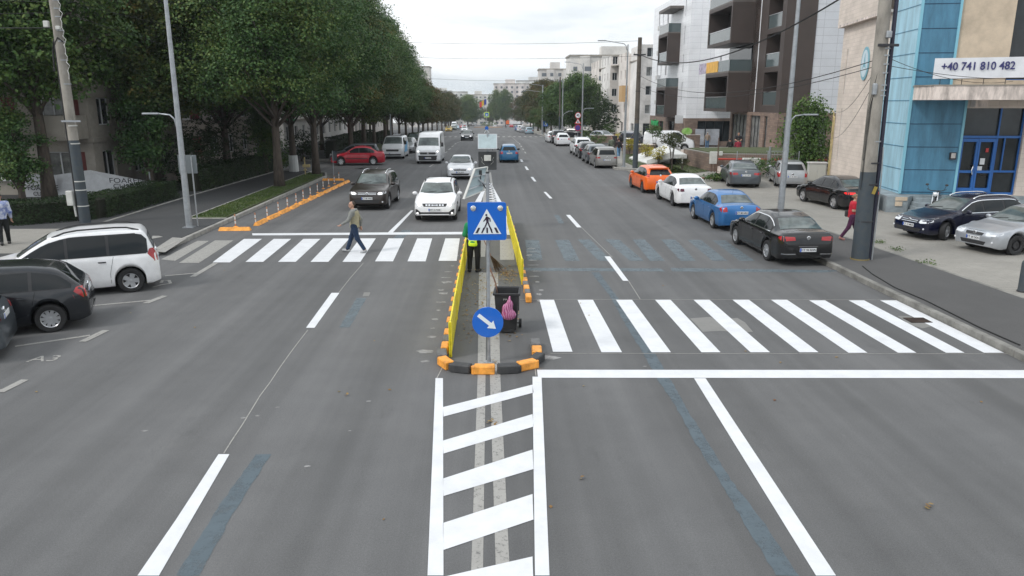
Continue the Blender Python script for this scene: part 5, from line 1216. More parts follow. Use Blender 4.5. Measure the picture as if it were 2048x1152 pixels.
mb = MB(); mb.bb(22.2, 22.6, 117.9, 118, 9.8, 14.5); mb.build('parapet', M_PALE2, C)
slab(C, 'roof', M_OLDW, [(22.65, 118.05), (30.6, 118.05), (34, 165), (21.1, 165), (21.5, 141.1), (22.4, 137), (22.4, 127.1)], 12.2, 12.38)
for i, (y, x) in enumerate(((118.5, 26), (130, 26), (145, 26))): mb = MB(); mb.bb(x-3.2, x+4, y, y+5, 12.38, 14.1-.3*i); mb.build('roof_house', M_OLDW, C)
mb = MB(); mb.bb(22.25, 22.5, 117.2, 117.9, 0, 9.8); 
fin(C, None)
# ---------------- left side blocks behind the trees
def left_block(label, x0, x1, y0, y1, z1, wm, pan, front=True, n=4):
    o = empty('apartment_block', label, 'building', (x1, y0, 0)); L_ = x1-x0; ops = []
    k = int(L_/3.4)
    for z in [.95+2.8*i for i in range(n)]:
        for i in range(k): a = L_-(i+1)*3.3; ops.append((a+.8, a+2.1, z, z+1.45, 'win'))
    facade(o, (x0, y0), (1, 0), L_, .1, z1, ops, wm)
    for q in ops:
        mb = MB(); mb.bb(x0+q[1]+.06, x0+q[1]+.72, y0-.03, y0+.02, q[2]-.02, q[3]); mb.build('red_panel', M_REDP, o)
        mb = MB(); mb.bb(x0+q[0]-.05, x0+q[1]+.05, y0-.12, y0+.0, q[2]-.08, q[2]-.005); mb.build('window_sill', M_WF, o)
    k = int((y1-y0)/3.6); ops = []
    for z in [.95+2.8*i for i in range(n)]:
        for i in range(k): ops.append((.9+i*3.6, 2.3+i*3.6, z, z+1.45, 'win'))
    facade(o, (x1, y0), (0, 1), y1-y0, .1, z1, ops, wm)
    for i in range(1, n+1):
        mb = MB(); mb.bb(x0, x1+.1, y0-.1, y0, 2.8*i+.1, 2.8*i+.32); mb.bb(x1, x1+.1, y0, y1, 2.8*i+.1, 2.8*i+.32); mb.build('string_course', M_OLDW, o)
    slab(o, 'roof', M_OLDW, [(x0, y0), (x1, y0), (x1, y1), (x0, y1)], z1, z1+.2)
    return o
o = left_block('weathered concrete block with dark red panels behind the left hedge and white banner', -36, -21.2, 41, 53, 14.5, M_OLDW, 1)
mb = MB(); mb.bb(-23.6, -21.3, 38.6, 40.9, 3.1, 4.3); mb.build('balcony', M_OLDW, o); mb = MB(); mb.tube([(-25.9, 40.9, 6.5), (-25.9, 40.9, 4.3), (-24.4, 40.85, 4.3)], .03, 6); mb.tube([(-25.9, 40.9, 4.3), (-25.85, 40.9, 3.2)], .03, 6); mb.build('gas_pipe', mat('gas_pipe_yellow', (.5, .38, .14), .6), o); fin(o, 0)
o = left_block('concrete block with a long grey balcony band deep behind the big left trees', -38, -21.6, 58.5, 76, 14.5, M_OLDW, 1)
mb = MB(); mb.bb(-34, -21.8, 57.2, 58.4, 6.2, 7.5); mb.build('balcony', M_OLDW, o); fin(o, 0)
o = left_block('whitish block with red panels glimpsed between the lime tree trunks', -38, -22.2, 82, 118, 14.5, M_PALE2, 1); 
mb = MB(); mb.bb(-22.1, -22.0, 82.4, 86, 2.95, 3.5); mb.build('green_shop_sign', mat('sign_green', (.01, .36, .1), .5), o); fin(o, 0)
o = left_block('whitish block farther along the left pavement behind the tree row', -38, -22.6, 126, 175, 14.5, M_PALE, 1); fin(o, 0)
# ---------------- distant blocks
def far_block(label, x, y, w_, d, h, col, seed, rz=0.):
    o = empty('distant_apartment_block', label, 'building', (x, y, 0), rz, 'apartment blocks on the skyline'); r = random.Random(seed); m = mat('far_wall_%d' % (seed % 5), col, .9, var=.25, vscale=.12)
    mb = MB(); mb.bb(-w_/2, w_/2, 0, d, 0, h); 
    for i in range(int(w_/7)):
        a = -w_/2+3+i*7; mb.bb(a, a+3.2, -1.2, 0, 0, h-r.choice([0, 1.2])); 
    mb.build('wall', m, o); g = MB(); f = MB()
    for k in range(int(h/2.9)):
        for i in range(int(w_/3.5)):
            a = -w_/2+1+i*3.5; z = k*2.9+1; yy = -.06 if not any(abs(a+.7-(-w_/2+4.6+q*7)) < 2.3 for q in range(int(w_/7))) else -1.26
            wd = r.choice([1.3, 1.3, 2.4]); g.bb(a, a+wd, yy, yy+.05, z, z+1.4)
    g.build('window', mat('far_window', (.13, .15, .17), .3), o)['kind'] = 'stuff'
    mb = MB(); mb.bb(-w_/2-.3, w_/2+.3, -.3, d, h, h+.5); 
    mb.build('roof', M_OLDW, o); mb = MB(); mb.bb(-w_*.2, w_*.05, 2, 7, h+.5, h+3.2); mb.build('roof_house', m, o)
    return o
fb = [('long cream block with a roof house above the right tree row', 42, 250, 34, 14, 23, (0.64, 0.62, 0.59), 1), ('white and tan block beside the pale stepped block', 62, 235, 22, 14, 21, (0.69, 0.68, 0.66), 2), ('beige block at the left end of the right skyline row', 28, 330, 16, 12, 24, (0.63, 0.60, 0.57), 3),
      ('pale block with pinkish bay standing right of the flag', 14, 520, 26, 15, 27, (0.66, 0.61, 0.59), 4), ('tall whitish block far behind the right trees at the road end', 34, 600, 30, 15, 33, (0.67, 0.67, 0.66), 5), ('pale grey block centred behind the flag', -10, 640, 24, 15, 24, (0.66, 0.66, 0.66), 6),
      ('cream block left of the flag over the round trees', -36, 580, 34, 15, 24, (0.67, 0.65, 0.62), 7), ('slab block with roof masts over the left tree row', -34, 360, 10, 12, 27, (0.61, 0.61, 0.61), 8), ('low pale block far left of the flag', -62, 640, 22, 14, 30, (0.66, 0.64, 0.62), 9), ('broad pale block closing the far right of the road', 66, 640, 30, 14, 30, (0.66, 0.66, 0.65), 10)]
for a in fb: far_block(*a)
# ================================================================== STREET OBJECTS
M_GALV = mat('galvanised_steel', (.36, .38, .40), .45, .55, var=.18, vscale=6)
M_CONC = mat('pole_concrete', (.27, .25, .22), .9, var=.35, vscale=2.5, stretch=(1, 1, .4))
M_PGREY = mat('pole_grey_paint', (.045, .06, .075), .7, var=.35, vscale=5, col2=(.06, .07, .075))
M_ORG = mat('orange_plastic', (.80, .33, .05), .55, var=.35, vscale=6)
M_BLK = mat('black_rubber', (.035, .036, .038), .7, var=.4, vscale=6, col2=(.06, .06, .06))
M_GRYK = mat('dusty_grey_rubber', (.14, .14, .14), .85, var=.3, vscale=6)
M_YEL = mat('yellow_panel', (.74, .62, .02), .5, var=.3, vscale=5)
M_SIGNB = mat('sign_blue', (.0, .12, .55), .35, coat=.3)
M_SIGNW = mat('sign_white', (.74, .8, .82), .35, coat=.3)
M_SIGNK = mat('sign_black', (.02, .008, .03), .4)
M_CABLE = mat('cable_black', (.015, .015, .015), .7)
M_BOX = mat('white_box', (.55, .55, .52), .6, var=.15, vscale=4)
# --- median kerb blocks, interlocking
def block(m, colour, where, c, rz, ln=.49, h=.165, w_=.2):
    mb = MB(); mb.bevbox((0, 0, h/2), (ln-.1, w_, h), .018); mb.cyl((ln/2-.06, 0, 0), (ln/2-.06, 0, h*.82), .075, .07, 14); mb.bb(ln/2-.13, ln/2-.05, -.06, .06, .0, h*.8)
    o = mb.build('kerb_block', m, None); o.location = (c[0], c[1], .0); o.rotation_euler.z = rz
    return tag(o, '%s interlocking kerb block %s' % (colour, where), 'kerb block', 'orange and black kerb blocks of the island')
blk = {}
pts = [G(x, y) for x, y in ((889, 712), (885, 737), (908, 752), (958, 757), (1007, 756), (1046, 746), (1066, 728), (1060, 706))]
cols = [(M_GRYK, 'dusty grey'), (M_ORG, 'orange'), (M_BLK, 'black'), (M_ORG, 'orange'), (M_BLK, 'black'), (M_ORG, 'orange'), (M_BLK, 'black'), (M_ORG, 'orange')]
arc = [(-1.03, 14.15, 95), (-.93, 13.70, 118), (-.62, 13.42, 160), (-.18, 13.33, 178), (.26, 13.36, 6), (.63, 13.55, 30), (.83, 13.88, 62), (.86, 14.3, 88)]
wh = ['at the left foot of the front curve', 'on the left corner of the front curve', 'next after the left corner block', 'in the very middle of the front curve', 'just right of the middle orange block', 'before the right corner of the curve', 'on the right corner of the curve', 'just behind the right corner of the curve']
for (x, y, a), (m, cn), w_ in zip(arc, cols, wh): block(m, cn, w_, (x, y), R(a if a > 90 else a))
block(M_GRYK, 'dusty grey', 'ending the right side before the gap', (.86, 14.78), R(90))
for i in range(34):
    y = 14.62+i*.46; m, cn = [(M_ORG, 'orange'), (M_GRYK, 'dusty grey')][i % 2]
    block(m, cn, 'in the left row outside the yellow panels', (-1.0+.0015*(y-14), y), R(90), w_=.15)
for i in range(26):
    y = 18.6+i*.46; m, cn = [(M_ORG, 'orange'), (M_GRYK, 'dusty grey')][i % 2]
    block(m, cn, 'in the right row outside the yellow panels', (.90-.0105*(y-18), y), R(90), w_=.15)
# --- yellow boards
def board(a, b, h, label, z=.02, th=.035):
    a, b = Vector((*a, 0)), Vector((*b, 0)); l = (b-a).length; mb = MB(); mb.bevbox((l/2, 0, h/2), (l, th, h), .008)
    o = empty('barrier_panel', label, 'barrier panel', (a.x, a.y, z), math.atan2(b.y-a.y, b.x-a.x), 'yellow barrier panels on the island'); mb.build('board', M_YEL, o)
    mb = MB(); mb.bb(.0, .03, -.03, .03, 0, h+.006); mb.bb(l-.03, l, -.03, .03, 0, h+.006); mb.build('end_post', M_YEL, o); return o
yl = [(-.865, 14.2), (-.875, 16.9), (-.88, 19.5), (-.88, 22.2), (-.88, 25.0), (-.86, 28.2)]
for i, (a, b) in enumerate(zip(yl, yl[1:])): board(a, (b[0], b[1]-.02), .72, ['yellow barrier panel nearest the front curve on the left of the island', 'second yellow panel from the front on the left of the island', 'third yellow panel from the front on the left of the island', 'fourth yellow panel on the left, beside the sweeper', 'last yellow panel on the left, behind the sweeper'][i])
yr = [(.80, 20.3), (.76, 22.9), (.71, 25.6), (.66, 28.4), (.6, 31.2)]
for i, (a, b) in enumerate(zip(yr, yr[1:])): board(a, (b[0], b[1]-.02), .72, ['yellow barrier panel on the right of the island behind the bin', 'second yellow panel from the bin on the right of the island', 'third yellow panel from the bin on the right of the island', 'farthest yellow panel on the right of the island'][i])
# --- the two sign assemblies
def rrect(w_, h, r, n=5):
    p = []
    for cx, cy, a0 in ((w_/2-r, h/2-r, 0), (-w_/2+r, h/2-r, 90), (-w_/2+r, -h/2+r, 180), (w_/2-r, -h/2+r, 270)):
        for k in range(n+1): a = R(a0+90*k/n); p.append((cx+r*math.cos(a), cy+r*math.sin(a)))
    return p
def crosswalk_pict(parent, M, s):
    """white triangle, walking figure and zebra bars, in units of the sign's half width s"""
    def pl(nm, m, poly, a, b): q = MB(); q.plate([(x*s, y*s) for x, y in poly], M, a, b); return q.build(nm, m, parent)
    pl('triangle', M_SIGNW, [(0, .66), (-.74, -.67), (.74, -.67)], .004, .008)
    q = MB(); P = lambda pts: q.plate([(x*s, y*s) for x, y in pts], M, .009, .013)
    P([(-.03+.055*math.cos(R(a)), .34+.055*math.sin(R(a))) for a in range(0, 360, 30)])
    P([(-.02, .26), (.06, .25), (.09, .1), (.08, -.06), (-.03, -.06), (-.05, .12), (-.07, .2)])
    P([(-.05, .25), (-.1, .14), (-.2, .02), (-.17, -.02), (-.05, .1), (0, .2)]); P([(.05, .25), (.17, .17), (.2, 0), (.15, -.02), (.12, .12), (.03, .17)])
    P([(-.04, -.04), (.03, -.06), (-.06, -.27), (-.19, -.5), (-.24, -.47), (-.13, -.26)]); P([(.02, -.05), (.09, -.05), (.16, -.25), (.27, -.46), (.21, -.5), (.09, -.27)])
    for a, b, c, d in ((-.62, -.5, -.36, -.47), (-.32, -.24, -.2, -.14), (-.045, .045, -.04, .04), (.22, .3, .13, .2), (.49, .61, .36, .48)):
        P([(a, -.61), (b, -.61), (d, -.33), (c, -.33)])
    q.build('pictogram', M_SIGNK, parent)
post = empty('sign_post', 'tall galvanised sign post at the near end of the island', 'sign post', (-.1, 13.93, 0))
mb = MB(); mb.cyl((0, 0, 0), (0, 0, 3.68), .031, n=14); mb.build('pole', M_GALV, post, smooth=40); mb = MB(); mb.cyl((0, 0, 0), (0, 0, .02), .09, n=14); mb.lathe([(.04, .0), (.036, .12), (.031, .14)], n=12); mb.build('base_plate', M_GALV, post); mb = MB(); mb.cyl((0, 0, 3.68), (0, 0, 3.71), .036, n=12); mb.build('cap', M_BLK, post)
sg = empty('crosswalk_sign', 'square blue crosswalk sign with two round beacons facing the camera', 'road sign', (-.115, 13.86, 2.80)); M0 = frame((0, 0, 0), (1, .02, 0), (-.012, 0, 1))
q = MB(); q.plate(rrect(.72, .71, .045), M0, -.05, 0); q.build('sign_board', [M_SIGNB], sg); crosswalk_pict(sg, M0, .355)
for sx in (-1, 1):
    q = MB(); c = M0 @ Vector((sx*.25, .245, 0)); q.lathe([(.001, -.03), (.03, -.026), (.045, -.012), (.046, 0)], c, 'Y', 18); b = q.build('beacon', mat('beacon_lens', (.55, .56, .55), .15, .3, var=.5, vscale=60), sg, smooth=40); q = MB(); q.lathe([(.046, -.01), (.053, -.008), (.053, 0)], c, 'Y', 18); q.build('beacon_ring', M_CHROME, b)
ar = empty('keep_right_sign', 'round blue sign with white arrow pointing down right, low on the near post', 'road sign', (-.115, 13.86, .84))
q = MB(); q.plate([(.3*math.cos(R(a)), .3*math.sin(R(a))) for a in range(0, 360, 9)], Matrix(M0), -.04, 0); q.build('sign_board', M_SIGNB, ar)
Ma = M0 @ Matrix.Rotation(R(-40), 4, 'Z'); q = MB(); q.plate([(-.235, .036), (-.235, -.036), (.06, -.036), (.06, -.095), (.2, 0), (.06, .095), (.06, .036)], Ma, .003, .008); q.build('arrow', M_SIGNW, ar)
def solar(label, loc, rz, tilt, w_=.55, h=.85):
    o = empty('solar_panel', label, 'solar panel', loc, rz); Mq = Matrix.Rotation(tilt, 4, 'X'); 
    def bx(c, d, nm, m): q = MB(); q.bevbox((0, 0, 0), d, .004); q.v = [tuple(Mq @ (Vector(v)+Vector(c))) for v in q.v]; return q.build(nm, m, o)
    bx((0, 0, .0), (w_, h, .012), 'cells', mat('solar_back', (.36, .44, .46), .5, var=.15, vscale=3))
    for sx in (-1, 1): bx((sx*(w_/2-.01), 0, -.012), (.025, h, .04), 'frame_rail', M_ALU)
    for sy in (-1, 1): bx((0, sy*(h/2-.01), -.012), (w_-.055, .025, .04), 'frame_rail', M_ALU)
    for sy in (-1, 1): bx((0, sy*h*.22, -.025), (w_-.06, .03, .02), 'cross_rail', M_ALU)
    bx((.05, .22, -.03), (.09, .11, .03), 'junction_box', M_BLK)
    q = MB(); q.tube([Mq@Vector((.05, .15, -.04)), Mq@Vector((.04, .02, -.07)), Mq@Vector((.14, -.12, -.08)), Vector((.2, 0, -.35))], .009, 6); q.build('cable', M_CABLE, o); return o
o = empty('solar_panel', 'tilted solar panel clamped to the top of the near sign post', 'solar panel', (-.1, 14.0, 3.55)); B_ = Vector(o.location)
TR, TL, BL, BR_ = [AY(*p)-B_ for p in ((974, 333, 14.25), (948.5, 337, 13.95), (926, 398, 13.72), (967, 381, 14.02))]; nn_ = (BL-TL).cross(TR-TL).normalized()*-1
def pan(a0, a1, b0, b1, d0, d1, nm, m):
    q = MB(); f_ = lambda a, b, d: (TL*(1-a)+TR*a)*(1-b)+(BL*(1-a)+BR_*a)*b+nn_*d
    q.add([f_(a, b, d) for d in (d0, d1) for a, b in ((a0, b0), (a1, b0), (a1, b1), (a0, b1))], [(3, 2, 1, 0), (4, 5, 6, 7), (0, 1, 5, 4), (1, 2, 6, 5), (2, 3, 7, 6), (3, 0, 4, 7)]); return q.build(nm, m, o)
pan(.04, .96, .03, .97, 0, .012, 'cells', mat('solar_back', (.36, .44, .46), .5, var=.15, vscale=3))
for r_ in ((0, .05, 0, 1), (.95, 1, 0, 1), (.05, .95, 0, .03), (.05, .95, .97, 1)): pan(*r_, -.03, .015, 'frame_rail', M_BOX)
for sg_ in (1, -1): pan(.05, .95, .27 if sg_ > 0 else .68, .31 if sg_ > 0 else .72, -.028 if nn_.y > 0 else .012, -.002 if nn_.y > 0 else .03, 'cross_rail', M_ALU)
q = MB(); c_ = (TL*.4+TR*.6)*.8+(BL*.4+BR_*.6)*.2; q.bevbox(tuple(c_+Vector((0, -.03, 0))), (.05, .03, .09), .005); q.tube([c_+Vector((0, -.04, -.04)), c_+Vector((.0, -.06, -.14)), Vector((-.0, -.03, -.2))], .01, 6); q.build('cable_box', M_BLK, o)
q = MB(); q.tube([(0, -.03, -.1), tuple((TL+BR_)/2)], .02, 6); q.build('bracket', M_GALV, o)
s_ = solar('solar panel on the far sign post behind the crosswalk sign', (-.2, 29.45, 3.49), 0, R(62), .74, .62)
post = empty('sign_post', 'thin galvanised sign post at the far end of the island', 'sign post', (-.2, 29.55, 0)); mb = MB(); mb.cyl((0, 0, 0), (0, 0, 3.85), .03, n=12); mb.build('pole', M_GALV, post, smooth=40)
mb = MB(); mb.bevbox((-.0, -.14, 2.86), (.27, .1, .22), .01); mb.build('control_box', M_BOX, post)
sg = empty('crosswalk_sign', 'dark unlit back of the crosswalk sign on the far post', 'road sign', (-.205, 29.47, 2.75)); q = MB(); q.plate(rrect(.71, .70, .04), frame((0, 0, 0), (1, 0, 0), (0, 0, 1)), -.05, 0); q.build('sign_back', mat('sign_back_dark', (.045, .048, .05), .6), sg)
q = MB()
for sx in (-1, 1): q.tube([(sx*.24, -.012, .14), (sx*.2, -.02, .05), (sx*.22, -.02, -.05), (sx*.12, -.02, -.14)], .006, 5)
q.build('wiring', M_BOX, sg)
for sx in (-1, 1):
    q = MB(); q.cyl((sx*.24, 0, .22), (sx*.24, -.02, .22), .05, n=12); q.build('beacon_back', M_BLK, sg)
# --- litter bin, bag, brooms
bn = empty('wheeled_bin', 'open black wheeled bin standing on the island behind the arrow sign', 'bin', (.30, 16.05, 0), R(-4))
mb = MB(); a = [(-.21, -.2), (.21, -.2), (.21, .24), (-.21, .24)]; b = [(-.27, -.27), (.27, -.27), (.27, .31), (-.27, .31)]; z0, z1 = .07, .92
vo = [(x, y, z0) for x, y in a]+[(x, y, z1) for x, y in b]+[(x*.93, y*.93, z1) for x, y in b]+[(x*.9, y*.9, z0+.05) for x, y in a]
mb.add(vo, [(3, 2, 1, 0), (0, 1, 5, 4), (1, 2, 6, 5), (2, 3, 7, 6), (3, 0, 4, 7), (4, 5, 9, 8), (5, 6, 10, 9), (6, 7, 11, 10), (7, 4, 8, 11), (8, 9, 13, 12), (9, 10, 14, 13), (10, 11, 15, 14), (11, 8, 12, 15), (12, 13, 14, 15)]); M_BIN = mat('bin_black', (.022, .022, .024), .55, var=.3, vscale=7); mb.build('bin_body', M_BIN, bn)
mb = MB()
for p, d in (((0, -.28, .90), (.6, .03, .05)), ((0, .32, .90), (.6, .03, .05)), ((-.285, .02, .90), (.03, .57, .05)), ((.285, .02, .90), (.03, .57, .05))): mb.bevbox(p, d, .008)
mb.build('rim', M_BIN, bn); mb = MB()
mb.add([(-.26, .33, .93), (.26, .33, .93), (.25, .39, .35), (-.25, .39, .35), (-.26, .36, .93), (.26, .36, .93), (.25, .42, .35), (-.25, .42, .35)], [(0, 1, 2, 3), (7, 6, 5, 4), (0, 4, 5, 1), (2, 6, 7, 3), (0, 3, 7, 4), (1, 5, 6, 2)]); mb.build('lid', M_BIN, bn)
for sx in (-1, 1):
    mb = MB(); mb.lathe([(.03, -.03), (.1, -.03), (.1, .03), (.03, .03)], (sx*.28, .27, .1), 'X', 18); mb.build('wheel', M_TYRE, bn)
mb = MB(); mb.cyl((-.25, .27, .1), (.25, .27, .1), .014); mb.bb(-.15, .15, -.24, -.2, .03, .09); mb.build('axle', M_BIN, bn)
text('P M C', .055, 'bin_lettering', M_BOX, bn, frame((.0, -.262, .78), (1, 0, 0), (0, .08, 1)), .001)
bag = MB(); sdfmesh(bag, [((0, 0, .12), (.16, .07, .12)), ((-.04, 0, .26), (.11, .06, .12)), ((.03, 0, .36), (.06, .045, .08)), ((.0, .01, .4), (.02, .02, .52), .035, .02)], .012, .04)
mbag = bpy.data.materials.new('pink_print'); mbag.use_nodes = True; t_ = mbag.node_tree; b_ = t_.nodes['Principled BSDF']; v_ = N(t_, 'ShaderNodeTexWave'); v_.inputs['Scale'].default_value = 7; v_.inputs['Distortion'].default_value = 9; v_.inputs['Detail'].default_value = 3; c_ = N(t_, 'ShaderNodeTexCoord'); r_ = N(t_, 'ShaderNodeValToRGB')
t_.links.new(c_.outputs['Object'], v_.inputs[0]); t_.links.new(v_.outputs['Fac'], r_.inputs[0]); t_.links.new(r_.outputs[0], b_.inputs['Base Color']); r_.color_ramp.elements[0].color = (.45, .05, .16, 1); r_.color_ramp.elements[1].color = (.62, .25, .4, 1); e = r_.color_ramp.elements.new(.3); e.color = (.12, .06, .16, 1)
o = bag.build('bag', mbag, None, smooth=True); o.location = (.33, 15.71, .34); tag(o, 'pink and purple patterned cloth bag hung on the front of the bin', 'bag')
M_TWIG = mat('twig_brown', (.11, .07, .045), .9, var=.4, vscale=15); M_STICK = mat('broom_handle', (.16, .08, .05), .7, var=.3, vscale=5)
def besom(label, a, b, tip, n=70, spread=.2, seed=2):
    """stick from a to b, twigs fanning from b to tip"""
    o = empty('broom', label, 'broom', a); A = Vector(a); B = Vector(b)-A; T = Vector(tip)-A; q = MB(); q.tube([(0, 0, 0), B*.5+Vector((.006, 0, 0)), B], .014, 7); q.build('handle', M_STICK, o)
    q = MB(); r = random.Random(seed); d = (T-B); s1 = d.orthogonal().normalized(); s2 = d.cross(s1).normalized()
    for i in range(n):
        a_ = r.uniform(0, 6.28); k = r.uniform(0, 1)**.5*spread; e_ = T+s1*math.cos(a_)*k+s2*math.sin(a_)*k*.6+d.normalized()*r.uniform(-.1, .06); e_.z = max(e_.z, .012-A.z)
        q.tube([B-d.normalized()*.08+s1*math.cos(a_)*.015, (B+e_)/2+s1*math.cos(a_)*k*.1, e_], [.007, .005, .002], 3)
    q.build('bristles', M_TWIG, o); return o
besom('long handled twig broom held by the sweeper', (-.30, 21.9, 1.05), tuple(AY(983, 515, 21.6)), tuple(G(1000, 543)))
q = MB(); t0 = AY(979, 534, 16.4); t1 = AY(1000, 598, 16.1); q.tube([tuple(t0), tuple((t0+t1)/2+Vector((.02, 0, 0))), (.17, 16.1, .25)], .016, 8); o = q.build('wooden_stick', M_STICK, None); tag(o, 'brown wooden stick standing upright in the open bin', 'stick')
# loose leaves on the island and a few on the road
r = np.random.RandomState(5); n = 420; P = np.stack([r.uniform(-.78, .62, n), 15+r.beta(1.6, 1.5, n)*8.5, r.uniform(.008, .03, n)], 1); s2 = np.stack([r.normal(.45, .16, 170), r.normal(21.6, .45, 170), r.uniform(.01, .05, 170)], 1); s3 = np.stack([r.uniform(-9, 9, 30), r.uniform(8, 26, 30), np.full(30, .01)], 1)
s4 = np.array([tuple(G(x, y, .02)) for x, y in ((1852, 1013), (1855, 1016), (1860, 1012), (985, 722), (990, 725), (975, 845), (982, 842), (990, 848), (692, 790), (1162, 957))]); P = np.concatenate([P, s2, s3, s4, s4+.02])
o = leaves_mesh('fallen_leaves', leafmat('leaf_litter', [(.10, .045, .02), (.2, .11, .04), (.28, .17, .06), (.33, .25, .10), (.2, .08, .03)]), P, np.tile(np.array((0, 0, 3.)), (len(P), 1)), .06, 3); o['kind'] = 'stuff'; o['label'] = 'dry brown leaves scattered over the island and road'
# --- orange separators and posts, left
tx = mat('post_white', (.65, .65, .63), .5)
def separator(c, rz, ln, label): mb = MB(); h, w_ = .13, .24; mb.add([(-ln/2, -w_/2, 0), (ln/2, -w_/2, 0), (ln/2, w_/2, 0), (-ln/2, w_/2, 0), (-ln/2+.05, -w_*.22, h), (ln/2-.05, -w_*.22, h), (ln/2-.05, w_*.22, h), (-ln/2+.05, w_*.22, h)], [(3, 2, 1, 0), (4, 5, 6, 7), (0, 1, 5, 4), (1, 2, 6, 5), (2, 3, 7, 6), (3, 0, 4, 7)]); o = mb.build('lane_separator', M_ORG, None); o.location = (c[0], c[1], .004); o.rotation_euler.z = rz; return tag(o, label, 'lane separator', 'orange lane separators by the left kerb')
a = G(470, 461); separator(a, R(2), 1.25, 'orange separator lying across, at the near end of the line')
p0, p1 = G(522, 447), G(692, 366); k = 11; sp_ = [p0+(p1-p0)*(i/(k-1)) for i in range(k)]; an = math.atan2(p1.y-p0.y, p1.x-p0.x)
ordn = ['nearest', 'second', 'third', 'fourth', 'fifth', 'sixth', 'seventh', 'eighth', 'ninth', 'tenth', 'farthest']
for i, p in enumerate(sp_): separator(p, an+R(rnd.uniform(-2, 2)), 1.3, 'orange separator, %s of the slanting row by the left kerb' % ordn[i])
for i, (x, y) in enumerate(((660, 361), (673, 361))): separator(G(x, y), R(1), 1.0, ['left of the two orange separators across the far end', 'right of the two orange separators across the far end'][i])
def delin(c, label):
    o = empty('flexible_post', label, 'flexible post', c, group='orange and white flexible posts'); mb = MB(); mb.lathe([(.001, 0), (.1, 0), (.095, .02), (.04, .04)], n=14); mb.build('base', M_ORG, o)
    for i in range(5):
        za = (.03, .14, .25, .30, .43, .52); mb = MB(); mb.lathe([(.027, za[i]), (.027, za[i+1])]+([(.001, za[5])] if i == 4 else []), n=12); mb.build('band', mat('post_rust_orange', (.45, .20, .11), .6) if i % 2 == 0 else tx, o, smooth=40)
    return o
tw = delin((a.x, a.y+.12, .12), 'flexible post standing behind the near crosswise separator')
q = [G(x, y) for x, y in ((519, 451), (542, 438), (564, 427), (582, 417), (599, 408), (613, 400), (627, 393), (641, 386), (652, 378), (663, 373), (674, 368), (683, 361), (691, 358))]
for i, p in enumerate(q):
    if i == 12: continue
    delin((p.x-.18, p.y+.1, .0), 'flexible post, %s in the row behind the orange separators' % (['nearest']+ordn[1:10]+['eleventh', 'farthest'])[i])
# --- poles and lamps
def big_pole(label, x, y, H, r0, r1, paint_h, lean=0., extras=None, group=None, oct_=14, cm=None):
    o = empty('utility_pole', label, 'pole', (x, y, KH)); mb = MB(); mb.cyl((0, 0, 0), (lean*paint_h, 0, paint_h), r0, r0+(r1-r0)*paint_h/H, oct_, 0); mb.build('painted_base', M_PGREY, o, smooth=40)
    mb = MB(); mb.cyl((lean*paint_h, 0, paint_h), (lean*H, 0, H), (r0+(r1-r0)*paint_h/H)*.985, r1, oct_); mb.build('concrete_shaft', cm or M_CONC, o, smooth=40)
    if extras: extras(o)
    return o
def bands(o, zs, r, m=M_GALV):
    for z in zs: mb = MB(); mb.lathe([(r*.9, z), (r+.012, z), (r+.012, z+.04), (r*.9, z+.04)], n=14); mb.build('strap', m, o)
def exL(o):
    rr = lambda z: .215-.0085*z
    for z in (.7, 1.35, 1.7, 3.2, 3.9): bands(o, (z,), rr(z), M_BOX)
    for z in (5.5, 6.4, 7.1, 7.5, 8.0, 8.3, 8.6): bands(o, (z,), rr(z), M_GALV)
    mb = MB(); mb.tube([(-.2, -.1, .1), (-.2, -.1, 4), (-.19, -.08, 7.2), (-.32, -.05, 6.7), (-.36, -.05, 6.0)], .035, 8); mb.tube([(-.17, -.13, 7.0), (0, -.17, 7.25), (.15, -.1, 7.1)], .03, 8); mb.build('cable_conduit', M_CABLE, o)
    mb = MB(); mb.bevbox((-.38, -.16, 1.05), (.26, .18, .6), .02); mb.build('meter_box', M_BOX, o); mb = MB(); mb.cyl((-.28, -.14, .75), (-.26, -.14, .3), .04); mb.build('conduit', M_BOX, o)
    mb = MB(); mb.box((.1, -.22, 4.1), (.75, .05, .07)); mb.build('bracket_arm', M_GALV, o)
    mb = MB(); mb.bevbox((-.42, -.05, 7.75), (.2, .14, .24), .02); mb.bevbox((.08, -.2, 7.6), (.16, .12, .14), .02); mb.build('junction_box', M_BOX, o)
    mb = MB()
    for i in range(9): z = 8.6-.32*i; mb.tube([(.17, -.12, z), (.26+.04*math.sin(i*2.1), -.14, z-.15), (.19, -.12, z-.34)], .012, 5)
    mb.build('tied_wires', M_BOX, o)
big_pole('concrete utility pole with grey painted base rising through the hedge on the left', -16.75, 31.0, 10.6, .215, .15, 3.35, -.006, exL)
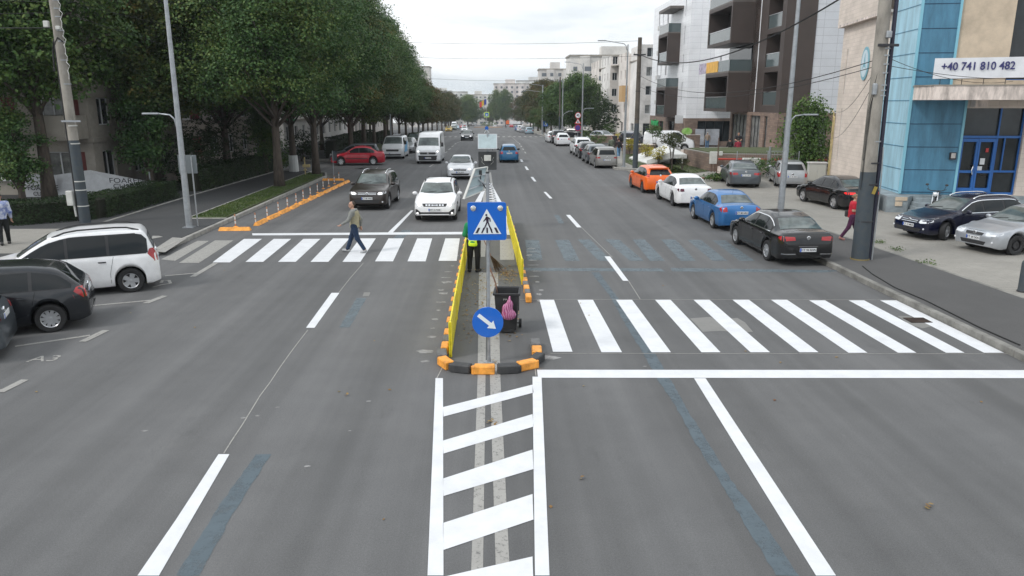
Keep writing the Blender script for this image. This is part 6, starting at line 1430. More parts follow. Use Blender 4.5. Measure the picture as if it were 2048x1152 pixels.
def exR(o):
    for z in (1.2, 2.35, 3.0): bands(o, (z,), .265-.0125*z, M_IRON)
    for z in (3.65, 5.0, 5.15, 5.3, 5.65, 5.9, 6.15, 6.35): bands(o, (z,), .255-.0125*z, M_GALV)
    mb = MB(); mb.tube([(.27, -.05, .0), (.27, -.05, 1.5), (.24, -.05, 4), (.21, -.05, 6.6), (.19, -.05, 9)], .06, 10); mb.build('cable_conduit', mat('conduit_navy', (.02, .02, .04), .6), o)
    mb = MB(); mb.tube([(.33, -.12, 0), (.33, -.12, 2.4), (.28, -.12, 3.5)], .02, 6); mb.build('earth_wire', M_GALV, o)
    mb = MB(); mb.bevbox((.02, -.22, 6.45), (.62, .06, .08), .01); mb.build('bracket_arm', M_IRON, o); mb = MB(); mb.bevbox((-.22, -.18, 5.2), (.13, .12, .34), .03); mb.bevbox((.0, -.22, 6.75), (.16, .1, .2), .02); mb.build('junction_box', M_GALV, o)
    mb = MB(); mb.box((.1, -.245, 2.2), (.1, .02, .24), ry=.3); mb.build('torn_yellow_sticker', mat('old_yellow2', (.32, .24, .05), .8), o)
    mb = MB()
    for i, x in enumerate((-.3, -.27, -.24, -.33)): mb.tube([(-.1, -.18, 5.6+i*.2), (x, -.12, 4.6), (x+.02, -.1, 3.2), (x*.9, -.1, 2.2+i*.3)], .008, 4)
    mb.build('loose_wire', M_CABLE, o)
    mb = MB(); mb.lathe([(.27, 0), (.285, .0), (.285, .04), (.27, .04)], n=14); mb.build('base_collar', mat('old_yellow', (.22, .17, .07), .8), o)
big_pole('thick utility pole with grey painted base by the blue office on the right', 11.6, 23.0, 9.6, .26, .16, 2.75, -.014, exR)
M_CDK = mat('dark_concrete', (.10, .085, .07), .9, var=.5, vscale=2.5, stretch=(1, 1, .4))
def exM(o):
    for z in (3.6, 5.6, 6.9, 8.1, 8.5): bands(o, (z,), .205-.006*z, M_IRON)
    mb = MB(); mb.bevbox((0, -.1, 8.2), (.9, .08, .1), .01); mb.build('bracket_arm', M_IRON, o)
    for x in (-.38, .38): mb = MB(); mb.lathe([(.001, .16), (.04, .14), (.03, .09), (.05, .05), (.03, 0)], (x, -.1, 8.24), n=10); mb.build('insulator', M_BOX, o)
big_pole('dark weathered utility pole on the corner pavement beside the tall lamp', 10.75, 57.0, 9.4, .2, .145, 3.3, 0, exM, cm=M_CDK)
def street_lamp(label, x, y, H, r0=.11, r1=.05, arms=(), group=None, z=KH):
    """arms: (height, reach, drop, heading deg) with a flat LED head"""
    o = empty('street_lamp', label, 'street lamp', (x, y, z)); mb = MB(); mb.cyl((0, 0, 0), (0, 0, H), r0, r1, 12); mb.build('pole', M_GALV, o, smooth=40); mb = MB(); mb.bb(-.2, .2, -.2, .2, 0, .03); mb.build('base_plate', M_GALV, o)
    for hz_, reach, rise, hd in arms:
        d = Vector((math.cos(R(hd)), math.sin(R(hd)), 0)); mb = MB()
        if rise >= 0: ps = [Vector((0, 0, hz_-.45)), Vector((0, 0, hz_-.42))+d*.1, Vector((0, 0, hz_-.15))+d*.14, Vector((0, 0, hz_))+d*.3, Vector((0, 0, hz_+rise))+d*reach]
        else: ps = [Vector((0, 0, hz_)), Vector((0, 0, hz_+.1))+d*.2, Vector((0, 0, hz_-rise))+d*reach]
        mb.tube(ps, .032, 8); a = mb.build('arm', M_GALV, o, smooth=True); q = MB(); e_ = ps[-1]+d*.26; q.bevbox(tuple(e_), (.62, .22, .07), .02, rz=R(hd)); q.build('lamp_head', M_GALV, a)
    return o
street_lamp('tall galvanised lamp on the left corner with a low arm reaching left', -12.08, 29.85, 11.5, .13, .055, [(4.35, .75, .05, 180)])
street_lamp('tall galvanised lamp behind the black saloon with a low arm reaching right', 12.9, 33.2, 11.5, .145, .06, [(4.25, .7, .05, 0)])
street_lamp('slim lamp with long arm over the road beside the dark pole', 10.1, 58.2, 9.0, .11, .045, [(9.05, 1.7, .22, 180)])
street_lamp('slim lamp behind the three stacked signs on the right pavement', 10.55, 90.3, 9.2, .12, .05, [(4.1, .8, .05, 0), (9.1, 1.6, .25, 180)])
street_lamp('slim lamp rising behind the group of white parked cars', 9.6, 105.5, 8.0, .11, .05, [(3.6, .9, .3, 10)])
street_lamp('lamp on concrete post with twin long arms by the blue triangle sign', 9.9, 152, 9.5, .2, .13, [(9.4, 1.6, .2, 180), (3.9, .9, .0, 0), (8.2, 3.0, .3, 180)])
big_pole('dark utility pole close behind the white parked cars', 9.35, 107, 8.5, .13, .09, 3.2, cm=M_CDK)
big_pole('pale concrete pole by the far right tree row', 10.4, 196, 9.5, .19, .12, 3.0)
for i, (x, y, lb) in enumerate(((-12.2, 92, 'lamp among the left trees nearest the big van'), (-12.2, 128, 'lamp among the left trees short of the ochre saloon'), (-13.0, 185, 'last lamp of the left tree row'))): street_lamp(lb, x, y, 9.2, .1, .045, [(9.1, 1.7, .25, 0)])
# left sign seen from the back
o = empty('parking_sign', 'grey square sign back on a thin post beside the left lamp', 'road sign', (*G(396, 452, KH)[:2], KH)); mb = MB(); mb.cyl((0, 0, 0), (0, 0, 2.75), .028, n=10); mb.build('post', M_GALV, o); mb = MB(); mb.bevbox((-.18, .05, 2.45), (.72, .03, .72), .01); mb.build('sign_back', mat('sign_back_grey', (.16, .18, .19), .6), o)
o = empty('small_sign', 'small dark sign turned away at the end of the orange separators', 'road sign', (*G(668, 360)[:2], 0)); mb = MB(); mb.cyl((0, 0, 0), (0, 0, 1.9), .025, n=8); mb.build('post', M_GALV, o); mb = MB(); mb.bevbox((.1, .03, 1.55), (.34, .03, .62), .05); mb.build('sign_back', M_PGREY, o)
o = empty('gas_regulator', 'yellow gas pipe stand on the left pavement between tree trunks', 'gas pipe', (*G(611, 350, KH)[:2], KH)); mb = MB(); my = mat('gas_pipe_yellow', (.5, .38, .14), .6); mb.tube([(0, 0, 0), (0, 0, 1.2)], .04, 8); mb.build('riser', my, o); mb = MB(); mb.bevbox((.1, 0, .62), (.5, .16, .2), .03); mb.bevbox((.0, 0, .35), (.2, .14, .12), .02); mb.build('valve', my, o)
# right sign stack
px_, py_ = 10.1, 91.0
o = empty('sign_post', 'post on the right pavement carrying three stacked traffic signs', 'sign post', (10.15, 91.2, KH)); mb = MB(); mb.cyl((0, 0, 0), (0, 0, 3.75), .035, n=10); mb.build('post', M_GALV, o)
def disc(parent_label, z, r, m, x=10.15, y=91.12, ring=None, pict=None, name='road_sign'):
    o = empty(name, parent_label, 'road sign', (x, y, z)); M1 = frame((0, 0, 0), (1, 0, 0), (0, 0, 1)); q = MB(); q.plate([(r*math.cos(R(a)), r*math.sin(R(a))) for a in range(0, 360, 12)], M1, -.02, 0); q.build('sign_board', ring or m, o)
    if ring: q = MB(); q.plate([(r*.82*math.cos(R(a)), r*.82*math.sin(R(a))) for a in range(0, 360, 12)], M1, .002, .006); q.build('sign_face', m, o)
    if pict: q = MB(); q.plate(pict, M1, .008, .012); q.build('pictogram', M_SIGNK if m is M_SIGNW else M_RED, o)
    return o
M_SRED = mat('sign_red', (.55, .02, .03), .4)
disc('round no left turn sign, top of the stack on the right pavement', 3.45, .36, M_SIGNW, ring=M_SRED, pict=[(-.2, .02), (-.08, .12), (-.08, .06), (.08, .06), (.08, -.18), (.14, -.18), (.14, .0), (.1, .1), (-.08, .0), (-.08, -.06)])
o = empty('road_sign', 'triangular warning sign in the middle of the stack', 'road sign', (10.15, 91.12, 2.75)); M1 = frame((0, 0, 0), (1, 0, 0), (0, 0, 1)); q = MB(); q.plate([(-.4, -.28), (.4, -.28), (0, .4)], M1, -.02, 0); q.build('sign_board', M_SRED, o); q = MB(); q.plate([(-.27, -.2), (.27, -.2), (0, .26)], M1, .002, .006); q.build('sign_face', M_SIGNW, o); q = MB(); q.plate([(-.08, -.16), (.08, -.16), (.03, .05), (.0, .12), (-.04, .05)], M1, .008, .012); q.build('pictogram', M_SIGNK, o)
disc('round no parking sign, lowest of the stack on the right pavement', 2.02, .38, mat('sign_violet', (.07, .04, .25), .4), ring=M_SRED)
o = empty('road_sign', 'blue square crosswalk sign by the far tree row on the right', 'road sign', (11.0, 159, 0)); mb = MB(); mb.cyl((0, .05, 0), (0, .05, 2.6), .035, n=8); mb.build('post', M_GALV, o); M1 = frame((0, 0, 2.15), (1, 0, 0), (0, 0, 1)); q = MB(); q.plate(rrect(.95, .95, .05), M1, -.02, 0); q.build('sign_board', M_SIGNB, o); q = MB(); q.plate([(-.32, -.3), (.32, -.3), (0, .3)], M1, .003, .008); q.build('triangle', M_SIGNW, o)
# far island signs
o = empty('crosswalk_sign', 'far crosswalk sign with fluorescent yellow border on the next island', 'road sign', (-1.1, 148.5, 0)); mb = MB(); mb.cyl((0, .05, 0), (0, .05, 4.4), .04, n=8); mb.build('post', M_GALV, o)
M1 = frame((0, 0, 3.95), (1, 0, 0), (0, 0, 1)); q = MB(); q.plate(rrect(.92, .98, .04), M1, -.02, 0); q.build('border', mat('fluoro_yellow', (.6, .8, .05), .5), o); q = MB(); q.plate(rrect(.64, .70, .03), M1, .003, .01); q.build('sign_board', M_SIGNB, o); q = MB(); q.plate([(-.18, -.18), (.18, -.18), (0, .2)], M1, .012, .016); q.build('triangle', M_SIGNW, o)
o = disc('small round keep right sign on the next island', 1.45, .34, M_SIGNB, -1.1, 142, name='keep_right_sign'); q = MB(); q.plate([(-.18, .16), (-.14, .2), (.06, .0), (.13, .08), (.16, -.16), (-.08, -.12), (0, -.05)], M1 @ Matrix.Translation((0, -3.1, 0)), .005, .01); q.build('arrow', M_SIGNW, o); mb = MB(); mb.cyl((0, .04, -1.4), (0, .04, 0), .03, n=8); mb.build('post', M_GALV, o)
mb = MB(); mb.tube([(0, .04, -.25), (-.45, .04, -.85)], .06, 4); mb.tube([(0, .04, -.25), (.45, .04, -.85)], .06, 4); mb.build('chevron_legs', M_SIGNW, o)
# flag
o = empty('flag', 'blue, yellow and red flag flying on a pole in the roundabout', 'flag', (-2.6, 335, 0)); mb = MB(); mb.cyl((0, 0, 0), (0, 0, 12.3), .07, n=8); mb.build('flag_pole', M_GALV, o)
for k, (cn, cc) in enumerate((('blue', (.02, .04, .28)), ('yellow', (.75, .45, .02)), ('red', (.5, .02, .04)))):
    mb = MB(); n = 5; g_ = []
    for i in range(n+1):
        u = (k+i/n)/3; g_.append([(-.08-u*2.9, .3*math.sin(u*7), 12.1-v*2.3-u*1.2+.2*math.sin(u*6)) for v in (0, .25, .5, .75, 1)])
    mb.add([p for r_ in g_ for p in r_], [(i*5+j, (i+1)*5+j, (i+1)*5+j+1, i*5+j+1) for i in range(n) for j in range(4)]); mb.build('stripe_'+cn, mat('flag_'+cn, cc, .7), o, smooth=True)
# roundabout bed
mb = MB(); mb.lathe([(6.4, 0), (6.4, .25), (5.9, .3), (.001, .32)], (-1.9, 338, gz(338)), n=40); mb.build('roundabout_island', mat('paving_tan', (.3, .2, .13), .9, var=.3, vscale=1.), None, kind='structure')
# --- wires
def wire(label, a, b, sag, r=.012, n=22):
    a, b = Vector(a), Vector(b); ps = []
    for i in range(n+1): t = i/n; p = a.lerp(b, t); p.z -= 4*sag*t*(1-t); ps.append(p-a)
    mb = MB(); mb.tube(ps, r, 5); o = mb.build('overhead_wire', M_CABLE, None); o.location = a; return tag(o, label, 'wire', 'overhead wires')
wire('thick twisted cable sagging from the corner pole to the near right pole', (10.75, 56.9, 8.35), (11.7, 22.9, 8.9), 1.5, .03, 30)
wire('second cable below the thick one toward the near right pole', (10.75, 56.9, 6.9), (11.6, 22.9, 6.25), 1.15, .014)
wire('lower thin cable between corner pole and near right pole', (10.75, 56.9, 6.1), (11.6, 22.9, 6.05), .9, .012)
wire('thin wire from the near right pole to the cream wall, upper', (11.6, 22.9, 6.4), (20.2, 44.6, 4.4), .5, .009)
wire('thin wire from the near right pole to the cream wall, lower', (11.6, 22.9, 6.1), (20.2, 44.9, 2.9), .6, .009)
wire('thin wire from the near right pole to the balcony end', (11.8, 22.9, 6.2), (21.5, 31.6, 5.8), .3, .009)
wire('thin wire from the near right pole across the banner', (11.8, 22.9, 6.0), (24.5, 31.2, 6.1), .3, .009)
wire('black looped wire dropping from the top beside the near right pole', (11.75, 22.9, 9.4), (11.45, 22.85, 6.9), .1, .022)
wire('wire across the road from the corner pole, upper', (10.75, 57, 9.3), (-14.5, 62, 9.9), .35, .011)
wire('wire across the road from the corner pole, lower', (10.75, 57, 8.25), (-14.5, 64, 8.9), .35, .010)
wire('wire across the road behind the corner pole', (9.35, 107, 8.3), (-14, 106, 8.8), .4, .014)
wire('pale wire leaving the left pole toward the left edge, lower', (-16.9, 31, 7.75), (-34, 32, 8.6), .25, .022)
wire('pale wire leaving the left pole toward the left edge, middle', (-16.9, 31, 8.3), (-34, 33, 8.9), .2, .01)
wire('thin wire leaving the left pole toward the left edge, upper', (-16.9, 31, 8.7), (-34, 33.5, 10), .2, .01)
wire('thin wire running back from the left pole through the trees', (-16.7, 31, 8.4), (-14.5, 62, 8.2), .8, .012)
wire('thin wire fanning from the left pole into the foliage', (-16.6, 31, 8.8), (-12.2, 58, 9.6), .6, .01)
mb = MB(); ps = [G(x, y, KH+.015) for x, y in ((1725, 532), (1745, 548), (1790, 575), (1850, 600), (1900, 625), (1960, 655), (2040, 690))]; mb.tube([tuple(p-ps[0]) for p in ps], .015, 5); o = mb.build('cable', M_CABLE, None); o.location = ps[0]; tag(o, 'loose black cable lying along the right kerb from the near pole', 'cable')
# --- right corner: terrace wall, ramp, planters, cabinets, railings, bollard
def simple(nm, label, cat, parts, loc=(0, 0, 0), rz=0.):
    o = empty(nm, label, cat, loc, rz)
    for pn, m, fn in parts: q = MB(); fn(q); q.build(pn, m, o)
    return o
M_RAMP = mat('ramp_concrete', (.62, .62, .6), .8, var=.15)
T1, T2 = G(1425, 345, KH), G(1385, 333, KH)
terr = [(15.6, 54.2), (15.2, 60.3), (21, 61.3), (26, 59.5), (30, 58.8), (30, 50.5)]
o = empty('terrace', 'raised terrace with brown stone retaining wall, pale coping and a strip of lawn', 'terrace', (0, 0, 0)); q = MB(); q.prism(terr, 0, 1.34); q.build('retaining_wall', M_STONE, o); q = MB(); q.prism(terr, 1.345, 1.40); q.build('terrace_top', A_LOT, o)
q = MB(); q.prism([(15.85, 54.6), (15.5, 59.9), (21, 60.8), (29, 58.3), (29, 51.1)], 1.40, 1.46); q.build('terrace_lawn', M_GRASS, o); q = MB(); q.prism([(17.5, 61.6), (17.5, 70.5), (23.5, 70.7), (23.5, 61.6)], 0, .7); q.build('patio', M_SLAB, o)
o = empty('ramp', 'pale concrete ramp slab climbing to the terrace', 'ramp', (0, 0, 0)); p = [(15.18, 59, 1.0), (14.0, 59, 1.0), (12.4, 60.4, .2), (11.9, 66, .3), (15.18, 66.5, 1.36)]; q = MB(); q.add([*p, *[(x, y, z-.3) for x, y, z in p]], [(0, 4, 3, 2, 1), (5, 6, 7, 8, 9)]+[(k_, (k_+1) % 5, 5+(k_+1) % 5, 5+k_) for k_ in range(5)]); q.build('slab', M_RAMP, o)
q = MB(); q.add([(14.0, 58.9, .75), (14.0, 58.9, 1.25), (12.3, 60.3, .45), (12.3, 60.3, .1), (14.1, 59.1, .75), (14.1, 59.1, 1.25), (12.4, 60.5, .45), (12.4, 60.5, .1)], [(0, 1, 2, 3), (7, 6, 5, 4), (0, 4, 5, 1), (1, 5, 6, 2), (2, 6, 7, 3), (3, 7, 4, 0)]); q.build('side_wall', M_RAMP, o); q = MB(); q.bb(14.2, 15.1, 60.4, 60.6, 0, .72); q.build('back_wall', M_UNDER, o)  # back_wall here: black box painting in the shaded void under the slab
def planter(label, x0, x1, y, h, d=1.2, z=KH): o = empty('stone_planter', label, 'planter', ((x0+x1)/2, y, z)); w_ = x1-x0; q = MB(); q.bb(-w_/2, w_/2, 0, d, 0, h); q.build('box', M_STONE, o); q = MB(); q.bb(-w_/2-.04, w_/2+.04, -.04, d+.04, h, h+.06); q.build('coping', M_SLAB, o); return o
planter('long stone planter with shrubs in front of the pale block', 13.2, 18.4, 83, .9); planter('short stone planter right of the corner lamp', 12.6, 15.6, 72.5, .85); planter('stone planter near the stacked signs', 12.2, 15.2, 93, .85)
o = simple('stone_screen', 'brown stone screen wall standing left of the man in beige', 'screen wall', [('wall', M_STONE, lambda q: q.bb(-.9, .9, 0, .3, 0, 1.45)), ('coping', M_SLAB, lambda q: q.bb(-.95, .95, -.05, .35, 1.45, 1.5))], (21.1, 80.5, .13))
o = simple('meter_cabinet', 'small white meter cabinet on the terrace wall corner with red pipe', 'cabinet', [('cabinet', M_BOX, lambda q: q.bevbox((0, 0, 1.0), (.55, .3, .85), .02)), ('leg', mat('rusty_iron', (.12, .07, .05), .8), lambda q: (q.bb(-.15, -.1, -.03, .03, 0, .6), q.bb(.1, .15, -.03, .03, 0, .6)))], (15.7, 53.6, KH))
o = simple('red_pipe', 'long red pipe running along the terrace wall', 'pipe', [('pipe', mat('red_pipe', (.36, .035, .02), .6, var=.2), lambda q: q.tube([(0, 0, 0), (1.5, -.3, 0), (10, -1.9, .02)], .07, 8)), ('bracket', M_IRON, lambda q: [q.bb(k-.03, k+.03, -.2*k-.05, -.2*k+.2, -.9, 0) for k in (1.8, 4.2, 6.6, 8.8)])], (16.0, 53.45, 1.05))
o = simple('steel_railing', 'pale steel railing with upright bars on the low wall behind the grey saloon', 'railing', [('low_wall', M_SLAB, lambda q: q.bb(0, 9.5, -.12, .12, 0, .5)), ('handrail', M_GALV, lambda q: q.bb(3.2, 9.5, -.03, .03, 1.55, 1.6)), ('bars', M_GALV, lambda q: [q.cyl((3.3+i*.22, 0, .5), (3.3+i*.22, 0, 1.55), .016, n=5) for i in range(28)])], (15.6, 52.2, KH), R(-9))
bars = [c for c in o.children if c.name.startswith('bars')][0]; bars['kind'] = 'stuff'
o = simple('utility_cabinet', 'pale grey utility cabinet at the corner of the cream wall', 'cabinet', [('cabinet', M_BOX, lambda q: q.bevbox((0, 0, .6), (1.05, .5, 1.1), .02)), ('roof', M_GREYW, lambda q: q.bb(-.58, .58, -.3, .3, 1.15, 1.22)), ('door', mat('cab_door', (.5, .5, .46), .6), lambda q: (q.bb(-.48, -.02, -.27, -.245, .12, 1.08), q.bb(.02, .48, -.27, -.245, .12, 1.08)))], (20.15, 46.6, KH), R(-12))
o = simple('electric_box', 'low white electric box behind the grey saloon', 'cabinet', [('box', M_BOX, lambda q: q.bevbox((0, 0, .7), (1.2, .4, .9), .03)), ('plinth', M_SLAB, lambda q: q.bb(-.6, .6, -.2, .2, 0, .25))], (17.6, 51.2, KH))
o = simple('thin_post', 'thin brown post with a small white meter before the terrace', 'post', [('post', mat('rusty_iron', (.12, .07, .05), .8), lambda q: q.cyl((0, 0, 0), (0, 0, 2.5), .035, n=8)), ('meter', M_BOX, lambda q: q.bevbox((.2, 0, 1.45), (.24, .15, .28), .03))], (*G(1433, 350, KH)[:2], KH))
o = simple('grey_post', 'short grey steel post beside the railing', 'post', [('post', M_GALV, lambda q: q.cyl((0, 0, 0), (0, 0, 1.9), .07, n=10)), ('cap', M_GALV, lambda q: q.cyl((0, 0, 1.9), (0, 0, 1.94), .085, n=10))], (18.6, 50.6, KH))
o = simple('bollard', 'dark grey rounded bollard cut by the right edge of the picture', 'bollard', [('shaft', M_PGREY, lambda q: q.lathe([(.13, 0), (.13, .74), (.12, .8), (.085, .845), (.001, .86)], n=20)), ('base_collar', M_IRON, lambda q: q.lathe([(.13, 0), (.15, 0), (.15, .03), (.13, .03)], n=20))], (*G(2046, 583, KH)[:2], KH))
for c in o.children: [setattr(p, 'use_smooth', True) for p in c.data.polygons]
# mesh fence on the left of the cream wing
o = simple('mesh_fence', 'thin wire mesh fence in front of the tree beside the cream wall', 'fence', [('post', M_GALV, lambda q: [q.cyl((k*2.0, 0, 0), (k*2.0, 0, 1.7), .03, n=6) for k in range(3)]), ('mesh', M_GALV, lambda q: [q.cyl((i*.12, 0, .1), (i*.12, 0, 1.6), .004, n=3) for i in range(34)])], (16.2, 50.0, KH), R(-6))
o = simple('timber_planks', 'loose brown boards on the ground by the grass tuft', 'boards', [('plank', M_STICK, lambda q: (q.box((0, 0, .03), (2.2, .18, .05), rz=.1), q.box((.3, .35, .03), (1.8, .15, .05), rz=-.15), q.box((-.2, .7, .03), (2.4, .14, .05), rz=.05)))], (*G(1415, 358, KH)[:2], KH))
# --- left: white banner and awning
o = empty('awning', 'white printed awning rising behind the left hedge', 'awning', (-23, 40.2, 0)); q = MB(); p = [(-.0, 0, 1.75), (5.3, 1.8, 1.55), (5.0, 1.2, 1.05), (-.2, -.6, 1.0)]
a_ = AY(180, 340, 40.5); b_ = AY(312, 366, 42); c_ = AY(250, 380, 40.2); d_ = AY(185, 388, 40); e_ = AY(110, 350, 40.5); f_ = AY(110, 395, 40)
base = Vector((-23, 40.2, 0)); pts = [v-base for v in (e_, a_, b_, c_, d_, f_)]; q.add(pts+[p+Vector((0, .03, -.02)) for p in pts], [(0, 5, 4, 3, 2, 1), (6, 7, 8, 9, 10, 11)]+[(i, (i+1) % 6, 6+(i+1) % 6, 6+i) for i in range(6)]); M_CL = mat('white_canvas', (.5, .51, .53), .7, var=.12); q.build('canopy', M_CL, o)
q = MB(); q.cyl((.2, .5, 0), (.2, .5, 1.2), .03); q.cyl((4.4, 1.2, 0), (4.4, 1.2, 1.3), .03); q.build('frame_post', M_GALV, o)
t0 = AY(262, 362, 40.15)-base; text('FOARFECE', .36, 'lettering', M_INK, o, frame(t0, (1, .2, -.04), (0, .0, 1)), .004, sx=1.25); t0 = AY(256, 373, 40.1)-base; text('CUSINE', .34, 'lettering', M_INK, o, frame(t0, (1, .2, -.04), (0, 0, 1)), .004, sx=1.25)
o = empty('banner', 'white printed banner hung upright at the left end of the hedge', 'banner', tuple(AY(80, 405, 40))); base = Vector(o.location); q = MB(); pts = [AY(x, y, 40)-base for x, y in ((47, 348), (112, 350), (114, 408), (54, 408))]; q.add(pts+[p+Vector((0, .03, 0)) for p in pts], [(0, 3, 2, 1), (4, 5, 6, 7), (0, 1, 5, 4), (1, 2, 6, 5), (2, 3, 7, 6), (3, 0, 4, 7)]); q.build('cloth', M_CL, o)
text('FOARFECE', .38, 'lettering', M_INK, o, frame(AY(86, 376, 39.97)-base, (1, 0, 0), (0, 0, 1)), .004, sx=.9); text('CUSINE', .3, 'lettering', M_INK, o, frame(AY(86, 388, 39.97)-base, (1, 0, 0), (0, 0, 1)), .004, sx=1.)
# bench / stair railings glimpsed on the left
simple('stair_railing', 'dark iron stair railing before the whitish block on the left', 'railing', [('rail', M_IRON, lambda q: (q.tube([(0, 0, .5), (0, 0, 1.4), (2.2, -.4, .95), (2.2, -.4, .1)], .03, 6), q.tube([(0, 0, .9), (2.2, -.4, .5)], .02, 6))), ('steps', M_SLAB, lambda q: [q.bb(0, 1.8-.4*i, .1, 1.3, .15*i, .15*(i+1)) for i in range(4)])], (-21.0, 66, KH))
simple('stair_railing', 'dark iron railing by the entrance behind the awning', 'railing', [('rail', M_IRON, lambda q: (q.tube([(0, 0, 0), (0, 0, 1.9), (2.6, -.3, 1.2), (2.6, -.3, 0)], .035, 6), q.tube([(0, 0, 1.5), (2.6, -.3, .8)], .025, 6))), ('step', M_SLAB, lambda q: q.bb(0, 2.4, .1, 1.2, 0, .4))], (-20.9, 48, KH))
# ================================================================== TRAFFIC AND PARKED CARS
p_white = paint('white', (.72, .73, .75)); p_white2 = paint('pure_white', (.78, .78, .79)); p_brown = paint('dark_brown', (.035, .026, .022), .3); p_black = paint('black', (.008, .008, .009), 0, .2); p_navy = paint('navy', (.004, .006, .024), .1, .25)
p_silver = paint('silver', (.38, .39, .40), .55, .35); p_silver2 = paint('light_silver', (.42, .44, .47), .5, .32); p_grey = paint('steel_grey', (.10, .115, .13), .5, .3); p_dgrey = paint('dark_grey', (.012, .014, .018), .2, .25); p_blue = paint('metallic_blue', (.035, .16, .40), .4, .3); p_teal = paint('teal_blue', (.01, .115, .25), .2, .3)
p_orange = paint('orange', (.85, .14, .01), 0, .3); p_red = paint('red', (.42, .012, .03), .05, .35); p_yel = paint('ochre', (.42, .28, .05), 0, .4); p_lblue = paint('ice_blue', (.30, .42, .50), .3, .35); p_green = paint('dull_green', (.05, .08, .06), .2, .35); p_taupe = paint('taupe_silver', (.27, .265, .255), .5, .35)
c = make_car('mpv', p_white2, 'parked_car', 'white people carrier with black roof rails parked nose in, farthest of the left bays', cat='car', rails=M_TRIM, plate='', chromeline=False, rimn=5, antenna=False, front=dict(blackhandle=1), rear=dict(valz=.5, z0=.8, z1=1.16)); place_wheel(c, G(265, 585), 204, 'RL')
c = make_car('hatch', p_dgrey, 'parked_car', 'dark grey hatchback parked beside the white people carrier', rimn=10, plate='', rear=dict(paintval=1)); place_wheel(c, G(105, 665), 203, 'RL')
c = make_car('hatch', p_grey, 'parked_car', 'grey car whose rear corner shows at the left edge', plate='', rear=dict(z0=.78, z1=.96)); cg = G(33, 690, .35); place(c, cg.x-.92*2.0-.39*.75-.34, cg.y-.39*2.0+.92*.75, 203)
c = make_car('suv', p_white2, 'moving_car', 'white crossover with black grille waiting at the stop line, plate CT 16 YAZ', cladding=True, lit=True, rails=M_TRIM, plate='CT 16 YAZ', antenna=True, front=dict(style='blocks', pods=1, y0=.5, y1=.84, z0=.72, z1=.83, grille=[(.52, .70, .83)], pz=.56, low=(.66, .32, .46)), rim=M_ALUD); place_front(c, (-2.47, 31.7), 269.3); c.scale = (1, 1, .96)
c = make_car('suv', p_brown, 'moving_car', 'dark brown crossover with silver roof rails, plate CT 08 VNO', lit=True, rails=M_CHROME, plate='CT 08 VNO', front=dict(style='bars', y0=.48, y1=.84, z0=.74, z1=.89, pz=.58)); place_front(c, (-5.9, 35.3), 267.5)
c = make_car('sedan', p_white, 'moving_car', 'white saloon car following the white crossover', lit=True, plate='CT 01 XCZ', front=dict(style='badge', y0=.46)); place_front(c, (-2.15, 49.7), 270)
c = make_car('bigvan', p_white, 'delivery_van', 'tall white high-roof van with dark bumper in the left lane', cat='van', lit=True, plate='CT 12 ABC', front=dict(style='badge'), lod=0); place_front(c, (-5.35, 62.8), 269)
c = make_car('hatch', p_dgrey, 'moving_car', 'dark grey car with lit headlights driving behind the tall white van', lit=True, plate='', lod=1, front=dict(grille=[(.6, .58, .74)])); p_ = G2(933.5, 281.5); place_front(c, (p_.x, p_.y), 270)
c = make_car('hatch', p_white, 'moving_car', 'white taxi with red roof sign behind the dark grey car', lod=1, plate='', lit=True, topsign=M_SRED); p_ = G2(928.6, 264); place_front(c, (p_.x, p_.y), 270)
c = make_car('supermini', p_teal, 'moving_car', 'small teal blue hatchback driving away in the right lane', plate='CT 77 DSN', front=dict(blackmirror=1), rear=dict(bz=.95)); place_rear(c, (1.38, 63.8), 90.5)
# right kerb row
c = make_car('sedan', p_black, 'parked_car', 'black saloon parked nearest on the right kerb, plate CT 94 RHN', plate='CT 94 RHN', chromeline=True, rimn=10, rear=dict(chromebar=.62, bz=.88, y0=.40, z0=.78, z1=.93, pz=.52, paleglass=1, paintval=1)); place_wheel(c, G(1530, 520), 92.0, 'RL'); c.scale = (1.01, 1.04, 1.02)
c = make_car('sedan', p_blue, 'parked_car', 'metallic blue saloon between the black and white parked saloons', plate='CT 88 NRC', rear=dict(y0=.58, z0=.76, z1=.98, pz=.74, bz=.94, paintval=1), antenna=True); place_wheel(c, G(1423, 457), 92.4, 'RL'); c.scale = (.97, .94, 1.0)
c = make_car('sedan', p_white2, 'parked_car', 'white saloon parked between the orange and blue cars', plate='CT 55 WHT', rim=M_ALUD, tailmat=mat('tail_lamp_dark', (.09, .012, .03), .2, coat=.4), rear=dict(y0=.56, z0=.76, z1=.93, pz=.5, bz=.9, paintval=1)); place_wheel(c, G(1344, 412), 93.0, 'RL'); c.scale = (1, .95, 1.02)
c = make_car('hatch', p_orange, 'parked_car', 'bright orange hatchback at the head of the right row', plate='CT 10 ORG', rim=M_ALUD, rear=dict(spoiler=1, y0=.62, z0=.85, z1=1.12, pz=.66, paintval=1)); place_wheel(c, G(1283, 385), 93.5, 'RL')
c = make_car('mpv', p_taupe, 'parked_car', 'taupe silver people carrier parked on the right before the corner lamp', plate='CT 34 TPE', rear=dict(y0=.52, z0=.8, z1=.95, pz=.7), front=dict()); place_wheel(c, G(1189, 336), 90.5, 'RL'); c.scale = (1, .96, .95)
c = make_car('suv', p_grey, 'parked_car', 'slate grey crossover parked directly ahead of the taupe car', lod=1, plate=''); place_wheel(c, G(1172, 327), 90.5, 'RL'); c.scale = (1, 1, .94)
c = make_car('hatch', p_dgrey, 'parked_car', 'dark hatchback squeezed between crossover and white car', lod=1, plate=''); place_wheel(c, G(1157, 317), 90.5, 'RL')
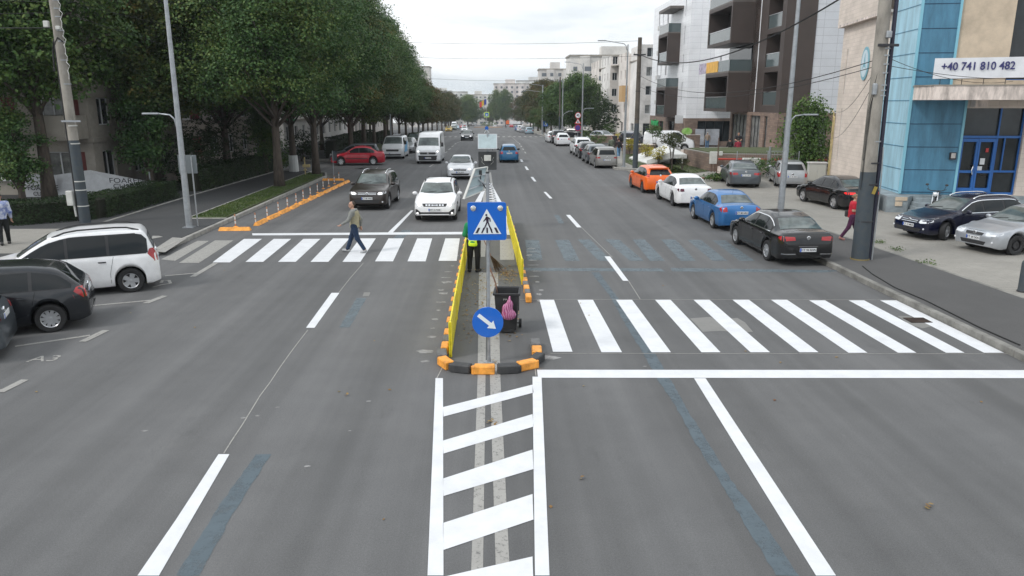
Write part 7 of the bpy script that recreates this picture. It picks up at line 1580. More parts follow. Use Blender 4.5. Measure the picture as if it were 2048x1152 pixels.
c = make_car('suv', p_white, 'parked_car', 'white crossover with roof rails heading that row of parked cars', lod=1, plate='', rails=M_ALU); place_wheel(c, G(1146, 310), 90.5, 'RL')
c = make_car('supermini', p_white, 'parked_car', 'small round white hatchback, nearest of the trio by the far corner', lod=1, plate=''); place_wheel(c, G(1112, 292), 90.5, 'RL')
c = make_car('suv', p_dgrey, 'parked_car', 'dark crossover in the middle of the trio by the far corner', lod=1, plate=''); place_wheel(c, G(1103, 287), 90.5, 'RL')
c = make_car('sedan', p_white, 'parked_car', 'white saloon at the head of the trio by the far corner', lod=1, plate=''); place_wheel(c, G(1094, 284), 90.5, 'RL')
c = make_car('suv', p_dgrey, 'parked_car', 'black crossover turning out of the far side street', lod=1, plate=''); place(c, 12.6, 124, 150); c.scale = (1.05, 1.05, 1)
far = [('hatch', p_lblue, 'ice blue hatchback parked right before the far tree row', 1059, 268.4, 91), ('hatch', p_silver2, 'silver hatchback ahead of the ice blue one', 1046.5, 265.3, 91), ('suv', p_white, 'white crossover ahead of the silver hatchback far right', 1041, 263.5, 91), ('hatch', p_blue, 'blue car at the head of the far right row', 1036, 261.5, 91),
       ('van', p_white, 'white van driving away beside the roundabout', 989, 253.9, 92), ('sedan', p_red, 'red saloon driving away past the roundabout on the right', 1023, 255, 90), ('hatch', p_silver, 'silver car queuing beyond the white van', 1002, 250, 90), ('hatch', p_dgrey, 'dark car queuing beyond the white van', 997, 249.5, 90),
       ('sedan', p_yel, 'ochre saloon parked facing the camera on the left', 897, 263.3, 270), ('hatch', p_green, 'dull green car parked behind the ochre saloon', 907, 260.6, 270), ('sedan', p_lblue, 'pale blue car parked third behind the ochre saloon', 913, 258.6, 270), ('bigvan', p_white, 'white van parked behind the pale blue car on the left', 908, 256.6, 270),
       ('sedan', p_red, 'red car with lit lamps left of the white taxi', 920, 256.5, 270), ('suv', p_silver, 'silver crossover behind the white taxi in the left lanes', 929, 257.6, 270), ('hatch', p_white, 'white hatchback far off in the left lanes', 932, 252.4, 270), ('sedan', p_silver2, 'pale saloon far off beside the white hatchback', 925, 252.6, 270), ('hatch', p_brown, 'brown hatchback rounding the roundabout on the left', 944, 252, 300),
       ('sedan', p_white, 'white saloon farthest in the left queue', 936, 249.8, 280), ('suv', p_silver, 'silver crossover in the far left queue', 943, 249.3, 280), ('hatch', p_silver2, 'pale hatchback at the far roundabout exit', 949, 250.2, 300), ('sedan', p_silver, 'silver saloon at the end of the road', 1006, 248.6, 270), ('suv', p_white, 'white crossover at the end of the road', 953, 248.2, 270), ('sedan', p_silver, 'silver saloon crossing behind the flower bed', 968, 248.4, 5), ('hatch', p_white, 'white hatchback crossing behind the flower bed', 980, 248.0, 180), ('sedan', p_red, 'dark red saloon on the far right of the roundabout', 1034, 250.2, 60)]
for kd, pm_, lb, x, y, hd in far: c = make_car(kd, pm_, 'parked_car' if 'parked' in lb else ('delivery_van' if 'van' in kd else 'distant_car'), lb, cat='van' if 'van' in kd else 'car', lod=1, lit=(hd >= 260 and 'parked' not in lb)); p_ = G2(x, y); place(c, p_.x, p_.y+2, hd)
p_ = G2(1028, 251.2); tk = empty('truck', 'long white truck with an orange cab crossing beyond the roundabout', 'truck', (p_.x, p_.y, 0)); q = MB(); q.bevbox((-4.2, 0, 2.1), (2.2, 2.3, 2.6), .2); q.build('cab', p_orange, tk); q = MB(); q.bevbox((1.2, 0, 1.75), (8.2, 2.4, 1.6), .1); q.build('bed', p_white, tk); q = MB(); q.bb(-5.2, 5.2, -1, 1, .6, .95); q.build('chassis', M_UNDER, tk)
for x in (-4, 1.8, 3.4): q = MB(); q.lathe([(.2, -1.15), (.5, -1.15), (.5, 1.15), (.2, 1.15)], (x, 0, .5), 'Y', 16); q.build('wheel', M_TYRE, tk)
# left side parked
c = make_car('sedan', p_red, 'parked_car', 'red saloon with grey bumper parked sideways across the left bays', plate='', trim=True, rear=dict()); place_wheel(c, G(749, 331), 186, 'RL'); c.scale = (1, .93, 1.05)
c = make_car('mpv', p_grey, 'parked_car', 'grey car hidden behind the red saloon on the left', lod=1); place(c, -11.7, 64.9, 186); c.scale = (1, .95, .95)
c = make_car('van', p_white, 'parked_van', 'white and sky blue van with rooftop ladders facing the camera', cat='van', plate='', front=dict(style='', blackmirror=1)); place_front(c, (-9.0, 68.5), 270)
def livery(c):
    for sd in (1, -1):
        q = MB(); q.add([(sd*.995, -1.7, .55), (sd*.995, .6, .55), (sd*.995, 1.0, 1.5), (sd*.995, -.2, 1.3), (sd*.995, -1.6, .9)], [(0, 1, 2, 3, 4) if sd > 0 else (4, 3, 2, 1, 0)]); q.build('blue_livery', mat('sky_livery', (.08, .35, .62), .35), c)
    q = MB(); q.tube([(-.75, -1.0, 2.02), (.75, -1.0, 2.02)], .02, 6); q.tube([(-.75, .8, 2.02), (.75, .8, 2.02)], .02, 6); q.build('roof_bar', M_TRIM, c)
livery(c)
o = simple('ladder', 'aluminium ladder bundle strapped on the roof of the white and blue van', 'ladder', [('stile', M_ALU, lambda q: (q.bb(-.3, -.26, -1.4, 1.4, 0, .06), q.bb(.26, .3, -1.4, 1.4, 0, .06))), ('rung', M_ALU, lambda q: [q.bb(-.26, .26, -1.3+.3*i, -1.27+.3*i, .015, .045) for i in range(9)])], (-8.8, 70.7, 2.06), R(5))
for kd, pm_, lb, y in (('hatch', p_silver, 'silver hatchback parked behind the white and blue van', 78.5), ('suv', p_black, 'black crossover parked third on the left behind the van', 85.5), ('sedan', p_grey, 'grey saloon parked fourth on the left behind the van', 92), ('hatch', p_navy, 'navy hatchback parked last of the near left row', 98.5)): c = make_car(kd, pm_, 'parked_car', lb, lod=1, plate=''); place_front(c, (-8.7, y-2.2), 270)
# forecourt, right
zf = KH-.005
c = make_car('sedan', p_grey, 'parked_car', 'steel grey saloon parked before the terrace on the right', plate='CT 21 GRY', rear=dict(y0=.42, z0=.74, z1=.9, pz=.74, bz=.93, paintval=1), rimn=10); place_wheel(c, G(1454, 372, zf), 80, 'RL', zf); c.scale = (1.03, 1.05, 1)
c = make_car('estate', p_silver, 'parked_car', 'old silver hatchback parked before the tree beside the cream wall', plate='CT 02 SKD', trim=True, rear=dict(y0=.66, z0=.62, z1=.95, pz=.66)); place_wheel(c, G(1548, 372, zf), 76, 'RL', zf)
c = make_car('sedan', p_black, 'parked_car', 'low black saloon with large dark rims beside the cream wall', plate='CT 30 BLK', rimn=5, tail_lit=True, rear=dict(y0=.42, z0=.76, z1=.88, paintval=1, bz=.92)); place_wheel(c, G(1665, 418, zf), 97, 'RL', zf)
c = make_car('estate', p_navy, 'parked_car', 'navy estate car with driver and chrome window line before the steps', plate='CT 12 MKD', chromeline=True, rimn=7, rails=M_CHROME, steer=R(25), front=dict(style='chrome', grille=[(.40, .60, .75)], y0=.46, z0=.60, z1=.80)); place_wheel(c, G(1891, 481, zf), 194, 'FL', zf); NAVY = c
c = make_car('sedan', p_silver2, 'parked_car', 'silver saloon cut by the right edge, bonnet toward the road', plate='CT 09 DDH', steel=True, rim=M_TRIM, front=dict(style='badge', grille=[(.36, .60, .74)], y0=.42, z0=.6, z1=.8, low=(.5, .3, .42))); place_wheel(c, G(2030, 511, zf), 194, 'FL', zf)
c = make_car('suv', p_navy, 'parked_car', 'navy crossover parked behind the white panel van near the shops', lod=1, plate=''); place(c, 14.6, 79.5, 60, .35)
c = make_car('van', p_white, 'parked_van', 'white panel van with red print parked before the stone shopfront', cat='van', lod=1, plate=''); place(c, 17.4, 75.0, 345, .3)
c = make_car('hatch', p_silver2, 'parked_car', 'pale car behind the planter at the pale block entrance', lod=1, plate=''); place(c, 14.8, 102, 300)
c = make_car('hatch', p_silver, 'parked_car', 'silver car half hidden by shrubs before the pale block', lod=1, plate=''); place(c, 18.2, 100, 300)
# motorbike beside the navy estate
mk = empty('motorbike', 'black motorbike with round headlamp parked at the office steps', 'motorbike', (*G(1868, 425, KH)[:2], KH), R(-35))
for y in (-.68, .68):
    q = MB(); q.lathe([(.2, -.05), (.27, -.06), (.31, 0), (.27, .06), (.2, .05)], (0, y, .31), 'X', 22); wv = q.build('wheel', M_TYRE, mk, smooth=40); q = MB(); q.lathe([(.21, -.03), (.21, .03)], (0, y, .31), 'X', 22)
    for k in range(6): a = k*math.pi/3; q.tube([(0, y, .31), (0, y+.2*math.cos(a), .31+.2*math.sin(a))], .012, 4)
    q.build('rim', M_ALUD, wv)
q = MB(); sdfmesh(q, [((0, -.1, .82), (.14, .26, .13)), ((0, -.3, .84), (0, .0, .8), .09, .12)], .02, .05); q.build('fuel_tank', p_black, mk, smooth=True)
q = MB(); sdfmesh(q, [((0, .15, .78), (0, .75, .86), .1, .07), ((0, .3, .8), (0, .5, .84), .12, .11)], .02, .05); q.build('seat', M_BLK, mk, smooth=True)
q = MB(); sdfmesh(q, [((0, -.05, .48), (.16, .22, .17)), ((0, .2, .42), (.13, .16, .13))], .02, .05); q.tube([(.14, -.1, .4), (.16, .2, .25), (.17, .75, .35)], [.03, .035, .05], 8); q.build('engine', M_ALUD, mk, smooth=40)
q = MB(); q.tube([(-.1, -.68, .31), (-.09, -.45, .95)], .024, 8); q.tube([(.1, -.68, .31), (.09, -.45, .95)], .024, 8); q.build('fork', M_CHROME, mk)
q = MB(); q.tube([(-.38, -.32, 1.08), (-.2, -.42, 1.02), (.2, -.42, 1.02), (.38, -.32, 1.08)], .016, 8); q.build('handlebar', M_IRON, mk); q = MB(); q.ell((0, -.6, .88), (.1, .07, .1), 14, 8); q.build('headlight', M_LAMP, mk, smooth=True)
for sx in (-1, 1): q = MB(); q.tube([(sx*.3, -.36, 1.06), (sx*.36, -.4, 1.24)], .01, 5); q.ell((sx*.38, -.4, 1.28), (.07, .025, .05), 10, 6); q.build('mirror', M_BLK, mk)
q = MB(); q.tube([(0, -.4, .7), (0, .1, .6), (0, .7, .45)], .04, 6); q.tube([(0, .3, .45), (0, .68, .31)], .03, 6); q.build('frame', M_IRON, mk); q = MB(); q.tube([(0, .6, .7), (0, .85, .62)], .05, 6); q.build('mudguard', M_BLK, mk)
# ================================================================== PEOPLE
walk = dict(pel=(0, 0, .93), waist=(0, .0, 1.09), chest=(0, -.02, 1.3), neck=(0, -.03, 1.47), head=(0, -.07, 1.62), look=R(18), lsh=(.19, -.01, 1.40), rsh=(-.19, .0, 1.40), lel=(.26, -.14, 1.14), lwr=(.25, -.38, 1.01), rel=(-.25, .14, 1.13), rwr=(-.25, .14, .88),
            lhip=(.09, 0, .91), rhip=(-.09, 0, .91), lkn=(.09, .10, .50), lan=(.09, .33, .13), ltoe=(.1, .22, .03), rkn=(-.09, -.17, .5), ran=(-.09, -.32, .09), rtoe=(-.1, -.47, .06))
def swap(J): return {({'l': 'r', 'r': 'l'}[k[0]]+k[1:] if k[0] in 'lr' and k[1:] in ('sh', 'el', 'wr', 'hip', 'kn', 'an', 'toe') else k): ((-v[0], v[1], v[2]) if isinstance(v, tuple) else v) for k, v in J.items()}
man = dict(walk); man.update(look=R(40), lel=(.27, -.12, 1.14), lwr=(.26, -.36, 1.0))
def hood(o, j):
    q = MB(); sdfmesh(q, [((-.07, .05, 1.46), (.07, .05, 1.46), .055, .055), ((-.09, .0, 1.47), (-.04, -.08, 1.45), .035, .03), ((.09, .0, 1.47), (.04, -.08, 1.45), .035, .03)], .012, .04); q.build('hood', mat('hood_grey', (.22, .225, .215), .9, var=.2, vscale=10), o, smooth=True)
mt = mat('jacket_two_tone', (.33, .30, .20), .85, var=.2, vscale=8, bump=.3, bscale=25)
o = person('person', 'balding man in beige and grey jacket striding over the zebra crossing', (*G(712, 505)[:2], 0), R(-97), man, 1.74, (.33, .30, .20), (.012, .03, .07), (.35, .36, .37), (.06, .045, .035), 'bald', extra=hood, topmat=mt, bulk=1.05, legwidth=1.08)
jk = [c for c in o.children if c.name.startswith('jacket')][0]; jk.data.materials.append(mat('sleeve_grey', (.20, .205, .195), .9, var=.2, vscale=10))
for p in jk.data.polygons:
    if abs(p.center.x) > .185 or p.center.z > 1.43: p.material_index = 1
# street sweeper
swp = dict(pel=(0, 0, .95), waist=(.0, -.02, 1.12), chest=(0, -.05, 1.32), neck=(0, -.08, 1.48), head=(0, -.14, 1.61), look=R(10), lel=(.27, .02, 1.13), lwr=(.17, -.22, 1.0), rel=(-.27, -.05, 1.12), rwr=(-.16, -.28, 1.02), lhip=(.1, 0, .92), rhip=(-.1, 0, .92), lkn=(.12, -.02, .5), rkn=(-.12, .0, .5), lan=(.13, .03, .09), ran=(-.12, .03, .09), ltoe=(.17, -.13, .035), rtoe=(-.16, -.13, .035))
def vest(o, j):
    q = MB(); tp = [((0, 0, .88), j['waist'], .178, .168), (j['waist'], j['chest'], .165, .175), ((.1, -.04, 1.38), (-.1, -.04, 1.38), .13, .13)]; sdfmesh(q, tp, .012, .03, cut=lambda P: np.maximum(.80-P[..., 2], np.abs(P[..., 0])-.215)); q.build('hi_vis_vest', mat('hi_vis', (.68, .9, .03), .6, var=.1), o, smooth=True)
    for z in (.98, 1.12): q = MB(); sdfmesh(q, [(a, b, r0+.006, r1+.006) for a, b, r0, r1 in tp[:2]], .012, .03, cut=lambda P: np.maximum(np.maximum(z-P[..., 2], P[..., 2]-z-.05), np.abs(P[..., 0])-.205)); q.build('reflective_band', mat('reflective_silver', (.6, .62, .63), .35), o, smooth=True)
    hd = np.array(j['head']); q = MB(); sdfmesh(q, [(tuple(hd+np.array((0, .0, .05))), (.1, .11, .09)), (tuple(hd+np.array((0, -.12, .04))), (.07, .06, .015))], .012, .02, cut=lambda P: hd[2]+.01-P[..., 2]); q.build('cap', mat('cap_red', (.45, .03, .03), .7), o, smooth=True)
o = person('person', 'street sweeper in hi-vis vest, green sleeves and black trousers on the island', (*G(948, 543)[:2], 0), R(168), swp, 1.74, (.01, .22, .08), (.008, .008, .009), (.015, .015, .015), (.08, .07, .06), 'none', extra=vest, bulk=1.1, legwidth=1.15)
# woman in red passing behind the near pole
wm = swap(walk); wm.update(look=R(0), lel=(.22, -.1, 1.15), lwr=(.08, -.26, 1.17), rel=(-.22, .02, 1.14), rwr=(-.1, -.22, 1.15))
def bagx(o, j): q = MB(); q.bevbox((.2, .1, .98), (.1, .26, .24), .03); q.build('handbag', M_BLK, o)
o = person('person', 'woman in red shirt and plum leggings walking behind the near right pole', (*G(1699, 480, KH)[:2], KH), R(75), wm, 1.66, (.45, .012, .03), (.06, .012, .045), (.3, .14, .12), (.2, .13, .08), 'bun', sleeves='short', extra=bagx, bulk=.98)
# man in white and blue jacket, left edge
lm_ = dict(walk)
o = person('person', 'man in white and blue patterned jacket leaving at the left edge', (*G(12, 489, KH)[:2], KH), R(-150), dict(lan=(.1, .2, .12), lkn=(.1, .04, .5), ran=(-.1, -.14, .09), rtoe=(-.1, -.3, .04), look=R(-20)), 1.78, (.4, .45, .55), (.006, .008, .008), (.02, .02, .02), (.02, .015, .012), 'short', bulk=1.12, topmat=mat('jacket_pattern', (.55, .58, .64), .7, var=.3, vscale=7, col2=(.015, .06, .32)))
# right pavement walkers
bp = lambda col: (lambda o, j: MB().bevbox((0, .2, 1.24), (.3, .16, .42), .05).build('backpack', mat('backpack_%d' % int(col*100), (col, col, col*1.1), .8), o))
o = person('person', 'walker in blue jeans with black backpack and red straps on the right pavement', (*G(1237, 315, KH)[:2], KH), R(175), walk, 1.68, (.04, .02, .025), (.10, .22, .38), (.55, .5, .5), (.05, .03, .02), 'short', fine=False, extra=bp(.015))
o = person('person', 'walker in olive coat carrying a dark bag on the right pavement', (*G(1222, 312, KH)[:2], KH), R(175), swap(walk), 1.76, (.12, .14, .10), (.16, .17, .14), (.1, .1, .1), (.35, .22, .17), 'bald', fine=False, extra=bagx)
o = person('person', 'walker in dark clothes with navy backpack behind the olive coat', (*G(1228, 300, KH)[:2], KH), R(175), walk, 1.74, (.012, .014, .025), (.10, .11, .11), (.1, .1, .1), (.03, .02, .02), 'short', fine=False, extra=bp(.03))
o = person('person', 'dark haired walker with black backpack farther along the right pavement', (*G(1242, 302, KH)[:2], KH), R(175), swap(walk), 1.7, (.01, .01, .012), (.03, .03, .04), (.1, .1, .1), (.01, .01, .01), 'long', fine=False, extra=bp(.01))
# terrace people
J0 = dict(lwr=(.12, -.2, 1.08), rwr=(-.12, -.2, 1.08), lel=(.25, -.02, 1.13), rel=(-.25, -.02, 1.13))
o = person('person', 'man in beige shirt and jeans standing before the shop window', (22.5, 79.5, .15), R(170), None, 1.78, (.30, .24, .19), (.08, .17, .30), (.1, .1, .1), (.4, .36, .33), 'short', fine=False)
sit = dict(pel=(0, .1, .5), waist=(0, .08, .68), chest=(0, .02, .92), neck=(0, 0, 1.08), head=(0, -.03, 1.22), lsh=(.18, 0, 1.0), rsh=(-.18, 0, 1.0), lel=(.24, -.02, .74), rel=(-.24, -.02, .74), lwr=(.15, -.24, .7), rwr=(-.15, -.24, .7), lhip=(.09, .08, .5), rhip=(-.09, .08, .5), lkn=(.12, -.34, .52), rkn=(-.12, -.34, .52), lan=(.12, -.36, .1), ran=(-.12, -.36, .1), ltoe=(.12, -.52, .04), rtoe=(-.12, -.52, .04))
def tall(J, dz): return {k: ((v[0], v[1], v[2]+dz) if isinstance(v, tuple) else v) for k, v in J.items()}
for nm, xy, top_, hr in (('seated person in black, back to the road, at the cafe terrace', (19.6, 62.5), (.008, .008, .008), (.01, .01, .01)), ('seated person in dark red, back to the road, at the cafe terrace', (20.15, 62.2), (.22, .012, .03), (.04, .03, .02))):
    o = person('person', nm, (*xy, .7), R(180), sit, 1.78, top_, (.03, .04, .04), (.05, .05, .05), hr, 'short', fine=False)
    simple('stool', 'dark stool under the %s' % ('person in black' if 'black' in nm else 'person in dark red'), 'stool', [('seat', M_IRON, lambda q: q.cyl((0, 0, .34), (0, 0, .38), .19, n=14)), ('leg', M_IRON, lambda q: [q.cyl((.13*a, .13*b, 0), (.1*a, .1*b, .34), .015, n=5) for a in (-1, 1) for b in (-1, 1)])], (xy[0], xy[1]-.12, .7))
o = person('person', 'man in black printed shirt standing and facing the seated pair', (20.8, 64.2, .7), R(0), J0, 1.8, (.012, .012, .016), (.03, .03, .04), (.05, .05, .05), (.02, .015, .01), 'short', fine=False, sleeves='short')
# far pedestrians
o = person('person', 'dark pedestrian crossing between the lanes near the roundabout, left', (*G2(937.8, 255.3)[:2], 0), R(90), walk, 1.78, (.015, .015, .02), (.02, .02, .03), (.03, .03, .03), (.02, .02, .02), 'short', fine=False)
o = person('person', 'dark pedestrian standing on the road near the roundabout, right', (*G2(1011.7, 256.7)[:2], 0), R(-90), walk, 1.78, (.02, .015, .018), (.02, .02, .03), (.03, .03, .03), (.02, .02, .02), 'short', fine=False)
# driver of the navy estate leans at the open window
hd_ = Vector((math.cos(R(194)), math.sin(R(194)), 0)); lf_ = Vector((-hd_.y, hd_.x, 0)); dc = Vector(NAVY.location)-hd_*.05+lf_*.80
# ================================================================== TREES AND HEDGES
LIMEG = 'lime trees lining the left pavement'
pr = [tree_mesh('street_tree', 'tall dark lime tree nearest the camera in the left verge', 11, 16.5, 5.0, 4.3, 56, .15, 9000, 14, spray=.3, trunk=.27), tree_mesh('street_tree', 'dense lime tree with forked dark trunk behind the near one', 12, 16, 4.8, 4.0, 52, .155, 8400, 14, spray=.32, trunk=.25), tree_mesh('street_tree', 'broad lime tree farther along the left verge', 13, 14.5, 4.3, 3.2, 46, .16, 6800, 14, spray=.3, lm=leafmat('leaves_lime_dry', [(.018, .042, .016), (.036, .072, .024), (.060, .100, .030), (.095, .125, .034), (.16, .13, .035)]), trunk=.22)]
put_tree(pr[0], -12.6, 44.8, 1, .4, group=LIMEG); put_tree(pr[1], -12.2, 52.6, .98, 2.1, group=LIMEG); put_tree(pr[2], -12.3, 66.5, 1.04, 1.1, group=LIMEG)
whw = MB(); whw.cyl((0, 0, 0), (0, 0, 1.25), .36, .32, 12)
o = put_tree(pr[1], -14.3, 54.8, .98, 4.0, 'lime tree with whitewashed trunk base behind the pavement on the left', group=LIMEG, sz=1.02); whw.build('whitewash', mat('whitewash', (.6, .61, .6), .9), o)
lt = [(-12.4, 74, .96, 0), (-12.5, 81, .95, 2), (-12.3, 88, .9, 1), (-12.5, 95, .86, 0), (-12.4, 102, .82, 2), (-12.4, 110, .76, 1), (-12.4, 119, .72, 2)]
w_n = ['first', 'second', 'third', 'fourth', 'fifth', 'sixth', 'seventh', 'eighth', 'ninth']
for i, (x, y, s, k) in enumerate(lt): put_tree(pr[k], x, y, s, i*1.7+.3, '%s lime tree of the receding left row beyond the white and blue van' % w_n[i].capitalize(), group=LIMEG)
au = tree_mesh('street_tree', 'small rust tinged tree at the far end of the left row', 21, 10, 3.6, 2.6, 18, .22, 1500, 12, lm=L_AUT, trunk=.18)
put_tree(au, -11.6, 128, 1, 0, group='turning trees at the far end of the left row')
for i, (x, y, s) in enumerate(((-13.4, 139, 1.0), (-13.6, 151, 1.02), (-13.8, 164, 1.05), (-14, 178, 1.05), (-14, 194, 1.1), (-14, 212, 1.1), (-14, 232, 1.15), (-14, 256, 1.2))): put_tree(au, x, y, s, i*1.3+.5, '%s turning tree of the far left row past the rust tinged one' % w_n[i].capitalize(), group='turning trees at the far end of the left row')
# mass of trees in front of the left blocks
bk = tree_mesh('tree', 'ivy clad tree with thick trunk behind the hedge and left pole', 31, 14, 4.4, 5.2, 26, .19, 3600, 13, lm=L_GREEN, trunk=.32)
put_tree(bk, -22.0, 37.8, 1, 0)
put_tree(bk, -26.5, 37.4, 1.0, 2.2, 'leafy tree filling the upper left corner', sz=1.05); put_tree(pr[2], -19.8, 45.5, 1.02, 3.0, 'dark tree with low ivy column between the pole and the lamp'); put_tree(pr[0], -17.5, 50.5, .92, 1.9, 'big dark tree behind the left lamp, before the grey balcony'); put_tree(pr[2], -17.8, 80, .95, .2, 'dark tree behind the row, before the whitish block end'); put_tree(pr[0], -18.6, 64, .95, 2.9, 'dark tree deep behind the near lime trees'); put_tree(pr[1], -17.5, 96, .9, 5.2, 'dark tree behind the farther part of the left row')
put_tree(pr[2], -17.5, 110, .85, 2.2, 'dark tree behind the far part of the left row'); put_tree(pr[0], -17.5, 128, .8, 1.2, 'dark tree at the far end behind the left row')
ivy = tree_mesh('ivy_column', 'ivy covered trunk hanging low between the pole and the lamp', 41, 7.2, 1.35, .9, 12, .15, 800, 12, trunk=.2, cat='ivy', shape='round', lean=.1); put_tree(ivy, -19.0, 42.4, 1, 0, z=0)
o = put_tree(ivy, -22.6, 36.6, .85, 1.3, 'ivy covered trunk rising beside the awning and left pole')
put_tree(ivy, -15.9, 53.5, .9, 2.3, 'ivy covered trunk beside the whitish wall left of the near lime tree')
bush('large_shrub', 'big dark shrub behind the second hedge, below the near trees', -18.3, 50, 2.6, 4.2, L_DARK, 5, .12, 9000, cat='shrub'); bush('large_shrub', 'dark shrub beside the left lamp and sign', -17.9, 44.5, 1.9, 3.4, L_DARK, 6, .12, 6000); bush('round_shrub', 'clipped round green shrub right of the near lime trunk', -15.9, 57.5, .85, 1.9, L_GREEN, 7, .09, 2500); bush('large_shrub', 'dark shrub mass behind the whitewashed trunk', -16.5, 66, 1.9, 2.6, L_DARK, 8, .12, 4500)
leafy_box('hedge', 'clipped dark hedge along the left pavement before the banners', [(-26, 31.4), (-19.6, 31.0), (-17.3, 32.6), (-17.05, 39.4)], 1.5, 1.05, 26000, leaf=.075); leafy_box('hedge', 'long dark hedge behind the left pavement from the lamp to the lime trees', [(-16.9, 42.5), (-16.6, 50), (-16.2, 56)], 1.3, 1.35, 18000, leaf=.085, seed=9)
leafy_box('hedge', 'hedge behind the red saloon on the left', [(-14.4, 68), (-14.4, 90)], 1.2, 1.9, 9000, leaf=.12, seed=10); leafy_box('hedge', 'hedge farther along the left tree row', [(-14.6, 108), (-14.6, 94)], 1.2, 1.5, 8000, leaf=.14, seed=11)
# right side trees
RG = 'trees of the right side row'
gr = tree_mesh('tree', 'bright green tree before the pale stepped block', 51, 10.5, 4.6, 1.6, 22, .26, 2200, 13, lm=L_GREEN, trunk=.22, shape='round'); gr2 = tree_mesh('tree', 'olive brown tree at the left end of the right row', 52, 11.5, 4.6, 2.0, 22, .26, 2200, 13, lm=L_AUT, trunk=.22)
put_tree(gr, 15.6, 140, 1.1, 0, group=RG, sz=1.1)
for i, (pp, x, y, s, lb) in enumerate(((gr, 21.5, 156, 1.1, 'green tree half behind the pale block corner'), (gr, 13.4, 152, 1.15, 'green tree behind the blue triangle sign'), (gr2, 12.6, 165, 1.15, 'olive tree right of the twin arm lamp'), (gr, 17.5, 168, 1.35, 'tall green tree standing back in the right row'), (gr2, 12.4, 182, 1.3, 'olive tree left of the twin arm lamp'), (gr2, 12.2, 205, 1.35, 'olive brown tree over the far parked cars'), (gr2, 14.5, 228, 1.5, 'tallest olive tree of the right row'), (gr2, 12.6, 255, 1.35, 'brown tree where the right row thins'), (gr, 11.6, 176, .72, 'small light green tree before the olive ones'))):
    put_tree(pp, x, y, s*.86, i*1.1, lb, group=RG)
for (pp, x, y, s, sz_, lb) in ((gr2, 16, 430, 1.5, 1.5, 'green brown tree right of the road beyond the roundabout'), (gr, 7.5, 440, 1.1, 2.0, 'tall poplar-like tree just right of the flag'), (gr, 2.4, 445, 1.0, 2.0, 'second tall tree just right of the flag'), (gr, 22, 410, 1.5, 1.2, 'yellowish tree at the far right of the road end'), (gr, -13, 400, 1.5, 1.6, 'round green tree left of the flag at the road end'), (gr2, -19, 330, 1.4, 1.4, 'round brownish tree far left of the flag'), (gr, 24, 330, 1.6, 1.5, 'green tree behind the right row at the far junction'), (gr, -26, 420, 1.8, 1.6, 'green tree left of the road end')): put_tree(pp, x, y, s, x, lb, group=RG, sz=sz_)
for i in range(7): put_tree(gr2 if i % 2 else gr, -45+i*15, 560, 1.7, i*1.1, '%s tree of the belt closing the road, counted from the left' % w_n[i].capitalize(), group='tree belt closing the road', sz=1.3)
bush('round_shrub', 'clipped dark round shrub by the pale block entrance', 14.8, 108, 1.9, 5.4, L_DARK, 15, .2, 3500); bush('round_shrub', 'dark tall shrub left of the pale block corner', 17.6, 122, 3.2, 7.0, L_DARK, 16, .24, 5000); bush('round_shrub', 'tall clipped shrub before the pale block near the parked cars', 15.9, 104, .8, 2.6, L_GREEN, 17, .13, 1500)
leafy_box('hedge', 'low hedge behind the blue triangle sign', [(10.6, 128), (13.8, 124), (18, 119)], 1.2, 1.3, 5000, lm=L_GREEN, leaf=.15, seed=12)
bush('flower_bed', 'low shrubs and flowers in the roundabout', -1.9, 337, 4.6, 2.4, L_GREEN, 18, .2, 3500, stem=False, z=.3, cat='shrubs'); bush('light_shrub', 'light green shrub beside the white parked crossover', 11.1, 82.5, 1.25, 1.6, L_GREEN, 19, .1, 2500, z=KH)
for i, (x, y, r0, h, lb) in enumerate(((13.8, 83.5, .5, .8, 'yellow shrub on the left of the long planter'), (15.6, 83.6, .8, 1.2, 'green shrub in the middle of the long planter'), (17.6, 83.6, .6, 1.0, 'green shrub at the right of the long planter'))): bush('planter_shrub', lb, x, y, r0, h, L_YEL if i == 0 else L_GREEN, 20+i, .09, 900, z=1.0)
for i, (x, y, s, lb) in enumerate(((1293, 322, 1.0, 'left of the two yellow green shrubs on the corner lawn'), (1317, 330, .95, 'right of the two yellow green shrubs on the corner lawn'), (1259, 310, 1.1, 'yellow green shrub behind the lamp and dark pole'))): p = G(x, y, .16); bush('yellow_shrub', lb, p.x, p.y, .62*s, 1.5*s, L_YEL, 30+i, .09, 1300, z=.15, lift=.35)
bush('yellow_shrub', 'low yellow shrub on the short planter', 13.3, 72.8, .6, .6, L_YEL, 35, .08, 800, z=1.0)
p = G(1343, 338, .16); bush('small_tree', 'small round headed tree with thin stem on the corner lawn', p.x, p.y, .95, 2.6, L_AUT, 36, .1, 2600, z=.15, lift=1.35, cat='tree'); p = G(1327, 318, .16); bush('small_tree', 'small green headed tree between the yellow shrubs and the ramp', p.x, p.y+4, .75, 3.0, L_GREEN, 37, .1, 2000, z=.15, lift=1.6, cat='tree')
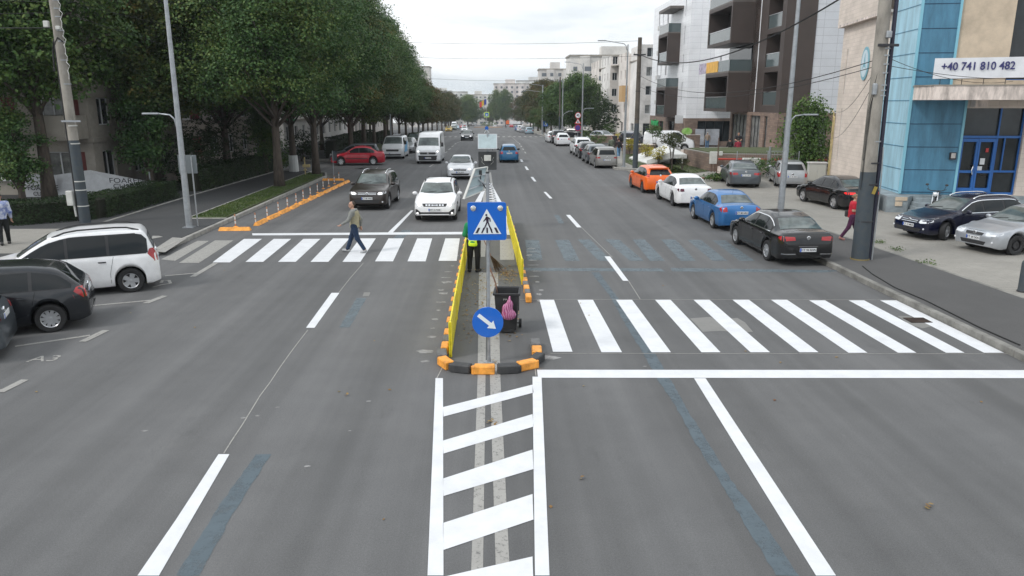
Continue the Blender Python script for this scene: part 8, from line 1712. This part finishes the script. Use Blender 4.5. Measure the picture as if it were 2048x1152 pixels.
p = G(1378, 344, .16); bush('dry_shrub', 'thin reddish shrub in front of the ramp', p.x, p.y+2, .55, 1.0, L_AUT, 38, .07, 500, z=.15)
th = tree_mesh('tree', 'feathery green tree behind the silver hatchback beside the cream wall', 61, 6.0, 1.9, .6, 22, .2, 520, 14, lm=leafmat('leaves_feather', [(.035, .075, .02), (.06, .12, .03), (.10, .17, .04), (.15, .22, .05)]), trunk=.08, shape='round', droop=.5, spray=.45); put_tree(th, 21.2, 51.0, .82, 0, sz=.98)
bush('undergrowth', 'dry undergrowth behind the two parked cars by the railing', 18.4, 49.2, 1.9, 1.5, L_GREEN, 40, .12, 2600, z=.1, cat='shrub'); bush('undergrowth', 'low weeds at the foot of the cream wall', 20.0, 48.0, 1.0, 1.0, L_GREEN, 41, .1, 1200, z=.1, cat='shrub'); p = G(1430, 362, KH); bush('grass_clump', 'tall grass clump left of the steel grey saloon', p.x, p.y, .8, .55, L_GREEN, 42, .12, 900, z=.1, stem=False, cat='grass')
for i, (x, y) in enumerate(((1790, 500), (1855, 527), (1752, 486))): p = G(x, y, KH); bush('weed', ['flat weed tuft in the crack before the navy estate', 'flat weed tuft nearest the bollard', 'small weed tuft closest to the near pole'][i], p.x, p.y, .22, .08, L_GREEN, 50+i, .05, 120, z=KH, stem=False, cat='weed')

# everything that stands on the downhill stretch follows it
for o in list(COL.objects):
    if o.parent is None and not o.get('draped') and o.get('kind') != 'structure' and o.location.y > YS and o.type in ('MESH', 'EMPTY'): o.location.z += gz(o.location.y)
# ------------------------------------------------------------------ haze
hm = bpy.data.materials.new('haze'); hm.use_nodes = True; hn = hm.node_tree; hn.nodes.remove(hn.nodes['Principled BSDF']); pv = N(hn, 'ShaderNodeVolumePrincipled'); pv.inputs['Density'].default_value = .00025; pv.inputs['Color'].default_value = (.85, .9, .95, 1)
hn.links.new(pv.outputs[0], hn.nodes['Material Output'].inputs['Volume']); mb = MB(); mb.bb(-820, 820, -80, 1520, -35.5, 36); o = mb.build('haze', hm); o['kind'] = 'stuff'; o['label'] = 'thin pale haze over the avenue'
